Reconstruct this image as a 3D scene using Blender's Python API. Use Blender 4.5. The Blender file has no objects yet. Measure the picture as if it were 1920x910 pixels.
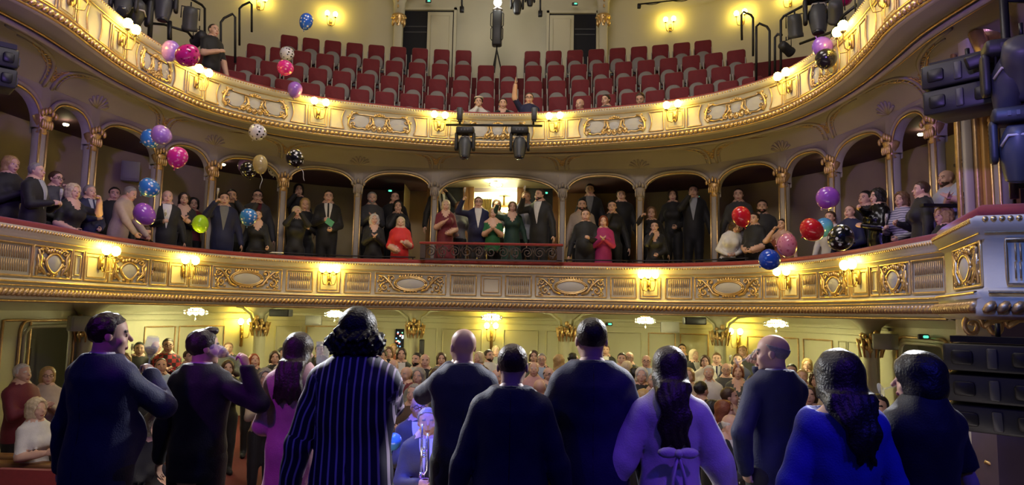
import bpy, bmesh, math, random
import numpy as np
from mathutils import Vector, Matrix

SC = bpy.context.scene
COL = SC.collection
rnd = random.Random(7)
PI = math.pi

# ------------------------------------------------------------------ camera
F_PX = 1280.0
CAM = np.array([0.86, 0.0, 1.78])
YAW, PITCH, ROLL = math.radians(2.3), math.radians(5.84), math.radians(1.15)
_f = np.array([-math.sin(YAW)*math.cos(PITCH), math.cos(YAW)*math.cos(PITCH), math.sin(PITCH)])
_r0 = np.array([math.cos(YAW), math.sin(YAW), 0.0]); _u0 = np.cross(_r0, _f)
CR = math.cos(ROLL)*_r0 + math.sin(ROLL)*_u0
CU = np.cross(CR, _f); CF = _f
cam_d = bpy.data.cameras.new('camera'); cam_d.sensor_width = 36.0
cam_d.lens = F_PX/1920.0*36.0; cam_d.clip_start = 0.05; cam_d.clip_end = 200
cam_o = bpy.data.objects.new('camera', cam_d); COL.objects.link(cam_o)
_m = Matrix.Identity(4)
for i in range(3):
    _m[i][0] = CR[i]; _m[i][1] = CU[i]; _m[i][2] = -CF[i]; _m[i][3] = CAM[i]
cam_o.matrix_world = _m
SC.camera = cam_o

def proj(p):
    d = np.asarray(p, float)-CAM; z = d@CF
    return 960+F_PX*(d@CR)/z, 455-F_PX*(d@CU)/z
def ray(x, y):
    return CF*F_PX + CR*(x-960) - CU*(y-455)
def atz(x, y, z):
    d = ray(x, y); t = (z-CAM[2])/d[2]; return CAM+d*t
def aty(x, y, Y):
    d = ray(x, y); t = (Y-CAM[1])/d[1]; return CAM+d*t

# ------------------------------------------------------------------ world, big lights, exposure
W = bpy.data.worlds.new('world'); SC.world = W; W.use_nodes = True
W.node_tree.nodes['Background'].inputs[0].default_value = (0.20, 0.18, 0.45, 1)
W.node_tree.nodes['Background'].inputs[1].default_value = 0.05
SC.view_settings.view_transform = 'Standard'; SC.view_settings.look = 'None'
SC.view_settings.exposure = 0.0; SC.view_settings.gamma = 1.0
SC.view_settings.use_curve_mapping = False
SC.cycles.use_denoising = True
SC.cycles.max_bounces = 6; SC.cycles.diffuse_bounces = 3; SC.cycles.glossy_bounces = 3
SC.cycles.transmission_bounces = 6; SC.cycles.transparent_max_bounces = 8
SC.cycles.caustics_reflective = False; SC.cycles.caustics_refractive = False
SC.cycles.sample_clamp_indirect = 4.0

def area_light(name, loc, target, size, power, color, size_y=None, spread=180):
    d = bpy.data.lights.new(name, 'AREA'); d.energy = power; d.color = color; d.size = size
    if size_y: d.shape = 'RECTANGLE'; d.size_y = size_y
    d.spread = math.radians(spread)
    o = bpy.data.objects.new(name, d); COL.objects.link(o); o.location = loc
    o.rotation_euler = (Vector(target)-Vector(loc)).to_track_quat('-Z', 'Y').to_euler()
    return o
def spot_light(name, loc, target, power, color, angle=30, blend=0.5, radius=0.12):
    d = bpy.data.lights.new(name, 'SPOT'); d.energy = power; d.color = color
    d.spot_size = math.radians(angle); d.spot_blend = blend; d.shadow_soft_size = radius
    o = bpy.data.objects.new(name, d); COL.objects.link(o); o.location = loc
    o.rotation_euler = (Vector(target)-Vector(loc)).to_track_quat('-Z', 'Y').to_euler()
    return o
# added fills without fixtures to brighten the hall, and the stage lamps over the stage behind the camera
area_light('ceiling_fill', (0, 8.6, 10.9), (0, 9.2, 0), 3.2, 250, (1.0, 0.93, 0.86))  # unseen ceiling fill, added for the hall's ambient level
area_light('apron_fill', (0, 5.0, -0.25), (0, 12.5, 3.6), 9.0, 45, (1.0, 0.87, 0.80), 0.25)  # unseen low fill, added to lift the cove and the audience faces
area_light('high_fill', (0, 4.2, 8.0), (0, 15, 5.0), 4.0, 230, (1.0, 0.86, 0.82), 0.6)  # unseen high fill, added to brighten the balcony fronts and hall
spot_light('stage_lamp', (-3.4, -1.6, 5.6), (1.0, 4.0, 1.2), 170, (0.05, 0.04, 1.0), 70)
spot_light('stage_lamp', (4.6, -1.2, 5.2), (1.2, 4.0, 1.2), 190, (0.07, 0.03, 1.0), 70)
spot_light('stage_lamp', (-2.9, 0.6, 4.6), (-0.75, 4.5, 1.1), 300, (0.58, 0.02, 1.0), 13)
spot_light('stage_lamp', (-0.25, 4.7, 6.6), (-0.25, 6.75, 0.4), 5200, (0.0, 0.035, 1.0), 13)
spot_light('stage_lamp', (2.4, 0.6, 4.8), (1.75, 3.75, 1.1), 260, (0.20, 0.05, 1.0), 17)
spot_light('stage_lamp', (3.9, 0.2, 4.2), (2.75, 3.4, 1.0), 200, (0.03, 0.05, 1.0), 17)
spot_light('stage_lamp', (1.0, 1.2, 6.0), (4.95, 6.8, 2.3), 1500, (0.12, 0.26, 1.0), 17)
spot_light('stage_lamp', (-0.5, 0.8, 4.4), (-5.6, 7.2, 4.9), 900, (0.42, 0.24, 1.0), 38)
spot_light('stage_lamp', (0.9, 0.8, 4.4), (6.0, 7.4, 4.9), 900, (0.42, 0.26, 1.0), 38)
# front-of-house lamps that rim the people on stage
spot_light('front_lamp', (-5.0, 9.4, 4.8), (0.4, 3.8, 1.4), 2800, (0.92, 0.94, 1.0), 40)
spot_light('front_lamp', (5.0, 9.4, 4.8), (1.2, 3.8, 1.4), 2800, (0.92, 0.94, 1.0), 40)

# ------------------------------------------------------------------ materials
MATS = {}
def mat(name, color, rough=0.6, metal=0.0, var=0.12, scale=6.0, bump=0.0, bscale=40.0, sheen=0.0, coat=0.0, emit=None, estr=0.0, trans=0.0, ior=1.45, alpha=1.0, sss=0.0):
    if name in MATS: return MATS[name]
    m = bpy.data.materials.new(name); m.use_nodes = True
    nt = m.node_tree; N = nt.nodes; L = nt.links
    b = N['Principled BSDF']
    b.inputs['Roughness'].default_value = rough; b.inputs['Metallic'].default_value = metal
    b.inputs['IOR'].default_value = ior
    c = (*color, 1.0)
    tc = N.new('ShaderNodeTexCoord')
    if var > 0:
        nz = N.new('ShaderNodeTexNoise'); nz.inputs['Scale'].default_value = scale; nz.inputs['Detail'].default_value = 4
        L.new(tc.outputs['Object'], nz.inputs['Vector'])
        mx = N.new('ShaderNodeMix'); mx.data_type = 'RGBA'
        mx.inputs[6].default_value = tuple(x*(1-var) for x in color)+(1,)
        mx.inputs[7].default_value = tuple(min(1, x*(1+var)) for x in color)+(1,)
        L.new(nz.outputs['Fac'], mx.inputs[0]); L.new(mx.outputs[2], b.inputs['Base Color'])
    else:
        b.inputs['Base Color'].default_value = c
    if bump > 0:
        nb = N.new('ShaderNodeTexNoise'); nb.inputs['Scale'].default_value = bscale; nb.inputs['Detail'].default_value = 3
        L.new(tc.outputs['Object'], nb.inputs['Vector'])
        bp = N.new('ShaderNodeBump'); bp.inputs['Strength'].default_value = bump; bp.inputs['Distance'].default_value = 0.01
        L.new(nb.outputs['Fac'], bp.inputs['Height']); L.new(bp.outputs['Normal'], b.inputs['Normal'])
    if sheen: b.inputs['Sheen Weight'].default_value = sheen
    if coat: b.inputs['Coat Weight'].default_value = coat
    if trans: b.inputs['Transmission Weight'].default_value = trans
    if alpha < 1: b.inputs['Alpha'].default_value = alpha
    if sss:
        b.inputs['Subsurface Weight'].default_value = sss; b.inputs['Subsurface Radius'].default_value = (0.01, 0.004, 0.002)
    if emit:
        b.inputs['Emission Color'].default_value = (*emit, 1); b.inputs['Emission Strength'].default_value = estr
    MATS[name] = m
    return m
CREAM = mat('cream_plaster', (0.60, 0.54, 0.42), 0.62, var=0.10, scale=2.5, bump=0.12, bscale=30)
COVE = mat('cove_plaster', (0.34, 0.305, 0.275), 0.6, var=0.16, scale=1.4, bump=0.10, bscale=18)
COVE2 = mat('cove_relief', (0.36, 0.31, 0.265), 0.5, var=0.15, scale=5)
GREENC = mat('pale_green_plaster', (0.58, 0.57, 0.38), 0.6, var=0.08, scale=2.0, bump=0.06, bscale=30)
GREENP = mat('panel_paint', (0.54, 0.53, 0.36), 0.6, var=0.06, scale=2.0)
GOLD = mat('gilding', (0.80, 0.56, 0.25), 0.34, 0.85, var=0.25, scale=14, bump=0.25, bscale=60)
GOLDD = mat('old_gilding', (0.62, 0.42, 0.20), 0.42, 0.75, var=0.3, scale=18, bump=0.3, bscale=50)
LILAC = mat('cartouche_field', (0.52, 0.50, 0.48), 0.6, var=0.08, scale=6)
REDV = mat('red_velvet_rail', (0.26, 0.018, 0.020), 0.75, var=0.25, scale=20, sheen=0.4)
SEATV = mat('seat_velvet', (0.155, 0.006, 0.014), 0.72, var=0.22, scale=9, sheen=0.25)
SEATG = mat('seat_grey', (0.42, 0.39, 0.36), 0.5, var=0.1)
BLACK = mat('black_metal', (0.012, 0.012, 0.015), 0.42, 0.2, var=0.2)
BLACKP = mat('black_plastic', (0.018, 0.019, 0.024), 0.5, var=0.2, bump=0.1)
DGREY = mat('dark_grey_plastic', (0.055, 0.058, 0.066), 0.45, var=0.15)
LENS = mat('lens_glass', (0.03, 0.035, 0.05), 0.08, var=0.0, coat=1.0)
GREYB = mat('grey_box', (0.33, 0.33, 0.29), 0.5, var=0.06)
WALLN = mat('gallery_wall', (0.60, 0.57, 0.42), 0.65, var=0.06, scale=1.5, bump=0.06, bscale=30)
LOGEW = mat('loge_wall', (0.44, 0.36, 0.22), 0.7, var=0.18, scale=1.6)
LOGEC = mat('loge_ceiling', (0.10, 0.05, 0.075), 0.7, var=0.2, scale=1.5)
DARK = mat('dark_void', (0.010, 0.011, 0.018), 0.8, var=0.0)
WOOD = mat('brown_wood', (0.24, 0.115, 0.045), 0.42, var=0.3, scale=5)
CARPET = mat('red_carpet', (0.12, 0.015, 0.02), 0.9, var=0.25, scale=30)
STAGEF = mat('stage_floor', (0.02, 0.02, 0.025), 0.5, var=0.2)
BULB = mat('lit_bulb', (1, 0.85, 0.5), 0.5, var=0, emit=(1.0, 0.72, 0.10), estr=62)
BULBW = mat('lit_crystal', (1, 0.95, 0.8), 0.5, var=0, emit=(1.0, 0.93, 0.50), estr=170)
GLASS = mat('clear_glass', (0.9, 0.9, 0.95), 0.04, var=0, alpha=0.22, coat=1.0)
CRYST = mat('crystal', (0.9, 0.9, 0.85), 0.06, var=0, trans=0.85, ior=1.5)

# ------------------------------------------------------------------ objects and mesh helpers
def tag(o, label=None, cat=None, group=None, kind=None):
    if label: o['label'] = label
    if cat: o['category'] = cat
    if group: o['group'] = group
    if kind: o['kind'] = kind
    return o
def empty(name, loc=(0, 0, 0), rz=0.0, parent=None):
    o = bpy.data.objects.new(name, None); COL.objects.link(o); o.location = loc; o.rotation_euler = (0, 0, rz)
    o.empty_display_size = 0.1
    if parent: o.parent = parent
    return o
def thing(name, label, cat, loc=(0, 0, 0), rz=0.0, group=None):
    return tag(empty(name, loc, rz), label, cat, group)
def link(name, me, parent=None, loc=None, rot=None):
    o = bpy.data.objects.new(name, me); COL.objects.link(o)
    if parent is not None: o.parent = parent
    if loc is not None: o.location = loc
    if rot is not None: o.rotation_euler = rot
    return o
def copy_tree(o, parent=None):
    c = o.copy(); COL.objects.link(c)
    if parent is not None: c.parent = parent; c.matrix_parent_inverse = Matrix.Identity(4)
    for ch in o.children: copy_tree(ch, c)
    return c
def np_mesh(name, V, Fq, mats, mi=None, smooth=True, attr=None):
    """quads (n,4) or tris (n,3) as arrays"""
    me = bpy.data.meshes.new(name)
    V = np.asarray(V, np.float32); Fq = np.asarray(Fq, np.int32); k = Fq.shape[1] if len(Fq) else 4
    me.vertices.add(len(V)); me.vertices.foreach_set('co', V.ravel())
    me.loops.add(len(Fq)*k); me.loops.foreach_set('vertex_index', Fq.ravel())
    me.polygons.add(len(Fq)); me.polygons.foreach_set('loop_start', np.arange(len(Fq), dtype=np.int32)*k)
    me.polygons.foreach_set('loop_total', np.full(len(Fq), k, np.int32))
    for m in (mats if isinstance(mats, (list, tuple)) else [mats]): me.materials.append(m)
    if mi is not None: me.polygons.foreach_set('material_index', np.asarray(mi, np.int32))
    me.polygons.foreach_set('use_smooth', np.full(len(Fq), bool(smooth)))
    if attr:
        for an, av in attr.items():
            a = me.attributes.new(an, 'FLOAT', 'POINT'); a.data.foreach_set('value', np.asarray(av, np.float32))
    me.update(calc_edges=True)
    return me

class MB:
    def __init__(s): s.v = []; s.f = []; s.m = []; s.cm = 0; s.xf = None
    def mat(s, i): s.cm = i; return s
    def add(s, vs, fs):
        b = len(s.v)
        if s.xf is not None: vs = [tuple(s.xf @ Vector(p)) for p in vs]
        s.v += [tuple(p) for p in vs]
        for f in fs: s.f.append(tuple(b+i for i in f)); s.m.append(s.cm)
        return s
    def box(s, c, d, rz=0.0, taper=1.0):
        x, y, z = d[0]/2, d[1]/2, d[2]/2; ca, sa = math.cos(rz), math.sin(rz)
        vs = []
        for sz in (-1, 1):
            t = taper if sz > 0 else 1.0
            for sx, sy in ((-1, -1), (1, -1), (1, 1), (-1, 1)):
                X, Y = sx*x*t, sy*y*t
                vs.append((c[0]+X*ca-Y*sa, c[1]+X*sa+Y*ca, c[2]+sz*z))
        return s.add(vs, [(3, 2, 1, 0), (4, 5, 6, 7), (0, 1, 5, 4), (1, 2, 6, 5), (2, 3, 7, 6), (3, 0, 4, 7)])
    def rbox(s, c, d, r=0.02, n=3, axis='y'):
        """rounded-rectangle prism: outline rounded in the plane normal to axis"""
        ax = {'x': 0, 'y': 1, 'z': 2}[axis]; o = [i for i in range(3) if i != ax]
        w, h, t = d[o[0]]/2, d[o[1]]/2, d[ax]/2; r = min(r, w*0.98, h*0.98)
        out = []
        for cx, cy, a0 in ((w-r, h-r, 0), (-w+r, h-r, PI/2), (-w+r, -h+r, PI), (w-r, -h+r, 1.5*PI)):
            for i in range(n+1):
                a = a0+PI/2*i/n; out.append((cx+r*math.cos(a), cy+r*math.sin(a)))
        k = len(out); rings = []
        e = min(t*0.5, r*0.4)
        for sgn, off, ins in ((-1, t, e), (-1, t-e, 0), (1, t-e, 0), (1, t, e)):
            sc = (1-ins/max(w, 1e-6), 1-ins/max(h, 1e-6))
            for a, b in out:
                p = [0, 0, 0]; p[o[0]] = c[o[0]]+a*sc[0]; p[o[1]] = c[o[1]]+b*sc[1]; p[ax] = c[ax]+sgn*off
                rings.append(p)
        fs = [tuple(range(k))[::-1], tuple(range(3*k, 4*k))]
        for j in range(3):
            for i in range(k):
                fs.append((j*k+i, j*k+(i+1) % k, (j+1)*k+(i+1) % k, (j+1)*k+i))
        if axis == 'y': fs = [f[::-1] for f in fs]
        return s.add(rings, fs)
    def tube(s, pts, r, n=6, closed=False, flat=1.0):
        P = [Vector(p) for p in pts]; m = len(P)
        if m < 2: return s
        rs = r if isinstance(r, (list, tuple)) else [r]*m
        vs = []; prev = None
        for i in range(m):
            a = P[(i-1) % m] if (closed or i > 0) else P[i]
            b = P[(i+1) % m] if (closed or i < m-1) else P[i]
            t = (b-a)
            if t.length < 1e-9: t = Vector((0, 0, 1))
            t.normalize()
            if prev is None:
                ref = Vector((0, 0, 1)) if abs(t.z) < 0.9 else Vector((1, 0, 0))
                u = t.cross(ref).normalized()
            else:
                u = prev - t*prev.dot(t)
                if u.length < 1e-6: u = t.orthogonal()
                u.normalize()
            prev = u; w = t.cross(u)
            for k in range(n):
                an = 2*PI*k/n
                vs.append(P[i]+(u*math.cos(an)+w*math.sin(an)*flat)*rs[i])
        fs = []
        for i in range(m if closed else m-1):
            j = (i+1) % m
            for k in range(n):
                fs.append((i*n+k, i*n+(k+1) % n, j*n+(k+1) % n, j*n+k))
        if not closed:
            fs.append(tuple(range(n))[::-1]); fs.append(tuple((m-1)*n+k for k in range(n)))
        return s.add(vs, fs)
    def lathe(s, prof, c=(0, 0, 0), n=16, sx=1.0, sy=1.0):
        vs = []; k = len(prof)
        for i in range(n):
            a = 2*PI*i/n
            for r, z in prof: vs.append((c[0]+r*math.cos(a)*sx, c[1]+r*math.sin(a)*sy, c[2]+z))
        fs = []
        for i in range(n):
            j = (i+1) % n
            for q in range(k-1): fs.append((i*k+q, j*k+q, j*k+q+1, i*k+q+1))
        if prof[0][0] > 1e-6: fs.append(tuple(i*k for i in range(n))[::-1])
        if prof[-1][0] > 1e-6: fs.append(tuple(i*k+k-1 for i in range(n)))
        return s.add(vs, fs)
    def ball(s, c, r, n=8, m=6):
        rx, ry, rz = r if isinstance(r, (list, tuple)) else (r, r, r)
        vs = [(c[0], c[1], c[2]-rz)]
        for j in range(1, m):
            a = -PI/2+PI*j/m
            for i in range(n):
                b = 2*PI*i/n; vs.append((c[0]+rx*math.cos(a)*math.cos(b), c[1]+ry*math.cos(a)*math.sin(b), c[2]+rz*math.sin(a)))
        vs.append((c[0], c[1], c[2]+rz)); t = len(vs)-1; fs = []
        for i in range(n):
            fs.append((0, 1+(i+1) % n, 1+i)); fs.append((t, 1+(m-2)*n+i, 1+(m-2)*n+(i+1) % n))
            for j in range(m-2):
                fs.append((1+j*n+i, 1+j*n+(i+1) % n, 1+(j+1)*n+(i+1) % n, 1+(j+1)*n+i))
        return s.add(vs, fs)
    def quad(s, a, b, c, d): return s.add([a, b, c, d], [(0, 1, 2, 3)])
    def grid(s, rows, flip=False, close=False):
        k = len(rows[0]); vs = [p for r in rows for p in r]; fs = []
        for i in range(len(rows)-1):
            for j in range(k-1 if not close else k):
                q = (i*k+j, i*k+(j+1) % k, (i+1)*k+(j+1) % k, (i+1)*k+j)
                fs.append(q[::-1] if flip else q)
        return s.add(vs, fs)
    def mesh(s, name, mats, smooth=True):
        me = bpy.data.meshes.new(name); me.from_pydata(s.v, [], s.f)
        ml = mats if isinstance(mats, (list, tuple)) else [mats]
        for q in ml: me.materials.append(q)
        if len(ml) > 1: me.polygons.foreach_set('material_index', s.m)
        if smooth: me.polygons.foreach_set('use_smooth', [True]*len(s.f))
        me.update()
        return me
    def obj(s, name, mats, parent=None, smooth=True, loc=None, rot=None):
        return link(name, s.mesh(name, mats, smooth), parent, loc, rot)
def flat_shade(o, ang=35):
    try: o.data.set_sharp_from_angle(angle=math.radians(ang))
    except Exception: pass
    return o

# ------------------------------------------------------------------ plan curves of the house (symmetric about X = 0)
class Plan:
    def __init__(s, half, n=40):
        ctrl = [(-x, y) for x, y in half[:0:-1]] + list(half)
        P = [np.array(c, float) for c in ctrl]; pts = []
        for i in range(len(P)-1):
            p0 = P[i-1] if i > 0 else 2*P[0]-P[1]
            p3 = P[i+2] if i+2 < len(P) else 2*P[-1]-P[-2]
            p1, p2 = P[i], P[i+1]
            for k in range(n):
                t = k/n
                pts.append(0.5*((2*p1)+(-p0+p2)*t+(2*p0-5*p1+4*p2-p3)*t*t+(-p0+3*p1-3*p2+p3)*t**3))
        pts.append(P[-1]); s.p = np.array(pts)
        seg = np.hypot(*np.diff(s.p, axis=0).T); s.s = np.concatenate([[0], np.cumsum(seg)])
        s.s -= np.interp(0.0, s.p[:, 0], s.s); s.s0, s.s1 = s.s[0], s.s[-1]
    def xy(s, t): return np.array([np.interp(t, s.s, s.p[:, 0]), np.interp(t, s.s, s.p[:, 1])])
    def frame(s, t):
        a = s.xy(t-0.05); b = s.xy(t+0.05); T = (b-a)/max(np.hypot(*(b-a)), 1e-9)
        return s.xy(t), T, np.array([T[1], -T[0]])        # point, tangent (left to right), inward normal (towards the stage)
    def pt(s, t, n, z):
        p, T, N = s.frame(t); q = p+N*n; return (q[0], q[1], z)
    def from_px(s, px, z, lo=None, hi=None):
        P = np.column_stack([s.p, np.full(len(s.p), z)])-CAM; dz = P@CF
        xs = np.where(dz > 0.5, 960+F_PX*(P@CR)/np.maximum(dz, 0.5), 1e9); k = int(np.argmin(np.abs(xs-px)))
        j = k+1 if k+1 < len(xs) and (xs[k]-px)*(xs[k+1]-px) < 0 else k-1
        if j < 0 or xs[j] == xs[k] or abs(xs[j]) > 1e8: return float(s.s[k])
        t = min(1.0, max(0.0, (px-xs[k])/(xs[j]-xs[k]))); return float(s.s[k]*(1-t)+s.s[j]*t)
    def rng(s, a, b, step=0.12):
        n = max(2, int(abs(b-a)/step)+1); return np.linspace(a, b, n)
def sweep(mb, plan, prof, a, b, step=0.12, closed=False):
    rows = []
    for t in plan.rng(a, b, step):
        p, T, N = plan.frame(t)
        rows.append([(p[0]+N[0]*n, p[1]+N[1]*n, z) for n, z in prof])
    mb.grid(rows, flip=True, close=closed)
    return mb
F2 = Plan([(0,13.2),(1.05,13.07),(2.1,12.76),(3.1,12.36),(3.95,11.8),(4.6,11.0),(4.88,10.05),(4.94,9.05),(4.86,8.2),(4.75,7.4),(4.8,6.7),(4.95,5.9)])
F1 = Plan([(0,13.24),(1.75,13.2),(3.25,13.02),(4.4,12.25),(5.05,11.2),(5.32,9.85),(5.33,8.45),(5.36,7.4),(5.36,6.2)])
A1 = Plan([(0,13.95),(1.75,13.9),(3.45,13.55),(4.65,12.75),(5.45,11.6),(5.8,10.4),(5.94,9.05),(5.98,7.75),(5.98,6.2)])
LB = Plan([(0,15.9),(3,15.8),(5.2,14.6),(6.6,12.6),(7.1,10.5),(7.2,8),(7.2,6)])
SW = Plan([(0,16.4),(3.5,16.3),(5.55,15.4),(6.5,13.6),(6.78,11.4),(6.78,8),(6.78,5.6)])
GW = Plan([(0,18.2),(3,18.0),(5.5,17.2),(7.3,15.6),(8.2,13),(8.4,10),(8.4,5.8)])
# ================================================================== SHELL
def struct(name, mb, m, parent=None, smooth=True, label=None):
    o = mb.obj(name, m, parent, smooth)
    if parent is None: o['kind'] = 'structure'
    if label: o['label'] = label
    return o
def sroot(name, label):
    return tag(empty(name), label, None, None, 'structure')

Z1B, Z1T = 1.85, 2.66       # lower balcony front: underside of the rope moulding, top bead
Z2B, Z2T = 5.03, 5.68       # gallery front
ZL = 2.05                   # lower balcony floor
def s1(px, z=2.3): return F1.from_px(px, z)
def s2(px, z=5.3): return F2.from_px(px, z)

# ---- floors, ceiling
mb = MB(); mb.quad((-9, -6, 0), (9, -6, 0), (9, 4.9, 0), (-9, 4.9, 0)); mb.quad((-9, 4.9, 0), (9, 4.9, 0), (9, 4.9, -1.2), (-9, 4.9, -1.2))
struct('floor', mb, STAGEF, label='dark stage floor the performers stand on')
def zfloor(Y): return -0.92+max(0.0, min(1.0, (Y-6.5)/8.0))*0.30
mb = MB(); rows = []
for Y in np.linspace(4.9, 17, 14): rows.append([(-7.2, Y, zfloor(Y)), (7.2, Y, zfloor(Y))])
mb.grid(rows, flip=True); struct('floor_stalls', mb, CARPET, label='red carpeted stalls floor rising to the back')
mb = MB()
rows = [[(GW.xy(t)[0]*k, 8+(GW.xy(t)[1]-8)*k if GW.xy(t)[1] > 8 else GW.xy(t)[1], 11.6+1.0*(1-k*k)) for k in (1.0, 0.8, 0.5, 0.02)] for t in GW.rng(GW.s0, GW.s1, 0.6)]
mb.grid(rows); struct('ceiling', mb, CREAM, label='cream auditorium ceiling high above the gallery')

# ---- rope of leaves along a moulding
def rope(name, plan, a, b, n, z, r, pitch, parent, m, lean=0.6):
    mb = MB(); ts = np.arange(a, b, pitch)
    for t in ts:
        p, T, N = plan.frame(t)
        u = Vector((T[0], T[1], 0)); nn = Vector((N[0], N[1], 0)); zz = Vector((0, 0, 1))
        c = Vector((p[0]+N[0]*n, p[1]+N[1]*n, z))
        d = (zz*0.8+u*lean).normalized(); e = nn.cross(d).normalized()
        M = Matrix((nn, e, d)).transposed().to_4x4(); M.translation = c
        mb.xf = M; mb.ball((0, 0, 0), (r*0.85, pitch*0.44, r*1.02), 6, 4)
    mb.xf = None
    o = mb.obj(name, m, parent); o['kind'] = 'stuff'; return o
def bead(name, plan, a, b, n, z, r, parent, m, step=0.12):
    mb = MB(); pr = [(n+r*math.cos(x), z+r*math.sin(x)) for x in np.linspace(0, 2*PI, 7)[:-1]]
    sweep(mb, plan, pr, a, b, step, closed=True); return mb.obj(name, m, parent)

# ---- ornament on a curved front: strokes and blobs given in (u,v) metres about a centre
class Orn:
    def __init__(s, plan, sc, zc, n, ku=1.0, kv=1.0, wrap=None):
        s.pl, s.sc, s.zc, s.n, s.ku, s.kv, s.wrap = plan, sc, zc, n, ku, kv, wrap; s.mb = MB()
    def P(s, u, v, d=0.0):
        if s.wrap: return s.wrap(u*s.ku, v*s.kv, s.n+d)
        return s.pl.pt(s.sc+u*s.ku, s.n+d, s.zc+v*s.kv)
    def stroke(s, pts, r, d=0.0, n=5, mirror=True):
        for sg in ((1, -1) if mirror else (1,)):
            s.mb.tube([s.P(sg*u, v, d) for u, v in pts], r, n)
        return s
    def spiral(s, cx, cy, r0, turns, a0, dirn=1, rr=0.012, d=0.0, mirror=True, k=14):
        pts = []; rad = []
        for i in range(k):
            t = i/(k-1); a = a0+dirn*t*turns*2*PI; r = r0*(1-0.85*t)
            pts.append((cx+r*math.cos(a), cy+r*math.sin(a))); rad.append(rr*(1-0.45*t))
        for sg in ((1, -1) if mirror else (1,)):
            s.mb.tube([s.P(sg*u, v, d) for u, v in pts], rad, 5)
        return s
    def blob(s, u, v, ru, rv, d=0.02, rn=0.02, mirror=True):
        for sg in ((1, -1) if (mirror and abs(u) > 1e-4) else (1,)):
            c = Vector(s.P(sg*u, v, 0)); T = (Vector(s.P(sg*u+0.02, v))-c).normalized(); N = (Vector(s.P(sg*u, v, 0.05))-c).normalized()
            M = Matrix((T, N, Vector((0, 0, 1)))).transposed().to_4x4(); M.translation = c
            s.mb.xf = M; s.mb.ball((0, 0, 0), (ru, rn, rv), 7, 4); s.mb.xf = None
        return s
def disc(o, ru, rv, d0, dome, k=20, shield=0.0):
    """domed oval or shield field"""
    mb = MB(); ring = []
    for i in range(k):
        a = 2*PI*i/k; u, v = ru*math.cos(a), rv*math.sin(a)
        if shield: v = v*(1+shield*max(0, -math.sin(a))**3); u = u*(1+0.12*abs(math.cos(a))**6)
        ring.append((u, v))
    rows = [[o.P(u*f, v*f, d0+dome*(1-f*f)) for u, v in ring] for f in (1.0, 0.7, 0.35, 0.02)]
    mb.grid(rows, flip=False, close=True); return mb, ring
def cartouche_wide(parent, plan, sc, zc, n, w, h, wrap=None):
    o = Orn(plan, sc, zc, n, w/1.30, h/0.40, wrap)
    mb, ring = disc(o, 0.27, 0.105, 0.012, 0.02)
    o.stroke([(u*1.04, v*1.06) for u, v in ring]+[(ring[0][0]*1.04, ring[0][1]*1.06)], 0.014, 0.015, mirror=False)
    o.stroke([(u*1.16, v*1.28) for u, v in ring]+[(ring[0][0]*1.16, ring[0][1]*1.28)], 0.018, 0.010, mirror=False)
    for i in range(9):                                   # shell crest
        u = (i-4)*0.052; o.blob(u, 0.155-0.02*abs(i-4)*0.3, 0.024, 0.038, 0.02, 0.03, mirror=False)
    for i in range(5): o.blob((i-2)*0.055, -0.15, 0.026, 0.024, 0.02, 0.026, mirror=False)
    o.stroke([(0.20, -0.14), (0.32, -0.10), (0.40, 0.02), (0.52, 0.13), (0.62, 0.15)], [0.022, 0.024, 0.022, 0.018, 0.012], 0.012)
    o.spiral(0.36, 0.10, 0.075, 1.2, -PI/2, 1, 0.018, 0.012)
    o.spiral(0.50, -0.07, 0.085, 1.3, PI/2, -1, 0.018, 0.012)
    o.spiral(0.575, 0.09, 0.06, 1.2, PI, 1, 0.015, 0.012)
    o.spiral(0.595, -0.12, 0.05, 1.1, PI/2, 1, 0.014, 0.012)
    for u, v, a, b in ((0.43, 0.14, .03, .02), (0.42, -0.14, .035, .02), (0.47, 0.03, .028, .03), (0.54, -0.015, .03, .02), (0.60, -0.03, .02, .03), (0.50, -0.07, .028, .028), (0.36, 0.10, .025, .025), (0.55, -0.165, .03, .016), (0.63, 0.03, .016, .03), (0.40, -0.05, .02, .03)):
        o.blob(u, v, a, b, 0.02, 0.022)
    c = o.mb.obj('cartouche', GOLD, parent); mb.obj('cartouche_field', LILAC, c)
    return c
def cartouche_square(parent, plan, sc, zc, n, w, h, wrap=None):
    o = Orn(plan, sc, zc, n, w/0.55, h/0.45, wrap)
    mb, ring = disc(o, 0.105, 0.115, 0.015, 0.02, shield=0.25)
    o.stroke([(u*1.08, v*1.08) for u, v in ring]+[(ring[0][0]*1.08, ring[0][1]*1.08)], 0.018, 0.015, mirror=False)
    for i in range(5): o.blob((i-2)*0.045, 0.175-0.012*abs(i-2), 0.028, 0.034, 0.02, 0.035, mirror=False)
    o.blob(0.0, -0.185, 0.04, 0.028); o.blob(0.06, -0.165, 0.03, 0.022)
    o.spiral(0.18, 0.14, 0.06, 1.2, PI, -1, 0.018); o.spiral(0.19, -0.10, 0.07, 1.3, PI/2, -1, 0.018)
    o.stroke([(0.13, -0.17), (0.22, -0.05), (0.20, 0.06), (0.25, 0.17)], [0.02, 0.022, 0.02, 0.012], 0.012)
    o.stroke([(0.25, -0.19), (0.235, 0.0), (0.25, 0.10)], [0.016, 0.02, 0.012], 0.012)
    for u, v, a, b in ((0.15, 0.03, .022, .035), (0.16, -0.04, .02, .03), (0.24, -0.15, .02, .03), (0.24, 0.03, .018, .035), (0.20, 0.17, .03, .02), (0.19, -0.10, .03, .03), (0.12, 0.19, .025, .02)):
        o.blob(u, v, a, b, 0.02, 0.024)
    c = o.mb.obj('cartouche', GOLD, parent); mb.obj('cartouche_shield', LILAC, c)
    return c
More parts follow.
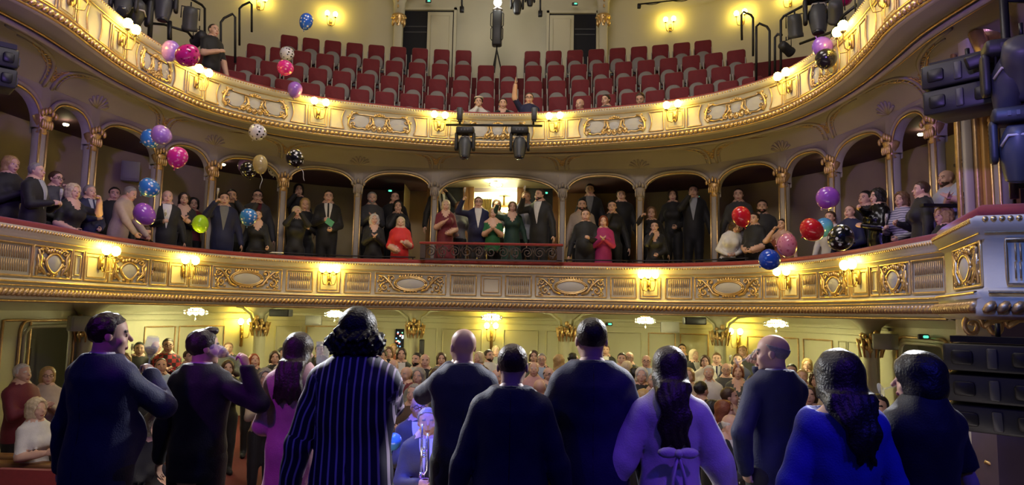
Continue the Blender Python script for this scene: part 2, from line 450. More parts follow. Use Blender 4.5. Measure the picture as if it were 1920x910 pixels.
def frame_rect(mb, P, u0, u1, v0, v1, r, k=8, curve_l=0.0, curve_r=0.0):
    pts = []
    for i in range(k): pts.append(P(u0+(u1-u0)*i/k, v0))
    for i in range(k): t = i/k; pts.append(P(u1+curve_r*math.sin(t*PI), v0+(v1-v0)*t))
    for i in range(k): pts.append(P(u1+(u0-u1)*i/k, v1))
    for i in range(k): t = i/k; pts.append(P(u0+curve_l*math.sin(t*PI), v1+(v0-v1)*t))
    mb.tube(pts, r, 5, closed=True)
def grille(parent, P, u0, u1, v0, v1, name='grille_panel'):
    mb = MB(); frame_rect(mb, lambda u, v: P(u, v, 0.012), u0, u1, v0, v1, 0.013)
    fr = mb.obj(name, GOLDD, parent)
    m2 = MB(); iu, iv = 0.045, 0.05; w = u1-u0-2*iu; k = max(3, int(w/0.034)); vm = v0+(v1-v0)*0.52
    for i in range(k):
        u = u0+iu+(i+0.5)*w/k
        for a, b, du in ((v0+iv, vm-0.008, 0), (vm+0.008, v1-iv*0.7, 0.006)):
            p0, p1 = Vector(P(u+du, a, 0.01)), Vector(P(u+du, b, 0.01)); m2.tube([p0, p1], 0.0085, 4)
    o = m2.obj('grille_slats', GOLDD, fr); o['kind'] = 'stuff'
    return fr

# ---- lower balcony
BAL1 = sroot('balcony_lower', 'curved lower balcony front, cream with gilded panels and red velvet rail')
a1, b1 = F1.s0+0.1, s1(1777)
mb = MB()
sweep(mb, F1, [(-2.2, 1.90), (-0.6, 1.90), (-0.25, 1.80), (-0.08, 1.78), (0.0, 1.80), (0.06, 1.84), (0.075, 1.90), (0.05, 1.985), (0.065, 2.0), (0.075, 2.03), (0.05, 2.055), (0.0, 2.065), (-0.012, 2.08), (-0.012, 2.50), (0.0, 2.515), (0.025, 2.53), (0.05, 2.58), (0.055, 2.60), (0.09, 2.635), (0.095, 2.67), (0.06, 2.69), (-0.16, 2.69), (-0.16, 2.0)], a1, b1)
mb.obj('parapet', CREAM, BAL1)
rope('leaf_moulding', F1, a1, b1, 0.075, 1.905, 0.062, 0.078, BAL1, GOLDD)
rope('bead_moulding', F1, a1, b1, 0.085, 2.650, 0.024, 0.05, BAL1, GOLD, 0.9)
for n_, z_, r_ in ((0.078, 2.03, 0.014), (0.066, 1.985, 0.010), (0.03, 2.545, 0.009), (0.03, 1.80, 0.014)):
    bead('gilt_line', F1, a1, b1, n_, z_, r_, BAL1, GOLD)
mb = MB(); sweep(mb, F1, [(0.03, 2.69), (0.045, 2.72), (0.03, 2.755), (-0.02, 2.77), (-0.14, 2.77), (-0.18, 2.75), (-0.19, 2.6), (-0.19, 2.0)], a1, b1)
mb.obj('velvet_rail', REDV, BAL1)
mb = MB()                                                # thin black bar above the velvet in front of the middle loges
for pa, pb in ((470, 610), (612, 778), (1058, 1180), (1182, 1290), (1292, 1400)):
    A_, B_ = F1.from_px(pa, 2.8), F1.from_px(pb, 2.8)
    mb.tube([F1.pt(t, -0.06, 2.815) for t in F1.rng(A_, B_, 0.2)], 0.014, 6)
    for t in (A_+0.05, B_-0.05): mb.tube([F1.pt(t, -0.06, 2.76), F1.pt(t, -0.06, 2.815)], 0.012, 5)
mb.obj('black_rail', BLACK, BAL1)
PZ0, PZ1 = 2.10, 2.485
def P1(u, v, d=0.0): return F1.pt(u, d, v)
SCONCE1 = []
plan1 = [('g', -16, 57), ('q', 62, 133), ('n', 136, 155), ('s', 159, 201, 186), ('q', 204, 277), ('g', 281, 313), ('s', 317, 352, 342), ('g', 355, 393), ('w', 398, 528), ('g', 537, 586), ('s', 596, 637, 617), ('g', 646, 695), ('w', 704, 836), ('g', 845, 893), ('n', 902, 940), ('g', 948, 996), ('w', 1004, 1137), ('g', 1145, 1193), ('s', 1201, 1238, 1216), ('g', 1248, 1297), ('w', 1303, 1428), ('g', 1433, 1462), ('s', 1466, 1498, 1480), ('g', 1503, 1533), ('q', 1537, 1592), ('s', 1596, 1628, 1612), ('n', 1632, 1648), ('q', 1651, 1706), ('g', 1712, 1774)]
for it in plan1:
    u0, u1 = s1(it[1]), s1(it[2]); uc = (u0+u1)/2
    if it[0] == 'g': grille(BAL1, P1, u0, u1, PZ0, PZ1)
    else:
        mb = MB(); frame_rect(mb, lambda u, v: P1(u, v, 0.0), u0, u1, PZ0, PZ1, 0.013)
        if it[0] == 's': frame_rect(mb, lambda u, v: P1(u, v, 0.0), u0+0.05, u1-0.05, PZ0+0.05, PZ1-0.05, 0.007)
        fr = mb.obj('panel_frame', GOLD if it[0] in 'wq' else GOLDD, BAL1)
        if it[0] == 'n':
            mb = MB(); frame_rect(mb, lambda u, v: P1(u, v, 0.0), u0+0.05, u1-0.05, PZ0+0.06, PZ1-0.06, 0.008); mb.obj('inner_frame', GOLDD, fr)
        if it[0] == 'w': cartouche_wide(BAL1, F1, uc, (PZ0+PZ1)/2, 0.0, (u1-u0)-0.06, 0.40)
        if it[0] == 'q': cartouche_square(BAL1, F1, uc, (PZ0+PZ1)/2, 0.0, (u1-u0)-0.06, 0.40)
        if it[0] == 's': SCONCE1.append(s1(it[3]))

# ---- loge floor, back wall and ceiling behind the arcade
mb = MB(); rows = []
def lrp(pa, pb, f, k): return pa.xy(pa.s0+(pa.s1-pa.s0)*f)*(1-k)+pb.xy(pb.s0+(pb.s1-pb.s0)*f)*k
for f in np.linspace(0.01, 0.99, 90):
    rows.append([(*lrp(F1, LB, f, k), ZL) for k in (0.0, 0.5, 1.0)])
mb.grid(rows); struct('floor_loges', mb, CARPET, label='carpeted floor of the lower balcony loges')
mb = MB(); rows = []
for f in np.linspace(0.01, 0.99, 90): rows.append([(*lrp(A1, LB, f, k), z) for k, z in ((0.03, 4.62), (0.5, 4.66), (1.0, 4.6))])
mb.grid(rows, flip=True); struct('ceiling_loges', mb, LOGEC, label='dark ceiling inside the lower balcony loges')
cdoor = 1.02
mb = MB()
for a, b in ((LB.s0, -cdoor), (cdoor, LB.s1)):
    sweep(mb, LB, [(0, 2.0), (0, 4.7)], a, b, 0.25)
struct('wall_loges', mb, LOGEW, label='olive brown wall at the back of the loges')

# ---- arcade: columns, arches, spandrels
colpx = [(800, 1040), (655, 1185), (515, 1325), (385, 1458), (285, 1550), (160, 1660), (66, 1742)]
cs = []
for l, r in colpx:
    zz = 3.8; cs.append((A1.from_px(r, zz)-A1.from_px(l, zz))/2)
cs.append(cs[-1]+1.15)
COLS = sorted([-c for c in cs]+cs)
ZA, ZS, ZW = 4.60, 4.16, 4.74      # arch crown, springing, top of the spandrel wall
ARC = sroot('wall_arcade', 'cream arcade of gilded arches along the lower balcony')
def arch_z(f, crown=ZA, spring=ZS): 
    e = 2.4; return spring+(crown-spring)*max(0.0, 1-abs(f)**e)**(1/e)
for i in range(len(COLS)-1):
    sA, sB = COLS[i]+0.075, COLS[i+1]-0.075; mid = (sA+sB)/2; hw = (sB-sA)/2
    central = abs(mid) < 0.2; crown = ZA-0.04 if central else ZA; spring = ZS-(0.05 if central else 0)
    K = 22; fs = [math.sin((-1+2*k/K)*PI/2) for k in range(K+1)]
    mb = MB(); top = []; low = []; lowb = []
    for f in fs:
        t = mid+f*hw; z = arch_z(f, crown, spring)
        top.append(A1.pt(t, 0, ZW)); low.append(A1.pt(t, 0, z)); lowb.append(A1.pt(t, -0.14, z))
    mb.grid([top, low, lowb]); topb = [A1.pt(mid+f*hw, -0.14, ZW) for f in fs]; mb.grid([topb, lowb], flip=True)
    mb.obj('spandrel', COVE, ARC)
    for off, rr, mm, nm in ((0.045, 0.030, COVE2, 'arch_moulding'), (0.0, 0.014, GOLD, 'gilt_arch_line')):
        mb = MB(); pts = []
        for f in fs:
            t = mid+f*(hw+off); z = arch_z(f, crown+off, spring)
            pts.append(A1.pt(t, 0.015, z))
        mb.tube(pts, rr, 6); mb.obj(nm, mm, ARC)
for c in COLS:                                           # wall over each column
    mb = MB(); mb.grid([[A1.pt(t, 0, ZW) for t in (c-0.08, c, c+0.08)], [A1.pt(t, 0, ZS-0.08) for t in (c-0.08, c, c+0.08)]])
    mb.grid([[A1.pt(t, -0.14, ZW) for t in (c-0.08, c, c+0.08)], [A1.pt(t, -0.14, ZS-0.08) for t in (c-0.08, c, c+0.08)]], flip=True)
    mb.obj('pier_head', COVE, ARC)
for i, c in enumerate(COLS):
    big = (len(COLS)//2 - min(i, len(COLS)-1-i)) % 2 == 1
    p, T, N = A1.frame(c); ang = math.atan2(T[1], T[0])
    col = empty('column', (p[0], p[1], ZL), ang, ARC)
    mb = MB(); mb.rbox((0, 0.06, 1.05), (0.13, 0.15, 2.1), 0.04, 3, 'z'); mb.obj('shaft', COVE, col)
    for sx in (-1, 1):
        mb = MB(); mb.tube([(sx*0.062, -0.015, 0), (sx*0.062, -0.015, 2.08)], 0.016, 6); mb.obj('gilt_fillet', GOLD, col)
    mb = MB(); mb.lathe([(0.05, 2.02), (0.075, 2.04), (0.065, 2.08), (0.09, 2.17), (0.12, 2.26), (0.10, 2.29)], (0, 0.03, 0), 10)
    for k in range(5):
        x = (k-2)*0.04; mb.ball((x*1.5, -0.07, 2.30+0.03*(2-abs(k-2))), (0.026, 0.03, 0.055), 6, 4)
        mb.ball((x, -0.05, 2.16), (0.02, 0.03, 0.07), 6, 4)
    mb.obj('capital', GOLDD if abs(c) > 3.2 else COVE2, col)

# ---- cove between arcade and gallery front
def cove_pt(f, w):
    """f: -1..1 along the house, w: 0 gallery front .. 1 arcade"""
    a = F2.xy(F2.s0*-f if f < 0 else F2.s1*f) if False else F2.xy((F2.s1)*f); b = A1.xy(A1.s1*f)
    k = w**0.85; p = a*(1-k)+b*k
    z = 4.99-(4.99-ZW)*(1-(1-w)**1.6) if w > 0.25 else 4.99-0.10*math.sin(w/0.25*PI)*0.5
    if w > 0.25:
        q = (w-0.25)/0.75; z = 4.99-0.06-(4.93-ZW)*(q**2.2)+0.06*math.sin(q*PI)
    return (p[0], p[1], z)
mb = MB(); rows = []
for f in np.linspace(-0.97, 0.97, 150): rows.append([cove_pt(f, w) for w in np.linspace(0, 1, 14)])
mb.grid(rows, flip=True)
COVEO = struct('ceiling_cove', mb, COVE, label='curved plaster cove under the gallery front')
def cove_line(w0, r, m, nm, f0=-0.97, f1=0.97):
    mb = MB(); mb.tube([np.array(cove_pt(f, w0))+np.array((0, 0, -0.01)) for f in np.linspace(f0, f1, 120)], r, 6); return mb.obj(nm, m, COVEO)
cove_line(0.27, 0.035, COVE2, 'cove_moulding'); cove_line(0.33, 0.014, GOLDD, 'gilt_line'); cove_line(0.22, 0.016, GOLDD, 'gilt_line')
FS = [c/A1.s1 for c in COLS]
def cove_stroke(mb, pts, r):
    mb.tube([np.array(cove_pt(max(-0.97, min(0.97, f)), w))+np.array((0, 0, -0.008)) for f, w in pts], r, 5)
for i, fc in enumerate(FS):
    big = (len(COLS)//2 - min(i, len(COLS)-1-i)) % 2 == 1
    if abs(fc) > 0.95: continue
    mb = MB()
    if big:                                              # ribs that fan out from the capital and frame the lunettes
        for sg in (-1, 1):
            pts = [(fc+sg*(0.006+0.105*(t**2.6)), 1.0-0.62*(1-(1-t)**1.8)) for t in np.linspace(0, 1, 14)]
            cove_stroke(mb, pts, 0.028)
            pts = [(fc+sg*(0.012+0.075*(t**2.2)), 0.98-0.50*(1-(1-t)**1.8)) for t in np.linspace(0, 1, 14)]
            cove_stroke(mb, pts, 0.012)
        mb.obj('vault_rib', COVE2, COVEO)
        mb = MB()
        for k in range(16):                              # filigree between the ribs
            t = k/15.0; sg = 1 if k % 2 else -1
            fx, wx = fc+sg*(0.004+0.058*t*t), 0.86-0.42*t
            pts = [(fx+sg*0.010*(1-q)*math.cos(q*9), wx+0.045*(1-q)*math.sin(q*9)) for q in np.linspace(0, 1, 12)]
            cove_stroke(mb, pts, [0.010*(1-0.6*q) for q in np.linspace(0, 1, 12)])
        for sg in (-1, 1):
            cove_stroke(mb, [(fc+sg*0.07*t**2, 0.90-0.46*t+0.05*math.sin(t*12)) for t in np.linspace(0, 1, 20)], 0.010)
        mb.obj('filigree', GOLDD, COVEO)
    else:                                                # shell over the plain columns
        for k in range(7):
            a = PI*(k+0.5)/7; cove_stroke(mb, [(fc, 0.99), (fc+0.010*math.cos(a), 0.97-0.10*math.sin(a)*0.8), (fc+0.017*math.cos(a), 0.95-0.16*math.sin(a))], [0.012, 0.026, 0.018])
        mb.obj('shell_ornament', COVE2, COVEO)

# ---- gallery front
BAL2 = sroot('balcony_gallery', 'curved gallery front, cream with gilded cartouches above the arcade')
a2, b2 = F2.s0+0.05, F2.s1-0.05
mb = MB()
sweep(mb, F2, [(-0.10, 4.99), (0.0, 4.975), (0.03, 5.0), (0.035, 5.08), (0.05, 5.09), (0.045, 5.12), (0.0, 5.135), (-0.012, 5.15), (-0.012, 5.55), (0.0, 5.56), (0.03, 5.58), (0.06, 5.62), (0.07, 5.66), (0.03, 5.69), (-0.14, 5.69), (-0.14, 5.0)], a2, b2)
mb.obj('parapet', CREAM, BAL2)
rope('leaf_moulding', F2, a2, b2, 0.05, 5.05, 0.045, 0.085, BAL2, GOLD, 1.0)
rope('bead_moulding', F2, a2, b2, 0.06, 5.655, 0.020, 0.05, BAL2, GOLD, 0.9)
for n_, z_, r_ in ((0.05, 5.112, 0.014), (0.036, 5.0, 0.014), (0.01, 5.57, 0.008)): bead('gilt_line', F2, a2, b2, n_, z_, r_, BAL2, GOLD)
mb = MB(); sweep(mb, F2, [(0.0, 5.69), (0.0, 5.72), (-0.04, 5.735), (-0.14, 5.735), (-0.16, 5.70), (-0.16, 5.0)], a2, b2)
mb.obj('velvet_rail', REDV, BAL2)
Q0, Q1 = 5.17, 5.53
def P2(u, v, d=0.0): return F2.pt(u, d, v)
def cartouche_gallery(parent, sc, w):
    o = Orn(F2, sc, 5.35, 0.0, w/1.40, 1.0)
    o.stroke([(0.0, 0.13), (0.10, 0.115), (0.25, 0.125), (0.42, 0.125), (0.50, 0.15)], 0.012, 0.005)
    o.stroke([(0.47, 0.16), (0.57, 0.13), (0.63, 0.02), (0.65, -0.09), (0.60, -0.15), (0.55, -0.13)], [0.016, 0.024, 0.020, 0.022, 0.024, 0.012], 0.01)
    o.stroke([(0.55, -0.13), (0.45, -0.155), (0.36, -0.14), (0.30, -0.15), (0.24, -0.13)], 0.014, 0.006)
    o.stroke([(0.17, 0.09), (0.13, 0.0), (0.17, -0.06), (0.24, -0.12)], [0.02, 0.022, 0.018, 0.016], 0.01)
    o.stroke([(0.21, 0.10), (0.20, 0.0), (0.235, -0.05)], 0.012, 0.01)
    for k in range(5):
        u = (k-2)*0.115; o.blob(u, -0.135+0.012*abs(k-2), 0.048, 0.048, 0.015, 0.020, mirror=False)
        o.blob(u, -0.135+0.012*abs(k-2), 0.022, 0.022, 0.03, 0.036, mirror=False)
        o.mb.tube([o.P(u+0.05*math.cos(a), -0.135+0.012*abs(k-2)+0.05*math.sin(a), 0.012) for a in np.linspace(0, 2*PI, 9)], 0.010, 4)
    for k in range(5): o.blob((k-2)*0.045, 0.135+0.012*(2-abs(k-2)), 0.028, 0.030, 0.02, 0.030, mirror=False)
    for u, v, a, b in ((0.61, 0.09, .03, .03), (0.64, -0.02, .022, .035), (0.60, -0.11, .04, .036), (0.52, 0.15, .045, .02), (0.57, 0.16, .03, .022), (0.15, 0.06, .035, .03), (0.19, 0.085, .03, .022), (0.12, -0.04, .03, .03), (0.30, -0.16, .03, .016), (0.66, 0.05, .02, .03)):
        o.blob(u, v, a, b, 0.018, 0.022)
    o.spiral(0.58, 0.06, 0.05, 1.2, PI, 1, 0.013, 0.01); o.spiral(0.55, -0.08, 0.05, 1.2, 0, 1, 0.013, 0.01)
    c = o.mb.obj('cartouche', GOLD, parent)
    for cu, hw in ((-0.40, 0.165), (0.40, 0.165), (0, 0.11)):
        m2 = MB(); k = 16; ring = [(cu+hw*math.cos(2*PI*i/k)*(1.12 if cu else 1), -0.01+(0.115 if cu else 0.075)*math.sin(2*PI*i/k)) for i in range(k)]
        cx = cu
        rows = [[o.P(cx+(u-cx)*f, -0.01+(v+0.01)*f, 0.004+0.008*(1-f)) for u, v in ring] for f in (1.0, 0.5, 0.02)]
        m2.grid(rows, close=True); m2.obj('cartouche_field', LILAC, c)
    return c
SC2 = [s2(p) for p in (150, 218, 358, 589, 816, 1036, 1259, 1476, 1596, 1668)]
SCONCE2 = []
pairs = [(816, 1036), (589, 1259), (358, 1476), (218, 1597)]
ss = []
for l, r in pairs: ss.append((s2(r)-s2(l))/2)
ss.append(ss[-1]+1.25)
allS = sorted([-x for x in ss]+ss)
for i, sc in enumerate(allS):
    gap = min([abs(sc-q) for q in allS if q != sc])
    w = 0.17
    mb = MB(); frame_rect(mb, P2, sc-w, sc+w, Q0, Q1, 0.011); frame_rect(mb, P2, sc-w+0.04, sc+w-0.04, Q0+0.04, Q1-0.04, 0.006); mb.obj('panel_frame', GOLD, BAL2)
    pw = 0.27
    mb = MB(); frame_rect(mb, P2, sc+w+0.05, sc+w+0.05+pw, Q0, Q1, 0.011, curve_r=-0.05); mb.obj('panel_frame', GOLDD, BAL2)
    mb = MB(); frame_rect(mb, P2, sc-w-0.05-pw, sc-w-0.05, Q0, Q1, 0.011, curve_l=0.05); mb.obj('panel_frame', GOLDD, BAL2)
    SCONCE2.append(sc)
for i in range(len(allS)-1):
    a, b = allS[i]+0.52, allS[i+1]-0.52
    if b-a > 0.35: cartouche_gallery(BAL2, (a+b)/2, min(1.38, b-a))

# ---- gallery steps, back wall and columns
ROWS = []                       # (Y at centre, floor z, radius)
for Y, ztop, R in ((13.78, 5.83, 9.0), (14.5, 6.46, 9.6), (15.3, 7.11, 11.5), (16.1, 7.78, 13.5), (16.9, 8.46, 15.5)): ROWS.append((Y, ztop-0.86, R))
def row_pt(k, x, dy=0.0):
    Y, z, R = ROWS[k]; R2 = R+dy; x = max(-R2*0.95, min(R2*0.95, x)); return (x, Y-R+math.sqrt(R2*R2-x*x), z)
STEPS = sroot('floor_gallery', 'dark stepped gallery floor under the red seats')
for k in range(5):
    mb = MB(); rows = []
    zlow = ROWS[k-1][1] if k else 4.95
    for x in np.linspace(-7.4, 7.4, 40):
        a, b = row_pt(k, x, -0.36), row_pt(k, x, 0.50 if k < 4 else 1.6); rows.append([(a[0], a[1], zlow), a, (b[0], b[1], a[2])])
    mb.grid(rows); mb.obj('step', CARPET, STEPS)
mb = MB(); 
for sg in (-1, 1):
    mb.box((sg*6.75, 9.4, 5.06), (3.0, 7.6, 0.06))
mb.obj('side_floor', STAGEF, STEPS)
mb = MB(); sweep(mb, GW, [(0, 4.9), (0, 11.7)], GW.s0, GW.s1, 0.3); WG = struct('wall_gallery', mb, WALLN, label='pale cream back wall of the gallery')
def gdoor(px0, px1, py0, leafpx, nm, label):
    """dark opening with one leaf standing closed, in the gallery back wall"""
    Y = 17.97; x0, x1 = aty(px0, py0, Y)[0], aty(px1, py0, Y)[0]; zt = aty((px0+px1)/2, py0, Y)[2]; zb = 7.6
    d = sroot(nm, label)
    mb = MB(); mb.box(((x0+x1)/2, Y+0.05, (zt+zb)/2), (x1-x0, 0.06, zt-zb)); mb.obj('opening', DARK, d, False)
    mb = MB(); 
    for a, b, c, e in ((x0-0.07, x0, zb, zt+0.07), (x1, x1+0.07, zb, zt+0.07), (x0-0.07, x1+0.07, zt, zt+0.07)): mb.box(((a+b)/2, Y-0.01, (c+e)/2), (b-a, 0.1, e-c))
    mb.obj('door_frame', WALLN, d, False)
    l0, l1 = aty(leafpx[0], py0, Y)[0], aty(leafpx[1], py0, Y)[0]
    mb = MB(); mb.box(((l0+l1)/2, Y-0.02, (zt-0.06+zb)/2), (l1-l0, 0.05, zt-0.06-zb)); lf = mb.obj('door_leaf', WALLN, d, False)
    mb = MB(); mb.tube([(l0+0.09, Y-0.048, zb), (l0+0.09, Y-0.048, zt-0.16), (l1-0.09, Y-0.048, zt-0.16), (l1-0.09, Y-0.048, zb)], 0.012, 4); mb.obj('leaf_moulding', WALLN, lf)
    for k in (0.28, 0.38): 
        mb = MB(); xa, xb = (x0, l0) if l0-x0 > x1-l1 else (l1, x1); mb.box(((xa+xb)/2, Y+0.015, zt-(zt-8.4)*k), (xb-xa-0.06, 0.02, 0.035)); mb.obj('push_bar', DGREY, d, False)
gdoor(757, 852, 20, (803, 850), 'door_1', 'half open cream door with dark opening, left of the gallery centre')
gdoor(1030, 1118, 26, (1031, 1076), 'door_2', 'half open cream door with dark opening, right of the gallery centre')
for px, nm in ((747, -1), (1131, 1)):
    p = aty(px, 60, 17.3); c = empty('gallery_column', (p[0], 17.3, 7.6), 0, WG)
    mb = MB(); mb.rbox((0, 0, 0.9), (0.22, 0.22, 1.9), 0.03, 2, 'z'); mb.obj('shaft', WALLN, c)
    zc = aty(px, 40, 17.3)[2]-7.6
    mb = MB(); mb.lathe([(0.11, -0.17), (0.12, -0.15), (0.12, -0.08), (0.15, 0.0), (0.19, 0.10), (0.19, 0.15), (0.16, 0.17)], (0, 0, zc), 12)
    for k in range(8):
        a = 2*PI*k/8; mb.ball((0.15*math.cos(a), 0.15*math.sin(a), zc-0.04), (0.04, 0.04, 0.10), 6, 4); mb.ball((0.17*math.cos(a), 0.17*math.sin(a), zc+0.09), 0.042, 6, 4)
    mb.obj('capital', GOLD, c)
    mb = MB(); mb.lathe([(0.15, 0.17), (0.16, 0.5), (0.24, 0.75), (0.45, 1.1), (0.9, 1.5), (1.5, 1.75), (1.5, 2.2)], (0, 0, zc), 20, 1.0, 0.7); mb.obj('vault_spring', WALLN, c)
    mb = MB(); mb.ball((0, -0.17, zc+0.55), (0.03, 0.04, 0.09), 6, 4); mb.ball((0, -0.15, zc+0.36), (0.025, 0.03, 0.05), 6, 4); mb.obj('gilt_drop', GOLD, c)
# ================================================================== STALLS UNDER THE BALCONY
mb = MB(); rows = []
for f in np.linspace(0.005, 0.995, 90): rows.append([(*lrp(F1, SW, f, k), z) for k, z in ((0.0, 1.86), (0.35, 1.90), (0.75, 1.86), (0.93, 1.80), (1.0, 1.66))])
mb.grid(rows, flip=True); struct('ceiling_stalls', mb, GREENC, label='pale coved ceiling under the lower balcony')
LD = (SW.from_px(34, 0.5), SW.from_px(122, 0.5)); RD = (SW.from_px(1694, 0.5), SW.from_px(1780, 0.5))
WS = sroot('wall_stalls', 'pale green panelled wall around the back of the stalls')
def wseg(a, b, z0, z1, nm='wall_section'):
    mb = MB(); sweep(mb, SW, [(0, z0), (0, z1)], a, b, 0.2); return mb.obj(nm, GREENC, WS)
wseg(SW.s0, LD[0], -1.0, 1.7); wseg(LD[1], RD[0], -1.0, 1.7); wseg(RD[1], SW.s1, -1.0, 1.7)
wseg(LD[0], LD[1], 1.42, 1.7, 'lintel'); wseg(RD[0], RD[1], 1.42, 1.7, 'lintel')
def wpt(t, n, z): return SW.pt(t, n, z)
# corridor behind the two side openings
for sg, (d0, d1), nm, lab in ((-1, LD, 'door_3', 'rounded doorway on the left side of the stalls'), (1, RD, 'door_4', 'rounded doorway on the right side of the stalls')):
    d = sroot(nm, lab)
    a, b = d0, d1; P = lambda u, v, dd=0.0: wpt(u, dd, v)
    for off, r, m_ in ((0.0, 0.030, GREENP), (0.09, 0.022, GOLDD)):
        A, B, T_ = a-off, b+off, 1.42+off; c = 0.16
        pts = [P(A, -0.9, 0.02), P(A, 0.0, 0.02), P(A, T_-c, 0.02)]
        pts += [P(A+c*(1-math.cos(q)), T_-c+c*math.sin(q), 0.02) for q in np.linspace(0.2, PI/2, 5)]
        pts += [P(B-c*(1-math.cos(q)), T_-c+c*math.sin(q), 0.02) for q in np.linspace(PI/2, 0.2, 5)]
        pts += [P(B, T_-c, 0.02), P(B, 0.0, 0.02), P(B, -0.9, 0.02)]
        mb = MB(); mb.tube(pts, r, 6); mb.obj('door_frame', m_, d)
    mb = MB(); x = sg*7.9; y0, y1 = SW.xy(a)[1], SW.xy(b)[1]; ya, yb = min(y0, y1)-1.2, max(y0, y1)+1.6
    mb.quad((x, ya, -0.9), (x, yb, -0.9), (x, yb, 1.6), (x, ya, 1.6)); mb.quad((sg*6.82, yb, -0.9), (x, yb, -0.9), (x, yb, 1.6), (sg*6.82, yb, 1.6))
    mb.quad((sg*6.82, ya, 1.5), (x, ya, 1.5), (x, yb, 1.5), (sg*6.82, yb, 1.5)); mb.quad((sg*6.82, ya, -0.9), (x, ya, -0.9), (x, yb, -0.9), (sg*6.82, yb, -0.9))
    mb.obj('corridor', GREENP, d, False)
    mb = MB(); yc = (ya+yb)/2+0.55
    mb.box((x-sg*0.03, yc, 0.15), (0.05, 0.85, 2.0)); lf = mb.obj('door_leaf', GREENP, d, False)
    mb = MB(); mb.tube([(x-sg*0.06, yc-0.3, -0.7), (x-sg*0.06, yc-0.3, 1.0), (x-sg*0.06, yc+0.3, 1.0), (x-sg*0.06, yc+0.3, -0.7)], 0.015, 4, closed=True); mb.obj('leaf_moulding', GOLDD, lf)
    mb = MB(); mb.box((x-sg*0.04, yc-0.62, 0.15), (0.05, 0.16, 2.1)); mb.obj('dark_gap', DARK, d, False)
for sg, nm in ((-1, 'door_3'), (1, 'door_4')):
    mb = MB(); mb.lathe([(0.001, -0.10), (0.07, -0.08), (0.09, -0.02), (0.05, 0.0)], (sg*7.35, 10.4 if sg < 0 else 10.9, 1.49), 12); mb.obj('corridor_fill', mat('corridor_glow', (1, 0.95, 0.8), 0.5, var=0, emit=(1.0, 0.88, 0.62), estr=22), bpy.data.objects[nm])  # added glowing bowls that brighten the dark corridors, no known lamp there
LGL = mat('loge_globe', (1, 0.9, 0.6), 0.5, var=0, emit=(1.0, 0.86, 0.45), estr=16)
for px, m_ in ((60, LGL), (200, LGL), (345, LGL), (450, LGL), (1500, LGL), (1640, LGL), (1740, LGL)):
    t_ = A1.from_px(px, 4.3); q_ = A1.pt(t_, -0.75, 4.585); mb = MB(); mb.lathe([(0.001, -0.035), (0.035, -0.03), (0.045, -0.01), (0.04, 0.0)], q_, 10); mb.obj('ceiling_lamp', m_, bpy.data.objects['ceiling_loges'])
# wall mouldings and panels (pixel edges at panel mid height)
def sp(px, z=0.9): return SW.from_px(px, z)
for z_, r_ in ((1.50, 0.018), (1.62, 0.03)):
    bead('wall_moulding', SW, LD[1]+0.3, RD[0]-0.3, 0.015, z_, r_, WS, GREENC)
for p0, p1, tone in ((178, 232, 1), (268, 325, 2), (333, 418, 2), (515, 563, 1), (573, 640, 2), (648, 716, 1), (790, 818, 1), (829, 903, 1), (944, 1008, 1), (1024, 1046, 1), (1098, 1202, 1), (1216, 1266, 2), (1276, 1328, 2), (1402, 1436, 2), (1440, 1498, 2), (1508, 1562, 2), (1574, 1588, 1), (1592, 1612, 1)):
    u0, u1 = sp(p0), sp(p1); mb = MB(); frame_rect(mb, lambda u, v: wpt(u, 0.012, v), u0, u1, -0.45, 1.36, 0.016)
    fr = mb.obj('wall_panel', GOLDD if tone == 2 else GREENC, WS)
    mb = MB(); rows = [[wpt(t, 0.004, -0.43) for t in SW.rng(u0+0.01, u1-0.01, 0.2)], [wpt(t, 0.004, 1.34) for t in SW.rng(u0+0.01, u1-0.01, 0.2)]]
    mb.grid(rows); mb.obj('panel_face', GREENP, fr)
for p0, p1 in ((-10, 44), (1792, 1850)):
    u0, u1 = SW.from_px(p0, 0.4), SW.from_px(p1, 0.4); mb = MB(); frame_rect(mb, lambda u, v: wpt(u, 0.012, v), u0, u1, -0.8, 1.52, 0.02); mb.obj('wall_panel', GOLDD, WS)
# narrow lit opening with coloured lights, open white door beside it
d5 = sroot('door_5', 'narrow dark doorway with a lit tree behind, by the second column')
u0, u1 = sp(741), sp(757); mb = MB(); mb.grid([[wpt(u0, 0.02, -0.7), wpt(u1, 0.02, -0.7)], [wpt(u0, 0.02, 1.33), wpt(u1, 0.02, 1.33)]]); mb.obj('opening', DARK, d5)
mb = MB(); mb.grid([[wpt(sp(722), 0.05, -0.7), wpt(sp(740), 0.12, -0.7)], [wpt(sp(722), 0.05, 1.33), wpt(sp(740), 0.12, 1.33)]]); mb.obj('door_leaf', GREENC, d5)
lr = random.Random(3)
for k, (cc, nm) in enumerate((((0.2, 0.5, 1.0), 'blue'), ((1.0, 0.15, 0.1), 'red'), ((0.8, 0.9, 1.0), 'white'), ((0.2, 1, 0.4), 'green'))):
    m_ = mat('tree_light_'+nm, cc, 0.5, var=0, emit=cc, estr=3.0); mb = MB()
    for q in range(7): mb.ball(wpt(u0+0.02+lr.random()*(u1-u0-0.04), 0.03, 0.35+lr.random()*0.9), 0.014+0.010*lr.random(), 6, 4)
    mb.obj('tree_lights', m_, d5)
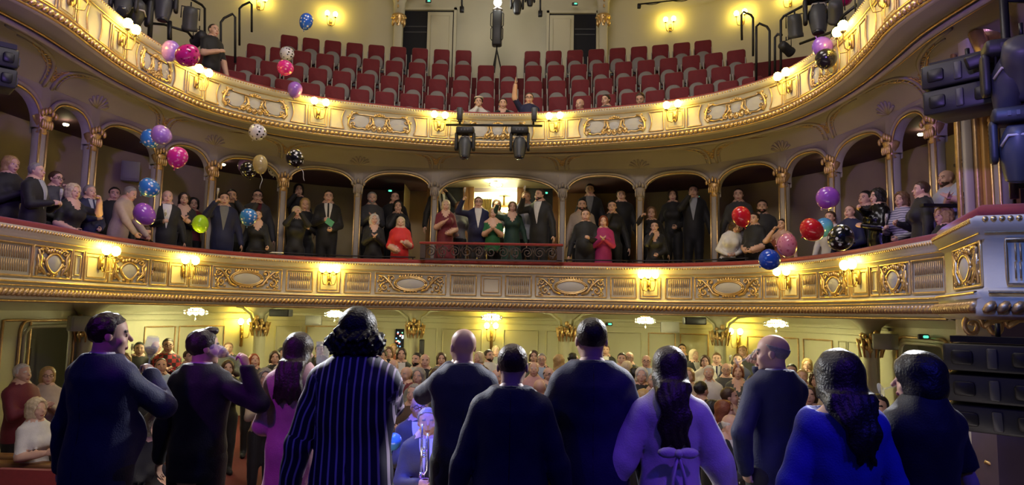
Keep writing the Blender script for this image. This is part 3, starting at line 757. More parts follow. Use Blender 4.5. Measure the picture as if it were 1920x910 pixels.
# stalls columns with gilded flower capitals
STC = [(487, 15.0), (778, 15.6), (1062, 15.6), (1350, 15.2), (1632, 11.8), (163, 11.2)]
for px, Y in STC:
    p = aty(px, 625, Y); zf = zfloor(Y)
    c = empty('stalls_column', (p[0], p[1], zf), 0, WS); h = 1.86-zf
    mb = MB(); mb.lathe([(0.17, 0), (0.17, 0.1), (0.13, 0.16), (0.125, h-0.62), (0.14, h-0.6), (0.125, h-0.57), (0.13, h-0.35), (0.17, h-0.22), (0.30, h-0.10), (0.55, h-0.02), (0.62, h)], (0, 0, 0), 16); mb.obj('shaft', GREENC, c)
    mb = MB(); zc = h-0.47; q = random.Random(px)
    for k in range(22):
        a = PI+PI*k/21*1.0; r = 0.15+0.03*q.random(); z = zc+(q.random()-0.5)*0.26
        mb.ball((r*math.cos(a), r*math.sin(a), z), (0.045, 0.045, 0.04+0.02*q.random()), 6, 4)
    for k in range(7):
        a = PI+PI*k/6; mb.tube([(0.15*math.cos(a), 0.15*math.sin(a), zc), (0.22*math.cos(a), 0.22*math.sin(a), zc+0.06), (0.20*math.cos(a), 0.20*math.sin(a), zc-0.08), (0.16*math.cos(a), 0.16*math.sin(a), zc-0.24)], [0.03, 0.03, 0.022, 0.012], 5)
    mb.ball((0, -0.2, zc+0.16), (0.05, 0.05, 0.06)); mb.obj('flower_capital', GOLD, c)
    if 400 < px < 1500:
        mb = MB()
        for sg in (-1, 1): mb.tube([(sg*0.13, -0.10, h-0.45), (sg*0.17, -0.12, h-0.25), (sg*0.36, -0.12, h-0.10), (sg*0.75, -0.10, h-0.04), (sg*1.25, -0.1, h-0.035)], 0.028, 6)
        mb.obj('bracket_moulding', GREENC, c)
# wooden parapets of the side box at lower left
pb = sroot('wall_side_box', 'red brown wooden box parapets at the lower left')
A_, B_ = aty(-40, 868, 7.4), aty(118, 868, 7.0)
for (xa, ya, xb, yb, Y, nm) in ((-40, 856, 62, 853, 8.3, 'upper_rail'), (-40, 872, 118, 866, 7.9, 'middle_rail')):
    p, q = aty(xa, ya, Y), aty(xb, yb, Y); mb = MB()
    L_ = q[0]-p[0]; c = (p+q)/2; mb.rbox((c[0], c[1], c[2]-0.03), (L_, 0.22, 0.09), 0.03, 3, 'x'); mb.obj(nm, WOOD, pb)
    mb = MB(); mb.box((c[0], c[1]+0.02, c[2]-0.5), (L_, 0.12, 0.9)); mb.obj('parapet_panel', REDV, pb, False)
p, q = aty(30, 876, 7.7), aty(118, 886, 7.2); mb = MB(); mb.box(((p[0]+q[0])/2, 7.45, (p[2]+q[2])/2-0.35), (q[0]-p[0], 0.08, 0.7)); mb.obj('parapet_panel', REDV, pb, False)

# ================================================================== CENTRE BOX AND FOYER
CB = sroot('wall_centre_box', 'dark wooden screen with door and glass at the back of the centre box')
YB = 15.15
X0, X1 = COLS[len(COLS)//2-1], COLS[len(COLS)//2]
mb = MB(); mb.box(((X0+X1)/2, 14.25, 2.24), (X1-X0-0.1, 1.85, 0.36)); mb.obj('raised_floor', CARPET, CB, False)
def xz(px, py, Y=YB): q = aty(px, py, Y); return q[0], q[2]
zt = xz(920, 344)[1]
def vbox(pxa, pxb, z0, z1, nm, m_, dy=0.0, th=0.08):
    xa, xb = xz(pxa, 400)[0], xz(pxb, 400)[0]; mb = MB(); mb.box(((xa+xb)/2, YB+dy, (z0+z1)/2), (xb-xa, th, z1-z0)); return mb.obj(nm, m_, CB, False)
for a, b in ((800, 808), (868, 880), (880, 888), (969, 977), (977, 985), (1036, 1046)): vbox(a, b, 2.4, zt, 'wooden_post', WOOD, -0.02 if a in (880, 969) else 0, 0.12)
vbox(800, 1046, zt-0.10, zt+0.02, 'wooden_head', WOOD, 0, 0.14)
for a, b in ((808, 868), (985, 1036)):
    vbox(a, b, 2.4, 3.05, 'wooden_dado', WOOD, 0.0); vbox(a, b, 3.05, zt-0.10, 'dark_glass_pane', LENS, 0.03, 0.03)
    vbox(a, b, 3.72, 3.78, 'glazing_bar', BLACK, -0.01, 0.03)
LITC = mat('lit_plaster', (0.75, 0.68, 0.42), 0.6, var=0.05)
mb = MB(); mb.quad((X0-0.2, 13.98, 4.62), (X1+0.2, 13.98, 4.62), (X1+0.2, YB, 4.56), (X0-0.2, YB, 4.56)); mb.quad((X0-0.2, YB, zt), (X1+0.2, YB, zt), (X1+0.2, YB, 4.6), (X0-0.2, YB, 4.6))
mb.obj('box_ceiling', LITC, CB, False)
xa, xb = xz(888, 400)[0], xz(969, 400)[0]
FY = sroot('wall_foyer', 'bright cream foyer seen through the centre box door')
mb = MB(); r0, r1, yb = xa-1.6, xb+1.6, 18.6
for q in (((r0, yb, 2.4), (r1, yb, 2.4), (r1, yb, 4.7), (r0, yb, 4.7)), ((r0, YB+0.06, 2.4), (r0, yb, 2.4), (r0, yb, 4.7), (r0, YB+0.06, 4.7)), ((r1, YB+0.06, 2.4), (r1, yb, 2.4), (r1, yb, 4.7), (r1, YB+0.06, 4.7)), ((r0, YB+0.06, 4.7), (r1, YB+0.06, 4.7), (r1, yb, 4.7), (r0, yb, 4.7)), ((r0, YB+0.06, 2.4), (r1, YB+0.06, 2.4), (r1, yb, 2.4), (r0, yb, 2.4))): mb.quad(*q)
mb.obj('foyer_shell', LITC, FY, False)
CURT = mat('yellow_curtain', (0.72, 0.60, 0.30), 0.7, var=0.1)
mb = MB(); c0, c1 = xz(886, 400, 16.6)[0], xz(922, 400, 16.6)[0]; pr = []
for k in range(41): t = k/40; pr.append((c0+(c1-c0)*t, 16.6+0.05*math.sin(t*2*PI*9)))
mb.grid([[(x, y, 2.4) for x, y in pr], [(x, y, 4.55) for x, y in pr]]); mb.obj('curtain', CURT, FY)
WG2 = mat('foyer_window_glass', (0.6, 0.75, 0.62), 0.1, var=0.2, scale=3, emit=(0.75, 0.9, 0.7), estr=0.8)
w0, w1 = xz(922, 400, 18.3)[0], xz(975, 400, 18.3)[0]
for i in range(3):
    for j in range(3):
        mb = MB(); wx = (w1-w0)/3; mb.box((w0+wx*(i+0.5), 18.35, 2.9+0.58*(j+0.5)), (wx-0.05, 0.03, 0.53)); mb.obj('window_pane', WG2, FY, False)
# iron box railing
RLc = 13.06; xA, xB = aty(788, 475, RLc)[0], aty(1054, 480, RLc)[0]; z0, z1 = 2.77, 3.07
IRON = mat('wrought_iron', (0.10, 0.075, 0.07), 0.45, 0.6, var=0.2)
rl = tag(empty('box_railing', ((xA+xB)/2, RLc, z0)), 'wrought iron scroll railing with red top rail on the centre box', 'railing')
cx = (xA+xB)/2; hw = (xB-xA)/2; dz = z1-z0
mb = MB(); mb.rbox((0, 0, dz+0.01), (2*hw+0.04, 0.09, 0.05), 0.02, 3, 'x'); mb.obj('top_rail', REDV, rl)
mb = MB(); mb.box((0, 0, 0.0), (2*hw, 0.05, 0.03)); mb.obj('bottom_rail', IRON, rl, False)
for sx in (-1, 1):
    mb = MB(); mb.box((sx*(hw-0.05), 0, dz/2), (0.10, 0.05, dz)); mb.obj('end_panel', IRON, rl, False)
nS = 11
for k in range(nS):
    x = -hw+0.2+(2*hw-0.4)*k/(nS-1); sg = 1 if k % 2 else -1; mb = MB(); R = dz*0.36
    if k % 3 == 1: mb.tube([(x, 0, 0.02), (x, 0, dz-0.02)], 0.010, 5); mb.tube([(x+0.06*math.cos(a), 0, dz/2+0.11*math.sin(a)) for a in np.linspace(0, 2*PI, 13)], 0.010, 5)
    pts = [(x+sg*R*(1-0.8*t)*math.cos(t*11), 0, dz/2+R*(1-0.8*t)*math.sin(t*11)) for t in np.linspace(0, 1, 26)]
    mb.tube(pts, 0.012, 5); mb.tube([(x-sg*R*0.9, 0, 0.02), (x-sg*R*1.1, 0, dz*0.5), (x-sg*R*0.7, 0, dz-0.03)], 0.009, 5); mb.obj('scroll', IRON, rl)

# ================================================================== PROSCENIUM SIDE ON THE RIGHT
PR = sroot('wall_proscenium', 'gilded proscenium pier and projecting stage box on the right')
p = aty(1832, 300, 7.9)
for xo, w, m_, nm in ((-0.16, 0.05, GOLDD, 'gilt_strip'), (-0.08, 0.10, CREAM, 'fluted_strip'), (0.0, 0.07, GOLDD, 'gilt_strip'), (0.09, 0.13, mat('ochre_panel', (0.55, 0.32, 0.10), 0.45, 0.3, var=0.2), 'ochre_panel'), (0.20, 0.09, CREAM, 'outer_strip')):
    mb = MB(); mb.rbox((p[0]+xo, p[1]-xo*0.5, 3.6), (w, 0.07, 3.8), 0.02, 2, 'z'); mb.obj(nm, m_, PR)
mb = MB()
for k in range(9): mb.ball((p[0]+0.06, p[1]-0.16, 4.05-0.05*k), (0.03-0.002*k, 0.03, 0.045), 6, 4)
mb.obj('gilt_pendant', GOLD, PR)
mb = MB(); mb.box((p[0]+0.95, p[1]+0.3, 4.5), (1.4, 0.1, 8.0)); mb.obj('proscenium_wall', mat('dark_purple_wall', (0.10, 0.07, 0.13), 0.6, var=0.2), PR, False)
for xo in (0.42, 0.55): 
    mb = MB(); mb.box((p[0]+xo, p[1]+0.2, 3.6), (0.05, 0.08, 3.0)); mb.obj('gilt_strip', GOLDD, PR, False)
# sculpted gilded bust at the top of the pier
q = aty(1868, 18, 7.4); mb = MB()
mb.ball((q[0], q[1], q[2]), (0.15, 0.15, 0.19), 12, 8); mb.ball((q[0]-0.02, q[1]-0.12, q[2]-0.06), (0.05, 0.06, 0.06)); mb.ball((q[0], q[1]+0.03, q[2]+0.10), (0.18, 0.17, 0.12), 10, 6)
mb.ball((q[0], q[1]-0.02, q[2]-0.26), (0.26, 0.14, 0.12), 10, 6); mb.tube([(q[0]-0.22, q[1], q[2]-0.25), (q[0]-0.18, q[1]-0.06, q[2]-0.55), (q[0]-0.02, q[1]-0.06, q[2]-0.85)], [0.09, 0.07, 0.02], 8)
mb.tube([(q[0]+0.22, q[1], q[2]-0.25), (q[0]+0.14, q[1]-0.06, q[2]-0.55), (q[0]+0.0, q[1]-0.06, q[2]-0.85)], [0.09, 0.07, 0.02], 8)
mb.obj('sculpted_bust', GOLD, PR)
mb = MB(); mb.rbox((q[0]-0.16, q[1]+0.25, 4.9), (0.14, 0.2, 1.4), 0.03, 2, 'z'); mb.obj('upper_strip', CREAM, PR)
# projecting box front: two facets
BX = [np.array((5.22, 7.52)), np.array((4.70, 6.02)), np.array((6.1, 5.45))]
def mitre(mb, pts, prof):
    rows = []; N = []
    for i in range(len(pts)-1): T = (pts[i+1]-pts[i])/np.hypot(*(pts[i+1]-pts[i])); N.append(np.array([T[1], -T[0]]))
    for i, p in enumerate(pts):
        if i == 0: m = N[0]
        elif i == len(pts)-1: m = N[-1]
        else: m = (N[i-1]+N[i])/(1+N[i-1]@N[i])
        rows.append([(p[0]+m[0]*n, p[1]+m[1]*n, z) for n, z in prof])
    mb.grid(rows, flip=True); return mb
class Poly:
    def __init__(s, a, b): s.a, s.b = a, b; s.L = np.hypot(*(b-a)); s.T = (b-a)/s.L; s.N = np.array([s.T[1], -s.T[0]])
    def frame(s, t): return s.a+s.T*t, s.T, s.N
    def pt(s, t, n, z): q = s.a+s.T*t+s.N*n; return (q[0], q[1], z)
    def rng(s, a, b, step): return np.linspace(a, b, max(2, int((b-a)/step)))
prof = [(-0.9, 1.84), (-0.1, 1.80), (0.0, 1.80), (0.06, 1.84), (0.075, 1.90), (0.05, 1.985), (0.075, 2.03), (0.05, 2.055), (0.0, 2.065), (-0.012, 2.08), (-0.012, 2.50), (0.02, 2.53), (0.05, 2.58), (0.09, 2.635), (0.095, 2.67), (0.06, 2.69), (-0.16, 2.69), (-0.16, 2.0)]
BP = [np.array((5.98, 7.72))]+BX
mb = MB(); mitre(mb, BP, prof[1:]); mb.obj('box_parapet', CREAM, PR)
mb = MB(); mb.add([(p_[0], p_[1], 1.82) for p_ in BP]+[(6.3, 7.6, 1.82)], [(0, 1, 2, 3, 4)]); mb.obj('box_soffit', CREAM, PR, False)
mb = MB(); mitre(mb, BP, [(0.03, 2.69), (0.05, 2.73), (0.0, 2.79), (-0.2, 2.82)]); mb.obj('velvet_rail', REDV, PR)
for i in range(2):
    f = Poly(BX[i], BX[i+1])
    rope('leaf_moulding', f, 0, f.L, 0.08, 1.905, 0.066, 0.10, PR, GOLDD, 0.7); rope('bead_moulding', f, 0, f.L, 0.085, 2.655, 0.028, 0.06, PR, GOLD, 0.9)
    for n_, z_, r_ in ((0.08, 2.03, 0.016), (0.03, 2.545, 0.010)): bead('gilt_line', f, 0, f.L, n_, z_, r_, PR, GOLD)
    P = (lambda f: (lambda u, v, d=0.0: f.pt(u, d, v)))(f)
    if i == 0:
        mb = MB(); frame_rect(mb, P, 0.45, f.L-0.12, PZ0, PZ1, 0.014); mb.obj('panel_frame', GOLD, PR)
        cartouche_square(PR, f, (0.45+f.L-0.12)/2, (PZ0+PZ1)/2, 0.0, f.L-0.63, 0.40)
    else: grille(PR, P, 0.15, f.L-0.4, PZ0, PZ1)
# underside scroll brackets and pier below the box
mb = MB()
for px in (1823, 1868):
    c = aty(px, 612, 6.6); mb.tube([(c[0]+0.10*(1-0.8*t)*math.cos(t*9), c[1], c[2]+0.12*(1-0.8*t)*math.sin(t*9)) for t in np.linspace(0, 1, 20)], 0.022, 6)
    mb.tube([(c[0]+0.1, c[1], c[2]), (c[0]+0.2, c[1], c[2]+0.06), (c[0]+0.4, c[1], c[2]+0.08)], 0.03, 6)
mb.obj('scroll_bracket', GOLDD, PR)
p = aty(1880, 800, 7.2)
for pxa, pxb, Y, m_, nm in ((1868, 1960, 7.0, MATS['dark_purple_wall'], 'pier'), (1846, 1868, 7.2, CREAM, 'pier_panel')):
    a, b = aty(pxa, 800, Y), aty(pxb, 800, Y); mb = MB(); mb.box(((a[0]+b[0])/2, Y+0.2, 0.45), (b[0]-a[0], 0.4, 2.7)); mb.obj(nm, m_, PR, False)
a, b = aty(1846, 866, 7.15), aty(1872, 876, 7.1); mb = MB(); mb.tube([a, b], 0.02, 6); mb.obj('gilt_line', GOLD, PR)
# ================================================================== SEATS
def ord_(n): return {1: 'first', 2: 'second', 3: 'third', 4: 'fourth', 5: 'fifth', 6: 'sixth', 7: 'seventh', 8: 'eighth', 9: 'ninth', 10: 'tenth', 11: 'eleventh'}.get(n, str(n)+'th')
def seat_proto():
    r = empty('theatre_seat')
    mb = MB(); rows = []
    for k in range(9):                                   # backrest: curved slab with rounded top
        pass
    mb.rbox((0, 0.05, 0.60), (0.435, 0.075, 0.52), 0.06, 4, 'y'); mb.obj('backrest', SEATV, r)
    mb = MB(); mb.rbox((0, -0.045, 0.345), (0.38, 0.085, 0.40), 0.17, 6, 'y'); mb.obj('seat_pad', mat('seat_underside', (0.24, 0.22, 0.21), 0.55, var=0.1), r)
    mb = MB(); mb.rbox((0, 0.10, 0.56), (0.43, 0.03, 0.60), 0.06, 3, 'y'); mb.obj('back_shell', SEATG, r)
    for sx in (-1, 1):
        mb = MB(); mb.rbox((sx*0.226, 0.03, 0.32), (0.022, 0.24, 0.62), 0.012, 2, 'z'); mb.obj('side_frame', SEATG, r)
    mb = MB(); mb.box((0, 0.05, 0.18), (0.44, 0.06, 0.06)); mb.obj('crossbar', BLACK, r, False)
    return r
SEAT = seat_proto(); seat_used = [False]
def place_seat(k, px, label):
    Y, z, R = ROWS[k]; xs = np.linspace(-7.5, 7.5, 600)
    pp = np.array([proj((row_pt(k, x)[0], row_pt(k, x)[1], z+0.6))[0] for x in xs]); x = float(np.interp(px, pp, xs))
    o = SEAT if not seat_used[0] else copy_tree(SEAT); seat_used[0] = True
    q = row_pt(k, x); o.location = q; o.scale = (0.93, 1, 1); o.rotation_euler = (0, 0, -math.asin(max(-1, min(1, x/R))))
    tag(o, label, 'seat', 'red velvet gallery seats'); return o
rown = ['front', 'second', 'third', 'fourth', 'back']
for k, L, Cn, Rr in ((4, (542, 869, 9), (), (998, 1318, 9)), (3, (480, 868, 10), (911, 953), (1000, 1380, 10)), (2, (461, 865, 10), (910, 954), (1000, 1395, 10)), (1, (441, 861, 10), (909, 954), (1000, 1410, 10)), (0, (590, 858, 7), (905, 950), (1003, 1230, 6))):
    for i, px in enumerate(np.linspace(*L)): place_seat(k, px, f'dark red velvet seat, {rown[k]} gallery row, left block, {ord_(L[2]-i)} from the centre')
    for i, px in enumerate(Cn): place_seat(k, px, f'dark red velvet seat, {rown[k]} gallery row, {"left" if i == 0 else "right"} of the middle pair')
    for i, px in enumerate(np.linspace(*Rr)): place_seat(k, px, f'dark red velvet seat, {rown[k]} gallery row, right block, {ord_(i+1)} from the centre')

# ================================================================== SCONCES AND CHANDELIERS
BRASS = mat('aged_brass', (0.45, 0.30, 0.12), 0.35, 0.9, var=0.2)
def sconce(arms, name='wall_sconce', tall=False, scale=1.0):
    """wall plane at y=0, lamp projects to -y; origin at the back plate"""
    r = empty(name)
    mb = MB(); mb.rbox((0, -0.012, 0.0 if not tall else -0.05), (0.075, 0.03, 0.20 if not tall else 0.55), 0.03, 3, 'y'); mb.ball((0, -0.03, -0.02), (0.03, 0.03, 0.05)); mb.obj('back_plate', BRASS, r)
    n = arms
    for k in range(n):
        if n == 2: x, y = (-0.105, 0.105)[k], -0.16
        elif n == 3: x, y = (-0.13, 0.0, 0.13)[k], (-0.15, -0.22, -0.15)[k]
        else: x, y = 0, -0.2
        top = 0.10 if not tall else 0.16
        mb = MB(); pts = [(0, -0.03, -0.04), (x*0.3, y*0.45, -0.13), (x*0.8, y*0.85, -0.12), (x, y, -0.02), (x, y, top)]
        P = []
        for i in range(len(pts)-1):
            for t in np.linspace(0, 1, 4)[:-1]: P.append(tuple(np.array(pts[i])*(1-t)+np.array(pts[i+1])*t))
        P.append(pts[-1]); mb.tube(P, 0.008, 6)
        mb.lathe([(0.010, top-0.03), (0.028, top-0.015), (0.040, top), (0.012, top+0.01)], (x, y, 0), 10); arm = mb.obj('arm', BRASS, r)
        mb = MB(); mb.lathe([(0.022, top+0.008), (0.052, top+0.035), (0.063, top+0.075), (0.055, top+0.115), (0.03, top+0.14), (0.001, top+0.147)], (x, y, 0), 10); mb.obj('glass_shade', BULB, arm)
        if not tall:
            mb = MB()
            for q in range(6): a = 2*PI*q/6; mb.ball((x+0.045*math.cos(a), y+0.045*math.sin(a), top-0.025), (0.007, 0.007, 0.016), 5, 4)
            mb.obj('crystal_drops', CRYST, arm)['kind'] = 'stuff'
    return r
def put_on(plan, o, s, n, z, label, group):
    p, T, N = plan.frame(s); o.location = (p[0]+N[0]*n, p[1]+N[1]*n, z); o.rotation_euler = (0, 0, math.atan2(T[1], T[0])); tag(o, label, 'sconce', group)
SA = sconce(2); SB = sconce(3, 'wall_sconce'); SA_used = SB_used = False
places1 = ['far left end', 'second from the left end', 'left of the centre', 'right of the centre', 'second from the right end', 'far right end']
for i, s in enumerate(SCONCE1):
    three = i in (2, 3); src = SB if three else SA; used = SB_used if three else SA_used
    o = src if not used else copy_tree(src)
    if three: SB_used = True
    else: SA_used = True
    put_on(F1, o, s, 0.0, 2.36, f'{"three" if three else "two"}-lamp brass sconce on lower balcony front, {places1[i]}', 'sconces on the lower balcony front')
pl2 = ['cut off at the upper left edge', 'above the pale blue balloon', 'behind the magenta balloon', 'third left of the centre cartouche', 'just left of the hanging moving lights', 'just right of the hanging moving lights', 'between the two right cartouches', 'below the right gallery lamps', 'beside the violet balloon on the right', 'cut off at the upper right edge']
for i, s in enumerate(SCONCE2):
    put_on(F2, copy_tree(SA), s, 0.0, 5.40, f'two-lamp sconce on the gallery front, {pl2[i]}', 'sconces on the gallery front')
for px, py, lab in ((481, 12, 'at the upper left of the red seats'), (617, 42, 'above the back row left block'), (1257, 52, 'above the back row right block'), (1393, 40, 'beside the right black handrail'), (1484, 6, 'cut off at the top right')):
    sg = GW.from_px(px, 8.6); p, T, N = GW.frame(sg)
    zz = 8.6
    for z_ in np.linspace(7.5, 11, 400):
        if abs(proj((p[0], p[1], z_))[1]-py) < abs(proj((p[0], p[1], zz))[1]-py): zz = z_
    put_on(GW, copy_tree(SA), sg, 0.0, zz, f'two-lamp sconce on the gallery wall, {lab}', 'sconces on the gallery wall')
ST_ = sconce(2, 'wall_sconce', True); first = True
for px, py, lab in ((452, 612, 'by the left flower capital'), (922, 602, 'in the middle of the back wall'), (1385, 630, 'by the right flower capital')):
    o = ST_ if first else copy_tree(ST_); first = False
    sg = SW.from_px(px, 1.3); put_on(SW, o, sg, 0.02, 1.22, f'two-lamp sconce with long back plate in stalls, {lab}', 'sconces in the stalls')
def chandelier():
    r = empty('crystal_chandelier')
    mb = MB(); mb.tube([(0, 0, 0), (0, 0, 0.13)], 0.012, 6); mb.lathe([(0.02, 0.0), (0.10, -0.01), (0.10, -0.03), (0.02, -0.05), (0.015, -0.12)], (0, 0, 0), 12); mb.tube([(0.17*math.cos(a), 0.17*math.sin(a), -0.09) for a in np.linspace(0, 2*PI, 17)[:-1]], 0.012, 5, closed=True); mb.obj('brass_frame', BRASS, r)
    for k in range(6):
        a = 2*PI*k/6; mb = MB(); mb.lathe([(0.001, -0.16), (0.035, -0.14), (0.045, -0.10), (0.035, -0.06), (0.001, -0.045)], (0.12*math.cos(a), 0.12*math.sin(a), 0), 8); mb.obj('lamp', BULBW, r)
    mb = MB()
    for k in range(14):
        a = 2*PI*k/14
        for j in range(2): mb.ball((0.21*math.cos(a), 0.21*math.sin(a), -0.08-0.05*j), (0.012, 0.012, 0.024), 5, 4)
    mb.ball((0, 0, -0.24), (0.02, 0.02, 0.03)); mb.tube([(0, 0, -0.12), (0, 0, -0.22)], 0.004, 4); o = mb.obj('crystal_drops', CRYST, r); o['kind'] = 'stuff'
    return r
CH = chandelier(); first = True
for px, py, lab in ((367, 586, 'leftmost of five'), (628, 586, 'behind the curly head'), (922, 586, 'middle one of five'), (1210, 598, 'right of the tall performer'), (1455, 606, 'rightmost of five')):
    p = atz(px, py, 1.80); d = (14.2 if 500 < px < 1400 else 12.8); p = aty(px, py, d); o = CH if first else copy_tree(CH); first = False
    o.location = (p[0], p[1], 1.765); tag(o, f'glowing crystal ceiling chandelier under the lower balcony, {lab}', 'chandelier', 'chandeliers under the balcony')
p = aty(930, 336, 14.5); o = copy_tree(CH); o.location = (p[0], p[1], 4.58); o.scale = (0.7, 0.7, 0.6); tag(o, 'small crystal ceiling lamp inside the centre box', 'chandelier')
p = aty(945, 375, 17.0); o = copy_tree(CH); o.location = (p[0], p[1], 4.45); o.scale = (2.4, 2.4, 3.0); tag(o, 'large bright chandelier in the foyer behind the centre box', 'chandelier')
# ================================================================== BALLOONS
def balloon_mat(name, c, dots=None, alpha=1.0):
    m = mat('balloon_'+name, c, 0.22, var=0.06, coat=0.6, trans=0.0)
    nt = m.node_tree; b = nt.nodes['Principled BSDF']; b.inputs['Subsurface Weight'].default_value = 0.35; b.inputs['Subsurface Radius'].default_value = (0.1, 0.08, 0.08); b.inputs['Subsurface Scale'].default_value = 0.5
    if dots:
        N, L = nt.nodes, nt.links; tc = N.new('ShaderNodeTexCoord'); v = N.new('ShaderNodeTexVoronoi'); v.inputs['Scale'].default_value = 17; v.inputs['Randomness'].default_value = 0.35
        L.new(tc.outputs['Object'], v.inputs['Vector']); r = N.new('ShaderNodeMath'); r.operation = 'LESS_THAN'; r.inputs[1].default_value = 0.30; L.new(v.outputs['Distance'], r.inputs[0])
        mx = N.new('ShaderNodeMix'); mx.data_type = 'RGBA'; mx.inputs[6].default_value = (*c, 1); mx.inputs[7].default_value = (*dots, 1)
        L.new(r.outputs[0], mx.inputs[0]); L.new(mx.outputs[2], b.inputs['Base Color'])
    return m
WH, BK = (0.8, 0.8, 0.82), (0.01, 0.01, 0.012)
BM = {'light_blue': ((0.10, 0.36, 0.72), None), 'lilac': ((0.42, 0.22, 0.62), (0.55, 0.36, 0.72)), 'magenta': ((0.62, 0.02, 0.20), (0.20, 0.0, 0.05)), 'blue_dots': ((0.02, 0.12, 0.62), WH), 'sky_dots': ((0.04, 0.22, 0.60), WH), 'white_dots': ((0.72, 0.68, 0.78), BK), 'pink_dots': ((0.72, 0.03, 0.30), (0.85, 0.3, 0.5)), 'violet': ((0.32, 0.14, 0.66), None), 'red_dots': ((0.66, 0.02, 0.10), (0.8, 0.45, 0.5)), 'purple': ((0.36, 0.10, 0.60), None), 'lime': ((0.42, 0.72, 0.03), None), 'black_dots': ((0.008, 0.008, 0.010), WH), 'gold': ((0.42, 0.33, 0.16), None), 'red': ((0.66, 0.015, 0.03), (0.75, 0.1, 0.1)), 'pink': ((0.68, 0.24, 0.36), (0.5, 0.12, 0.22)), 'blue': ((0.01, 0.08, 0.60), (0.1, 0.25, 0.8)), 'black': ((0.012, 0.01, 0.016), None)}
BMAT = {k: balloon_mat(k, c, d) for k, (c, d) in BM.items()}
def balloon(px, py, rx, ry, mk, label, tilt=0.0, down=True, string=0.0, Y=None):
    R = 0.140; Yd = Y or R*F_PX/((rx+ry)/2); p = aty(px, py, Yd)
    rr = Yd/F_PX; ax, az = rx*rr, ry*rr
    o = thing('balloon', label, 'balloon', p, 0, 'party balloons in the air'); o.rotation_euler = (0, tilt, 0)
    prof = []
    for i in range(15):
        a = -PI/2+PI*i/14; z = math.sin(a); r = math.cos(a)*(1.0+0.06*z); prof.append((max(r*ax, 0.001), z*az*(1.06 if z < 0 else 0.97)))
    mb = MB(); mb.lathe(prof, (0, 0, 0), 20); mb.obj('skin', BMAT[mk], o)
    zb = -az*1.06; mb = MB(); mb.lathe([(0.006, 0.012), (0.009, -0.004), (0.005, -0.010), (0.013, -0.026), (0.001, -0.022)], (0, 0, zb), 8); mb.obj('knot', BMAT[mk], o)
    if string:
        mb = MB(); mb.tube([(0.02*math.sin(t*5), 0.01*math.cos(t*4), zb-0.02-string*t) for t in np.linspace(0, 1, 12)], 0.0035, 4); mb.obj('ribbon', mat('white_ribbon', (0.7, 0.7, 0.72), 0.5, var=0), o)
    return o
for a in ((222, 67, 19, 18, 'light_blue', 'pale blue balloon below the upper left sconce', 1.4), (320, 95, 17, 21, 'lilac', 'lilac speckled balloon left of the magenta one, by the gallery front', 0.2), (352, 104, 24, 20, 'magenta', 'magenta balloon with dark dots over the gallery front sconce', -0.6),
          (574, 40, 13, 17, 'blue_dots', 'blue balloon with white dots above the red seats', 0.2), (538, 101, 14, 14, 'white_dots', 'white balloon with dark dots above a magenta one, over the red seats', 0.3), (535, 127, 16, 15, 'pink_dots', 'bright pink balloon under a white dotted one, over the red seats', 0.4), (553, 168, 14, 16, 'violet', 'violet balloon over the gallery rail, lowest of three', 0.1),
          (483, 248, 17, 16, 'white_dots', 'white balloon with black dots in front of the left cove', 0.5), (303, 253, 20, 18, 'lilac', 'lilac balloon behind a blue dotted one, at the left arches', 0.9), (282, 260, 19, 17, 'sky_dots', 'blue balloon with white dots touching a lilac one', 1.2), (333, 295, 19, 21, 'pink_dots', 'crimson pink balloon with pale dots in a left arch', 0.2), (280, 352, 20, 18, 'sky_dots', 'blue white-dotted balloon above the purple balloon on the left', 0.8), (271, 402, 23, 18, 'purple', 'plain purple balloon held up over the left balcony rail', 1.1), (376, 420, 18, 14, 'lime', 'lime green balloon in front of a left column', 1.5), (466, 407, 16, 17, 'sky_dots', 'blue dotted balloon before the woman in black', 0.1),
          (459, 310, 13, 15, 'lilac', 'lilac balloon half hidden by a black dotted one', 0.3), (466, 318, 16, 16, 'black_dots', 'black balloon with white dots in a bunch of four', -0.2), (488, 308, 14, 19, 'gold', 'shiny gold balloon in the bunch of four', -0.1), (515, 317, 13, 14, 'white_dots', 'white balloon with dots at the right of the bunch', 0.1), (553, 297, 17, 18, 'black_dots', 'lone black balloon with white dots and a ribbon', -0.5),
          (1552, 371, 21, 21, 'purple', 'plain purple balloon touched by the woman in sequins', 0.5), (1390, 406, 17, 20, 'red', 'red balloon near the man in black in the right loges', -0.3), (1545, 426, 16, 18, 'light_blue', 'blue balloon half hidden behind a red one on the right', 0.2), (1522, 431, 23, 19, 'red', 'red balloon in front of the person in white', 0.9), (1476, 460, 23, 17, 'pink', 'pale pink balloon above the right balcony rail', 1.5), (1443, 487, 20, 19, 'blue', 'blue balloon resting at the right balcony rail', 0.9), (1576, 446, 25, 22, 'black_dots', 'large black balloon with white dots held at the right rail', -1.2),
          (1549, 110, 20, 19, 'black', 'dark balloon behind the violet one at the upper right', 0.3), (1542, 88, 19, 19, 'violet', 'violet balloon at the upper right by the gallery front', 2.6), (1578, 0, 19, 10, 'magenta', 'magenta balloon cut off at the top edge on the right', 0.2)):
    balloon(a[0], a[1], a[2], a[3], a[4], a[5], a[6], string=0.22 if a[0] in (553, 488) and a[1] > 290 else 0.0)
balloon(738, 828, 15, 16, 'light_blue', 'small blue lit balloon beside the striped jacket', 0.2, Y=6.6)

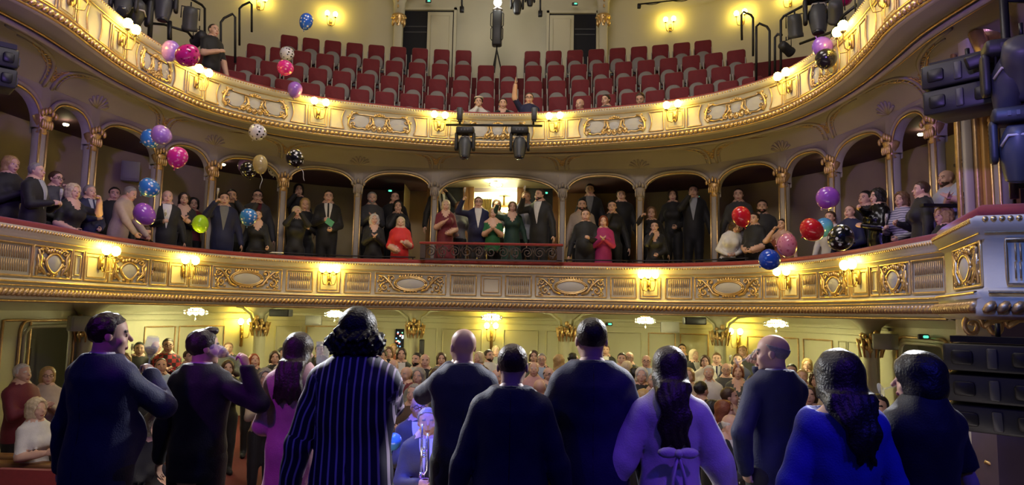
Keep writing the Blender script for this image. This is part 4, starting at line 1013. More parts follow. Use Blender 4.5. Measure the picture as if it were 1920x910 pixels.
# ================================================================== STAGE AND GALLERY LAMPS
def frame_at(o, p, target):
    d = Vector(target)-Vector(p); o.location = p; o.rotation_euler = d.to_track_quat('-Y', 'Z').to_euler()
def moving_head(label, p, yaw=0.0, tilt=0.3, s=1.0, group=None, hang=True):
    """hangs at p: base, yoke with two arms, tapered head"""
    o = thing('moving_head_lamp', label, 'stage light', p, yaw, group); sg = -1 if hang else 1
    mb = MB(); mb.rbox((0, 0, sg*0.06*s), (0.34*s, 0.26*s, 0.12*s), 0.03*s, 2, 'z'); b = mb.obj('base', BLACKP, o)
    mb = MB(); 
    for k in range(3): mb.box(((k-1)*0.06*s, -0.135*s, sg*0.06*s), (0.025*s, 0.012*s, 0.04*s))
    mb.obj('display_panel', DGREY, b, False)['kind'] = 'stuff'
    for sx in (-1, 1):
        mb = MB(); mb.rbox((sx*0.165*s, 0, sg*0.27*s), (0.055*s, 0.16*s, 0.36*s), 0.05*s, 3, 'x'); mb.obj('yoke_arm', BLACKP, o)
    h = empty('head', (0, 0, sg*0.34*s), 0, o); h.rotation_euler = (tilt*sg, 0, 0)
    mb = MB(); mb.lathe([(0.001, 0.20), (0.075, 0.20), (0.10, 0.15), (0.13, 0.06), (0.135, -0.02), (0.115, -0.14), (0.095, -0.24), (0.09, -0.26)], (0, 0, 0), 8)
    mb.v = [(x*s, y*s, z*s) for x, y, z in mb.v]; mb.obj('head_shell', DGREY, h)
    mb = MB(); mb.lathe([(0.088, -0.262), (0.06, -0.275), (0.001, -0.28)], (0, 0, 0), 14); mb.v = [(x*s, y*s, z*s) for x, y, z in mb.v]; mb.obj('lens', LENS, h)
    mb = MB(); mb.tube([(-0.12*s, -0.07*s, 0.05*s), (-0.075*s, -0.09*s, 0.14*s), (0.075*s, -0.09*s, 0.14*s), (0.12*s, -0.07*s, 0.05*s)], 0.012*s, 5); mb.obj('head_rim', SEATG, h)
    return o
def par_lamp(label, p, yaw, tilt, s=1.0, lit=None, name='spot_lamp'):
    o = thing(name, label, 'stage light', p, yaw)
    mb = MB(); mb.tube([(-0.15*s, 0, -0.22*s), (-0.15*s, 0, 0.0), (0.15*s, 0, 0.0), (0.15*s, 0, -0.22*s)], 0.012*s, 5); mb.tube([(0, 0, 0), (0, 0, 0.10*s)], 0.015*s, 6); mb.obj('yoke', BLACK, o)
    h = empty('housing', (0, 0, -0.22*s), 0, o); h.rotation_euler = (tilt, 0, 0)
    mb = MB(); mb.lathe([(0.05, 0.22), (0.11, 0.20), (0.125, 0.10), (0.125, -0.12), (0.135, -0.14), (0.135, -0.20), (0.12, -0.20), (0.115, -0.16)], (0, 0, 0), 14); mb.v = [(x*s, y*s, z*s) for x, y, z in mb.v]; mb.obj('can', DGREY if lit is None else BLACKP, h)
    mb = MB(); mb.lathe([(0.115, -0.165), (0.001, -0.17)], (0, 0, 0), 14); mb.v = [(x*s, y*s, z*s) for x, y, z in mb.v]; mb.obj('lens', LENS if lit is None else lit, h)
    return o
# the bar with two moving heads on the gallery front
YB2 = 12.75; bL, bR = aty(836, 234, YB2), aty(1017, 236, YB2)
br = thing('lamp_bar', 'black steel bar carrying two moving lights before the gallery front', 'bar', (bL+bR)/2)
c0 = np.array(br.location)
mb = MB(); mb.tube([bL-c0, bR-c0], 0.024, 8); mb.obj('tube', BLACK, br)
for px in (862, 1000):
    a = aty(px, 234, YB2)-c0; mb = MB(); mb.tube([a, a+np.array((0, 0, 0.32)), a+np.array((0, 0.40, 0.36))], 0.022, 6); mb.obj('bracket', BLACK, br)
for px, lab in ((873, 'left of the two moving lights hanging under the gallery front'), (975, 'right of the two moving lights hanging under the gallery front')):
    p = aty(px, 238, YB2); moving_head(lab, (p[0], p[1]-0.02, p[2]-0.03), 0.0, 0.25, 1.0, 'moving lights on the gallery bar')
for px, lab in ((862, 'small grey clamp lamp above the left moving light'), (1002, 'small grey clamp lamp above the right moving light')):
    p = aty(px, 214, YB2-0.1); o = thing('clamp_lamp', lab, 'stage light', p); mb = MB(); mb.rbox((0, 0, 0), (0.11, 0.13, 0.24), 0.03, 3, 'z'); mb.obj('housing', DGREY, o); mb = MB(); mb.lathe([(0.045, -0.12), (0.05, -0.15), (0.001, -0.15)], (0, 0, 0), 10); mb.obj('lens', LENS, o)
# gallery back lamps
PURP = mat('purple_light', (0.5, 0.3, 1.0), 0.4, var=0, emit=(0.42, 0.22, 1.0), estr=9)
WHL = mat('white_work_light', (1, 1, 0.95), 0.4, var=0, emit=(1.0, 0.97, 0.86), estr=70)
p = aty(931, 108, 16.5); tw = thing('follow_spot', 'tall black lamp body on a tripod with a bright bulb on top, centre of gallery', 'stage light', (p[0], 16.5, ROWS[3][1]))
zt_ = aty(931, 22, 16.5)[2]-ROWS[3][1]; zb_ = aty(931, 86, 16.5)[2]-ROWS[3][1]
mb = MB(); mb.rbox((0, 0, (zt_+zb_)/2), (0.24, 0.24, zt_-zb_), 0.05, 3, 'z'); b = mb.obj('lamp_body', DGREY, tw)
for sx in (-1, 1):
    mb = MB(); mb.tube([(sx*0.12, -0.1, zt_-0.05), (sx*0.16, -0.1, zt_-0.1), (sx*0.16, -0.1, zt_-0.4), (sx*0.12, -0.1, zt_-0.45)], 0.012, 5); mb.tube([(sx*0.12, -0.1, zb_+0.1), (sx*0.15, -0.1, zb_+0.15), (sx*0.15, -0.1, zb_+0.4), (sx*0.12, -0.1, zb_+0.45)], 0.012, 5); mb.obj('handle', BLACK, b)
mb = MB(); mb.lathe([(0.10, zt_), (0.14, zt_+0.05), (0.09, zt_+0.10)], (0, 0, 0), 4); mb.obj('lamp_collar', SEATG, tw)
mb = MB(); mb.ball((0, -0.05, zt_+0.22), 0.10, 12, 8); mb.obj('bright_bulb', WHL, tw)
for a in (0.3, 2.4, 4.5):
    mb = MB(); mb.tube([(0, 0, zb_), (0, 0, zb_-0.1), (0.35*math.cos(a), 0.35*math.sin(a), 0.02)], 0.02, 6); mb.obj('tripod_leg', BLACK, tw)
for px, py, Y, lab in ((970, -12, 16.5, 'dark moving light at the top edge right of the bright bulb'), (994, -18, 16.6, 'second dark moving light at the top edge right of the bulb')):
    p = aty(px, py, Y); moving_head(lab, p, 0.1, 0.1, 0.9 if px < 980 else 0.7, None)
for x0, y0, x1, y1, Y, lab, bx in ((866, 0, 865, 28, 17.2, 'black hanging cable box left of the bright bulb', (866, 18)), (1013, 0, 1013, 26, 17.2, 'black hanging cable box right of the bright bulb', (1013, 26))):
    p = aty(bx[0], bx[1], Y); q = aty(x0, -20, Y); o = thing('cable_box', lab, 'box', p); mb = MB(); mb.rbox((0, 0, 0), (0.11, 0.10, 0.15), 0.02, 2, 'z'); mb.obj('housing', BLACK, o); mb = MB(); mb.tube([(0, 0, 0.07), tuple(q-p)], 0.028, 6); mb.obj('hanger', BLACK, o)
pa, pb_ = aty(1197, 8, 16.9), aty(1350, -8, 16.9); o = thing('cable_bar', 'thin black pipe with cable along the gallery wall top right', 'bar', pa); mb = MB(); mb.tube([(0, 0, 0), tuple(pb_-pa)], 0.02, 6); mb.obj('pipe', BLACK, o); mb = MB(); mb.rbox((0.02, 0, -0.05), (0.09, 0.09, 0.12), 0.02, 2, 'z'); mb.obj('end_clamp', BLACK, o); mb = MB(); L_ = pb_-pa; mb.tube([tuple(L_*t+np.array((0, -0.03, -0.06*math.sin(t*9)**2))) for t in np.linspace(0, 1, 24)], 0.010, 5); mb.obj('cable', BLACK, o)
# handrails
def handrail(label, pts, Y, drop, r=0.024):
    P = [aty(x, y, Y+dy) for x, y, dy in pts]; o = thing('handrail', label, 'handrail', P[0]); mb = MB(); mb.tube([tuple(q-P[0]) for q in P], r, 8); mb.obj('tube', BLACK, o); return o
handrail('black bent handrail at the left end of the seats, nearer one', [(414, 120, 0), (414, 42, 0), (420, 34, 0.05), (436, 26, 0.2), (441, 32, 0.25), (441, 118, 0.25)], 13.0, 0)
handrail('black bent handrail at the left end of the seats, taller one', [(449, 85, 0), (449, 16, 0), (455, 10, 0.05), (468, 4, 0.2), (472, 8, 0.25), (472, 60, 0.25)], 14.0, 0)
handrail('black bent handrail at the right end of the seats, taller one', [(1391, 75, 0), (1390, 28, 0), (1394, 22, 0), (1408, 28, -0.2), (1412, 34, -0.25), (1412, 105, -0.25)], 14.0, 0)
handrail('black bent handrail right of the seats, middle one', [(1418, 155, 0), (1418, 50, 0), (1424, 44, 0), (1438, 50, -0.2), (1443, 58, -0.25), (1443, 155, -0.25)], 12.9, 0)
handrail('low black handrail beside the purple lamp on the right', [(1453, 150, 0), (1453, 70, 0), (1458, 64, 0), (1466, 66, -0.1)], 12.6, 0)
handrail('long black sloping rail over the right gallery lamps', [(1464, 150, 0), (1464, 38, 0), (1470, 30, 0), (1530, -2, -0.8), (1545, -12, -1.0)], 12.3, 0)
handrail('black diagonal rail behind the right gallery lamps', [(1500, 82, 0), (1560, 60, -0.6), (1580, 30, -0.9), (1625, -5, -1.2)], 11.6, 0)
handrail('long black sloping rail over the left gallery lamps', [(384, 110, 0), (384, 16, 0), (378, 9, -0.1), (355, -4, -0.4)], 12.2, 0)
handrail('black lower rail behind the left gallery lamps', [(286, 44, 0), (308, 46, 0), (352, 60, 0.4), (362, 72, 0.5)], 11.3, 0)
handrail('thick black post at the left gallery lamps', [(280, 80, 0), (283, 30, 0), (286, -10, 0)], 10.6, 0, 0.04)
handrail('black double post under the left gallery lamp', [(318, 74, 0), (318, 40, 0)], 11.0, 0, 0.04)
# gallery side lamps
p = aty(358, 14, 11.6); par_lamp('grey spot lamp hanging beside the left technician', p, 0.5, 0.5, 1.0)
p = aty(374, 78, 11.9); par_lamp('purple glowing lamp in front of the left technician', aty(374, 56, 11.9), 1.0, 1.2, 0.75, PURP, 'colour_lamp')
moving_head('large black moving light at the top of the left gallery', aty(310, -34, 10.9), 0.4, 0.1, 1.15)
moving_head('black moving light behind the upper left sconce', aty(255, -20, 10.0), 0.8, -0.9, 1.2); 
moving_head('black moving light cut off at the upper left corner', aty(235, -35, 9.6), 0.5, 0.7, 1.0)
par_lamp('grey spot lamp hanging from the right sloping rail', aty(1490, 28, 12.0), -0.5, 0.4, 1.0)
par_lamp('purple glowing lamp at the right end of the seats', aty(1474, 76, 12.2), -1.0, 1.2, 0.7, PURP, 'colour_lamp')
moving_head('large black moving light on the right gallery rail', aty(1533, -14, 11.6), -0.3, 0.15, 1.25)
par_lamp('dark blue round lamp at the top of the right gallery', aty(1566, 0, 10.8), -0.4, 0.9, 0.9)
par_lamp('long black lamp lying behind the right sconce', aty(1585, 45, 9.9), -0.9, 1.3, 1.1)
par_lamp('black lamp at the top edge right of the sconce', aty(1628, -12, 9.2), -0.5, 0.8, 1.1)
# loudspeakers
def line_array(label, p, yaw, n, w=0.62, h=0.24, d=0.42, splay=0.09, wedge=0.0):
    o = thing('line_array_speaker', label, 'loudspeaker', p, yaw); z = 0.0; y = 0.0; a = 0.0
    for k in range(n):
        c = empty('cabinet', (0, y, z), 0, o); c.rotation_euler = (a, 0, 0)
        mb = MB(); mb.rbox((0, 0, -h/2), (w, d, h-0.012), 0.02, 2, 'y'); mb.obj('box', BLACKP, c)
        for sx in (-1, 1):
            mb = MB(); mb.rbox((sx*w*0.30, -d/2-0.004, -h/2), (w*0.22, 0.02, h*0.5), 0.02, 2, 'y'); mb.obj('grille', BLACK, c)
        mb = MB(); mb.rbox((0, -d/2-0.006, -h/2), (w*0.10, 0.02, h*0.7), 0.01, 2, 'y'); mb.obj('horn', DGREY, c)
        for sx in (-1, 1):
            mb = MB(); mb.box((sx*(w/2+0.008), 0, -h/2), (0.02, d*0.6, h*0.4)); mb.obj('rigging_plate', DGREY, c, False)
        a += splay; z -= h*math.cos(a); y += h*math.sin(a)
    mb = MB(); mb.box((0, 0, 0.03), (w*0.9, 0.3, 0.05)); mb.obj('rigging_frame', BLACK, o, False)
    mb = MB(); mb.tube([(0, 0, 0.03), (0, 0, 0.16)], 0.02, 6); mb.obj('hanger', BLACK, o)
    return o
p = aty(1872, 645, 5.6); line_array('black three-cabinet line array hanging under the right stage box', p, -0.75, 3, 0.66, 0.22, 0.5, 0.10)
p = aty(1815, 122, 6.4); line_array('black two-cabinet loudspeaker before the right cove', (p[0], p[1], p[2]), -0.85, 2, 0.62, 0.235, 0.55, 0.05)
p = aty(2, 92, 6.4); line_array('black loudspeaker cut off at the left edge', (p[0]-0.1, p[1], p[2]), 0.8, 2, 0.42, 0.20, 0.36, 0.03)
# lighting ladder and lamps at the right edge
p = aty(1885, 60, 6.0); ld = thing('lighting_truss', 'black lighting ladder with lamps at the right edge', 'truss', p)
for dx in (0.0, 0.42):
    mb = MB(); mb.tube([(dx, 0, 0.6), (dx, 0, -1.5)], 0.035, 6); mb.obj('upright', BLACK, ld)
for k in range(5):
    mb = MB(); mb.tube([(0, 0, 0.3-0.42*k), (0.42, 0, 0.3-0.42*k)], 0.03, 6); mb.obj('rung', BLACK, ld)
moving_head('black moving light with a purple strip at the right edge', aty(1888, 80, 5.7), -0.4, -0.5, 1.0)
moving_head('black moving light at the right edge beside the gilded pier', aty(1905, 205, 5.7), -0.5, -0.4, 1.0)
par_lamp('dark lamp cut off at the right edge of the picture', aty(1915, 70, 5.6), -0.6, 0.9, 1.2)
p = aty(1872, 98, 5.95); o = thing('strip_lamp', 'narrow purple strip light at the right edge', 'stage light', p); mb = MB(); mb.rbox((0, 0.03, 0), (0.5, 0.06, 0.12), 0.02, 2, 'x'); mb.obj('housing', BLACK, o); mb = MB(); mb.rbox((-0.02, -0.005, 0), (0.24, 0.01, 0.03), 0.01, 2, 'x'); mb.obj('diffuser', mat('dim_purple', (0.4, 0.3, 0.8), 0.4, var=0, emit=(0.34, 0.22, 0.8), estr=0.7), o); o.rotation_euler = (0, -0.3, -0.3)
# black T stand and rails in the right loges
p = aty(1846, 385, 8.2); o = thing('lamp_stand', 'black T-shaped stand with long bars at the right balcony end', 'stand', (p[0], p[1], 2.75)); hh = aty(1846, 312, 8.2)[2]-2.75
mb = MB(); mb.tube([(0, 0, 0), (0, 0, hh)], 0.04, 8); mb.obj('post', BLACK, o)
for py, xa, xb, dz in ((313, 1792, 1890, 0.04), (368, 1800, 1876, 0.04), (387, 1728, 1862, 0.0)):
    z_ = aty(1846, py, 8.2)[2]-2.75; a = aty(xa, py, 8.2)[0]-p[0]; b = aty(xb, py, 8.2)[0]-p[0]; mb = MB(); mb.box(((a+b)/2, 0, z_+dz/2), (b-a, 0.09, 0.035)); mb.obj('crossbar', BLACK, o, False)
# small technical boxes in the stalls and loges
def wedge(label, px, py, Y, size, m, yaw=0.0, name='wall_speaker', cat='loudspeaker', parts=True):
    p = aty(px, py, Y); o = thing(name, label, cat, p, yaw); mb = MB(); mb.rbox((0, 0, 0), size, 0.02, 2, 'y'); mb.obj('cabinet', m, o)
    mb = MB(); mb.rbox((0, -size[1]/2-0.004, 0), (size[0]*0.86, 0.012, size[2]*0.8), 0.015, 2, 'y'); mb.obj('grille', DGREY if m is not GREYB else GREYB, o)
    mb = MB(); mb.box((0, size[1]/2+0.03, 0), (0.06, 0.08, 0.06)); mb.obj('wall_bracket', BLACK, o, False); return o
wedge('black ceiling loudspeaker near the left flower capital', 527, 587, 14.2, (0.42, 0.25, 0.15), BLACKP)
wedge('black ceiling loudspeaker near the right chandelier', 1302, 602, 13.8, (0.42, 0.25, 0.15), BLACKP)
wedge('flat grey wall box right of the left black loudspeaker', 588, 601, 15.2, (0.36, 0.1, 0.21), GREYB, name='grey_wall_box', cat='box')
wedge('flat grey wall box left of the right black loudspeaker', 1256, 614, 15.2, (0.40, 0.1, 0.24), GREYB, name='grey_wall_box', cat='box')
wedge('white angled loudspeaker above the left doorway', 150, 607, 10.6, (0.30, 0.22, 0.24), GREYB, 0.9)
wedge('white angled loudspeaker above the right doorway', 1660, 641, 10.9, (0.30, 0.22, 0.24), GREYB, -0.9)
wedge('pale box loudspeaker on the wall of a left loge', 245, 322, 12.0, (0.30, 0.16, 0.36), GREYB, 0.5)
wedge('narrow black loudspeaker column beside the second stalls column', 791, 652, 15.3, (0.10, 0.1, 0.36), BLACKP)
EXG = mat('exit_green', (0.1, 0.6, 0.35), 0.4, var=0, emit=(0.10, 0.75, 0.45), estr=1.6)
def exit_sign(label, px, py, Y, w=0.16):
    p = aty(px, py, Y); o = thing('exit_light', label, 'exit light', p); mb = MB(); mb.rbox((0, 0.02, 0), (w, 0.05, 0.08), 0.02, 2, 'y'); mb.obj('housing', DGREY, o); mb = MB(); mb.rbox((0.02, -0.008, 0), (w*0.5, 0.012, 0.04), 0.015, 2, 'y'); mb.obj('green_lamp', EXG, o)
for a in (('small green exit light over the left doorway', 83, 603, 10.5), ('small green exit light over the right doorway', 1733, 632, 10.6), ('green exit light over the left gallery door', 803, 2, 17.7), ('green exit light over the right gallery door', 1078, 7, 17.7), ('green glowing exit light in the loge left of the centre box', 730, 358, 15.2), ('green exit light behind the bearded man', 1022, 362, 15.0), ('green exit light in the dark right loge', 1306, 370, 14.4), ('small exit light above the tall performer', 1142, 608, 15.8)): exit_sign(*a)
# white folded programme on the balcony rail
p = F1.pt(F1.from_px(519, 2.8), -0.03, 2.80); o = thing('paper_programme', 'white folded paper lying on the left balcony rail', 'paper', p); mb = MB(); mb.box((0, 0, 0), (0.24, 0.10, 0.012)); mb.box((0.02, 0.01, 0.012), (0.2, 0.08, 0.01), 0.2); mb.obj('sheets', mat('white_paper', (0.7, 0.7, 0.68), 0.6, var=0.05), o, False)
# ================================================================== PEOPLE
def rcone(P, a, b, ra, rb, ys=1.0):
    a = np.asarray(a, float); b = np.asarray(b, float); ba = b-a; pa = P-a
    t = np.clip(pa@ba/max(ba@ba, 1e-9), 0, 1); d = pa-t[:, None]*ba
    if ys != 1.0: d = d*np.array([1.0, 1.0/ys, 1.0])
    return np.sqrt((d*d).sum(1))-(ra+(rb-ra)*t)
def ell(P, c, r):
    r = np.asarray(r, float); q = (P-np.asarray(c, float)); k0 = np.sqrt(((q/r)**2).sum(1)); k1 = np.sqrt(((q/(r*r))**2).sum(1))
    return k0*(k0-1)/np.maximum(k1, 1e-6)
def smin(a, b, k):
    h = np.clip(0.5+0.5*(b-a)/k, 0, 1); return b*(1-h)+a*h-k*h*(1-h)
def smax(a, b, k): return -smin(-a, -b, k)
def polygonize(fn, lo, hi, vox):
    lo = np.asarray(lo, float); hi = np.asarray(hi, float); n = np.maximum(3, np.ceil((hi-lo)/vox).astype(int)+1)
    ax = [lo[i]+vox*np.arange(n[i]) for i in range(3)]
    G = np.stack(np.meshgrid(*ax, indexing='ij'), -1).reshape(-1, 3)
    D = fn(G).reshape(n); D = np.where(D == 0, 1e-6, D)
    ins = D < 0
    c = np.zeros(n-1, int)
    for dx in (0, 1):
        for dy in (0, 1):
            for dz in (0, 1): c += ins[dx:n[0]-1+dx, dy:n[1]-1+dy, dz:n[2]-1+dz]
    act = (c > 0) & (c < 8); idx = -np.ones(n-1, int); cells = np.argwhere(act); idx[act] = np.arange(len(cells))
    acc = np.zeros((len(cells), 3)); cnt = np.zeros(len(cells))
    off = [(0,0,0),(1,0,0),(0,1,0),(1,1,0),(0,0,1),(1,0,1),(0,1,1),(1,1,1)]
    cv = [D[cells[:, 0]+o[0], cells[:, 1]+o[1], cells[:, 2]+o[2]] for o in off]
    for i, j in ((0,1),(2,3),(4,5),(6,7),(0,2),(1,3),(4,6),(5,7),(0,4),(1,5),(2,6),(3,7)):
        a, b = cv[i], cv[j]; m = (a < 0) != (b < 0); t = np.where(m, a/np.where(m, a-b, 1), 0)
        p = np.array(off[i])+t[:, None]*(np.array(off[j])-np.array(off[i])); acc += p*m[:, None]; cnt += m
    V = lo+(cells+acc/np.maximum(cnt, 1)[:, None])*vox
    Q = []
    for axn in range(3):
        u, w = (axn+1) % 3, (axn+2) % 3
        s0 = [slice(None)]*3; s1_ = [slice(None)]*3; s0[axn] = slice(0, n[axn]-1); s1_[axn] = slice(1, n[axn])
        s0[u] = s1_[u] = slice(1, n[u]-1); s0[w] = s1_[w] = slice(1, n[w]-1)
        A, B = ins[tuple(s0)], ins[tuple(s1_)]; e = np.argwhere(A != B)
        if not len(e): continue
        flip = A[e[:, 0], e[:, 1], e[:, 2]]; base = e.copy(); base[:, u] += 1; base[:, w] += 1
        def ci(du, dw):
            q = base.copy(); q[:, u] += du; q[:, w] += dw; return idx[q[:, 0], q[:, 1], q[:, 2]]
        q = np.stack([ci(-1, -1), ci(0, -1), ci(0, 0), ci(-1, 0)], 1); q[~flip] = q[~flip][:, ::-1]; Q.append(q)
    Q = np.concatenate(Q) if Q else np.zeros((0, 4), int)
    return V, Q[(Q >= 0).all(1)]

# ---- head: unit height chin 0 .. crown 1, facing -y.  materials: 0 skin 1 eye 2 lip 3 brow/hair
def head_fn(fem, old):
    jaw = 0.255 if fem else 0.285
    def f(P):
        d = ell(P, (0, 0.05, 0.63), (0.335, 0.415, 0.37)); d = smin(d, ell(P, (0, -0.09, 0.34), (jaw, 0.29, 0.34)), 0.10)
        d = smin(d, ell(P, (0, -0.25, 0.07), (0.11, 0.09, 0.07)), 0.08)
        d = smin(d, rcone(P, (-0.16, -0.325, 0.575), (0.16, -0.325, 0.575), 0.045, 0.045), 0.06)
        for s in (-1, 1):
            d = smax(d, -ell(P, (s*0.135, -0.43, 0.495), (0.085, 0.09, 0.06)), 0.05)
            d = smin(d, ell(P, (s*0.135, -0.315, 0.495), (0.062, 0.055, 0.050)), 0.01)
            d = smin(d, ell(P, (s*0.19, -0.24, 0.36), (0.09, 0.09, 0.08)), 0.08)
            d = smin(d, ell(P, (s*0.335, 0.03, 0.47), (0.035, 0.085, 0.12)), 0.02)
        d = smin(d, rcone(P, (0, -0.365, 0.53), (0, -0.455, 0.385), 0.028, 0.052), 0.04)
        d = smin(d, ell(P, (0, -0.375, 0.215), (0.10, 0.035, 0.022)), 0.02); d = smin(d, ell(P, (0, -0.365, 0.175), (0.08, 0.035, 0.022)), 0.02)
        d = smin(d, rcone(P, (0, 0.10, 0.25), (0, 0.16, -0.42), 0.20 if fem else 0.24, 0.22 if fem else 0.28), 0.08)
        return d
    return f
def head_mesh(fem, vox):
    V, Q = polygonize(head_fn(fem, 0), (-0.5, -0.62, -0.36), (0.5, 0.6, 1.06), vox)
    C = V[Q].mean(1); m = np.zeros(len(Q), int); ax_ = np.abs(C[:, 0])
    m[(np.abs(ax_-0.135) < (0.060 if vox < 0.035 else 0.040)) & (np.abs(C[:, 2]-0.495) < (0.034 if vox < 0.035 else 0.022)) & (C[:, 1] < -0.25)] = 1
    m[(ax_ < 0.105-np.abs(C[:, 2]-0.195)*0.8) & (np.abs(C[:, 2]-0.195) < 0.045) & (C[:, 1] < -0.30)] = 2
    m[(ax_ > 0.06) & (ax_ < 0.215) & (np.abs(C[:, 2]-(0.60-0.04*np.abs(ax_-0.13))) < 0.028) & (C[:, 1] < -0.24)] = 3
    return V, Q, m
def face_cut(P, w=0.25, top=0.88):
    return ell(P, (0, -0.42, top-0.46), (w, 0.40, 0.48))
def noise3(P, f, seed=0):
    return (np.sin(P[:, 0]*f+seed)*np.cos(P[:, 1]*f*1.13+1.7*seed)+np.sin(P[:, 2]*f*0.93+2.1+seed)*np.cos(P[:, 0]*f*1.3+0.4)+np.sin((P[:, 1]+P[:, 2])*f*0.8+seed))/3
def hair_fn(style):
    def cap(P, g=0.0): return ell(P, (0, 0.07, 0.645), (0.355+g, 0.42+g, 0.385+g))
    def hline(P, d, sh=0.0):
        yl = np.interp(P[:, 2], [0.13, 0.16, 0.40, 0.46, 0.74, 0.82, 1.05], [0.6, 0.16, 0.13, -0.06, -0.13, -0.29, -0.42])-sh; return np.maximum(d, (yl-P[:, 1])*0.8)
    def f(P):
        pl = -(0.78*(P[:, 1]+0.33)+0.62*(P[:, 2]-0.83)); x = np.abs(P[:, 0])
        if style == 'buzz': return hline(P, cap(P, -0.008)+0.004*noise3(P, 40))
        if style == 'ring': return np.maximum(np.maximum(np.maximum(cap(P, 0.0), pl+0.10), 0.30-P[:, 2]), P[:, 2]-0.70+0.25*(P[:, 1]-0.1))
        if style == 'short': 
            d = cap(P, 0.020)+0.026*noise3(P, 26); return hline(P, d)
        if style == 'quiff':
            d = np.minimum(cap(P, 0.02), ell(P, (0.05, -0.20, 0.95), (0.24, 0.22, 0.13)))+0.02*noise3(P, 22); return hline(P, d, 0.12)
        if style == 'bun':
            d = smin(cap(P, 0.01), ell(P, (0, 0.46, 0.72), (0.15, 0.14, 0.15)), 0.05); d = np.maximum(d, pl); return np.maximum(d, 0.26-P[:, 2])
        if style in ('bob', 'curlybob', 'shortf', 'bobbig'):
            g = {'bob': 0.05, 'curlybob': 0.09, 'shortf': 0.045, 'bobbig': 0.13}[style]; low = {'bob': -0.02, 'curlybob': 0.0, 'shortf': 0.16, 'bobbig': -0.10}[style]
            d = smin(cap(P, g), ell(P, (0, 0.14, 0.35), (0.37+g, 0.34+g, 0.45)), 0.08); am = 0.06 if style == 'curlybob' else 0.022
            d = d+am*noise3(P, 24 if style == 'curlybob' else 14)
            d = smax(d, -face_cut(P, 0.27, 0.86), 0.03); return smax(d, low-P[:, 2], 0.04)
        if style in ('long', 'longw', 'longs'):
            d = smin(cap(P, 0.05), ell(P, (0, 0.14, 0.35), (0.40, 0.36, 0.46)), 0.08)
            d = smin(d, rcone(P, (0, 0.24, 0.25), (0, 0.66, -0.80), 0.36, 0.27, 0.62), 0.10)
            if style == 'longw': d = smin(d, rcone(P, (0.05, 0.62, -0.6), (0.0, 0.66, -1.35), 0.27, 0.14, 0.6), 0.12)
            w = {'long': 0.025, 'longw': 0.05, 'longs': 0.012}[style]; d = d+w*(np.sin(P[:, 2]*13+P[:, 0]*9)*0.6+np.sin(P[:, 0]*38)*0.35+0.5*noise3(P, 17))
            d = smax(d, -face_cut(P, 0.27, 0.86), 0.03); d = np.maximum(d, -(P[:, 1]+0.02)-np.where(P[:, 2] > 0.1, 1.0, 0.0)); return d
        if style == 'beret':
            d = ell(P, (0.03, 0.06, 0.92), (0.42, 0.44, 0.13)); d = np.minimum(d, np.maximum(np.maximum(cap(P, 0.04), pl), -0.05-P[:, 2])); return d
        if style == 'clown':    # smooth cap of dark hair on top, cloud of curls at the sides and nape
            d = np.maximum(cap(P, 0.035), 0.50-P[:, 2]); x0 = x-0.36
            e = np.minimum(ell(P*np.array([1, 1, 1]), (0, 0.20, 0.33), (0.58, 0.40, 0.32)), 9)+0.085*noise3(P, 21)+0.05*noise3(P, 43, 2)
            d = np.minimum(d, e); d = smax(d, -face_cut(P, 0.30, 0.80), 0.03); return np.maximum(d, -pl*0-9)
        if style == 'wavybig':
            d = smin(cap(P, 0.10), ell(P, (0, 0.16, 0.25), (0.50, 0.42, 0.55)), 0.08); d = smin(d, rcone(P, (-0.02, 0.30, 0.1), (0.10, 0.62, -0.75), 0.44, 0.22, 0.7), 0.12)
            d = d+0.045*(np.sin(P[:, 2]*15+P[:, 0]*8)*0.7+noise3(P, 19)); return smax(d, -face_cut(P, 0.27, 0.86), 0.03)
        return cap(P)
    return f
_HC = {}
def get_head(fem, vox):
    k = ('h', fem, vox)
    if k not in _HC: _HC[k] = head_mesh(fem, vox)
    return _HC[k]
def get_hair(style, vox):
    k = ('r', style, vox)
    if k not in _HC: _HC[k] = polygonize(hair_fn(style), (-0.72, -0.62, -1.75 if style in ('longw',) else (-1.3 if style in ('long', 'longs', 'wavybig') else -0.3)), (0.72, 1.05, 1.22), vox)
    return _HC[k]
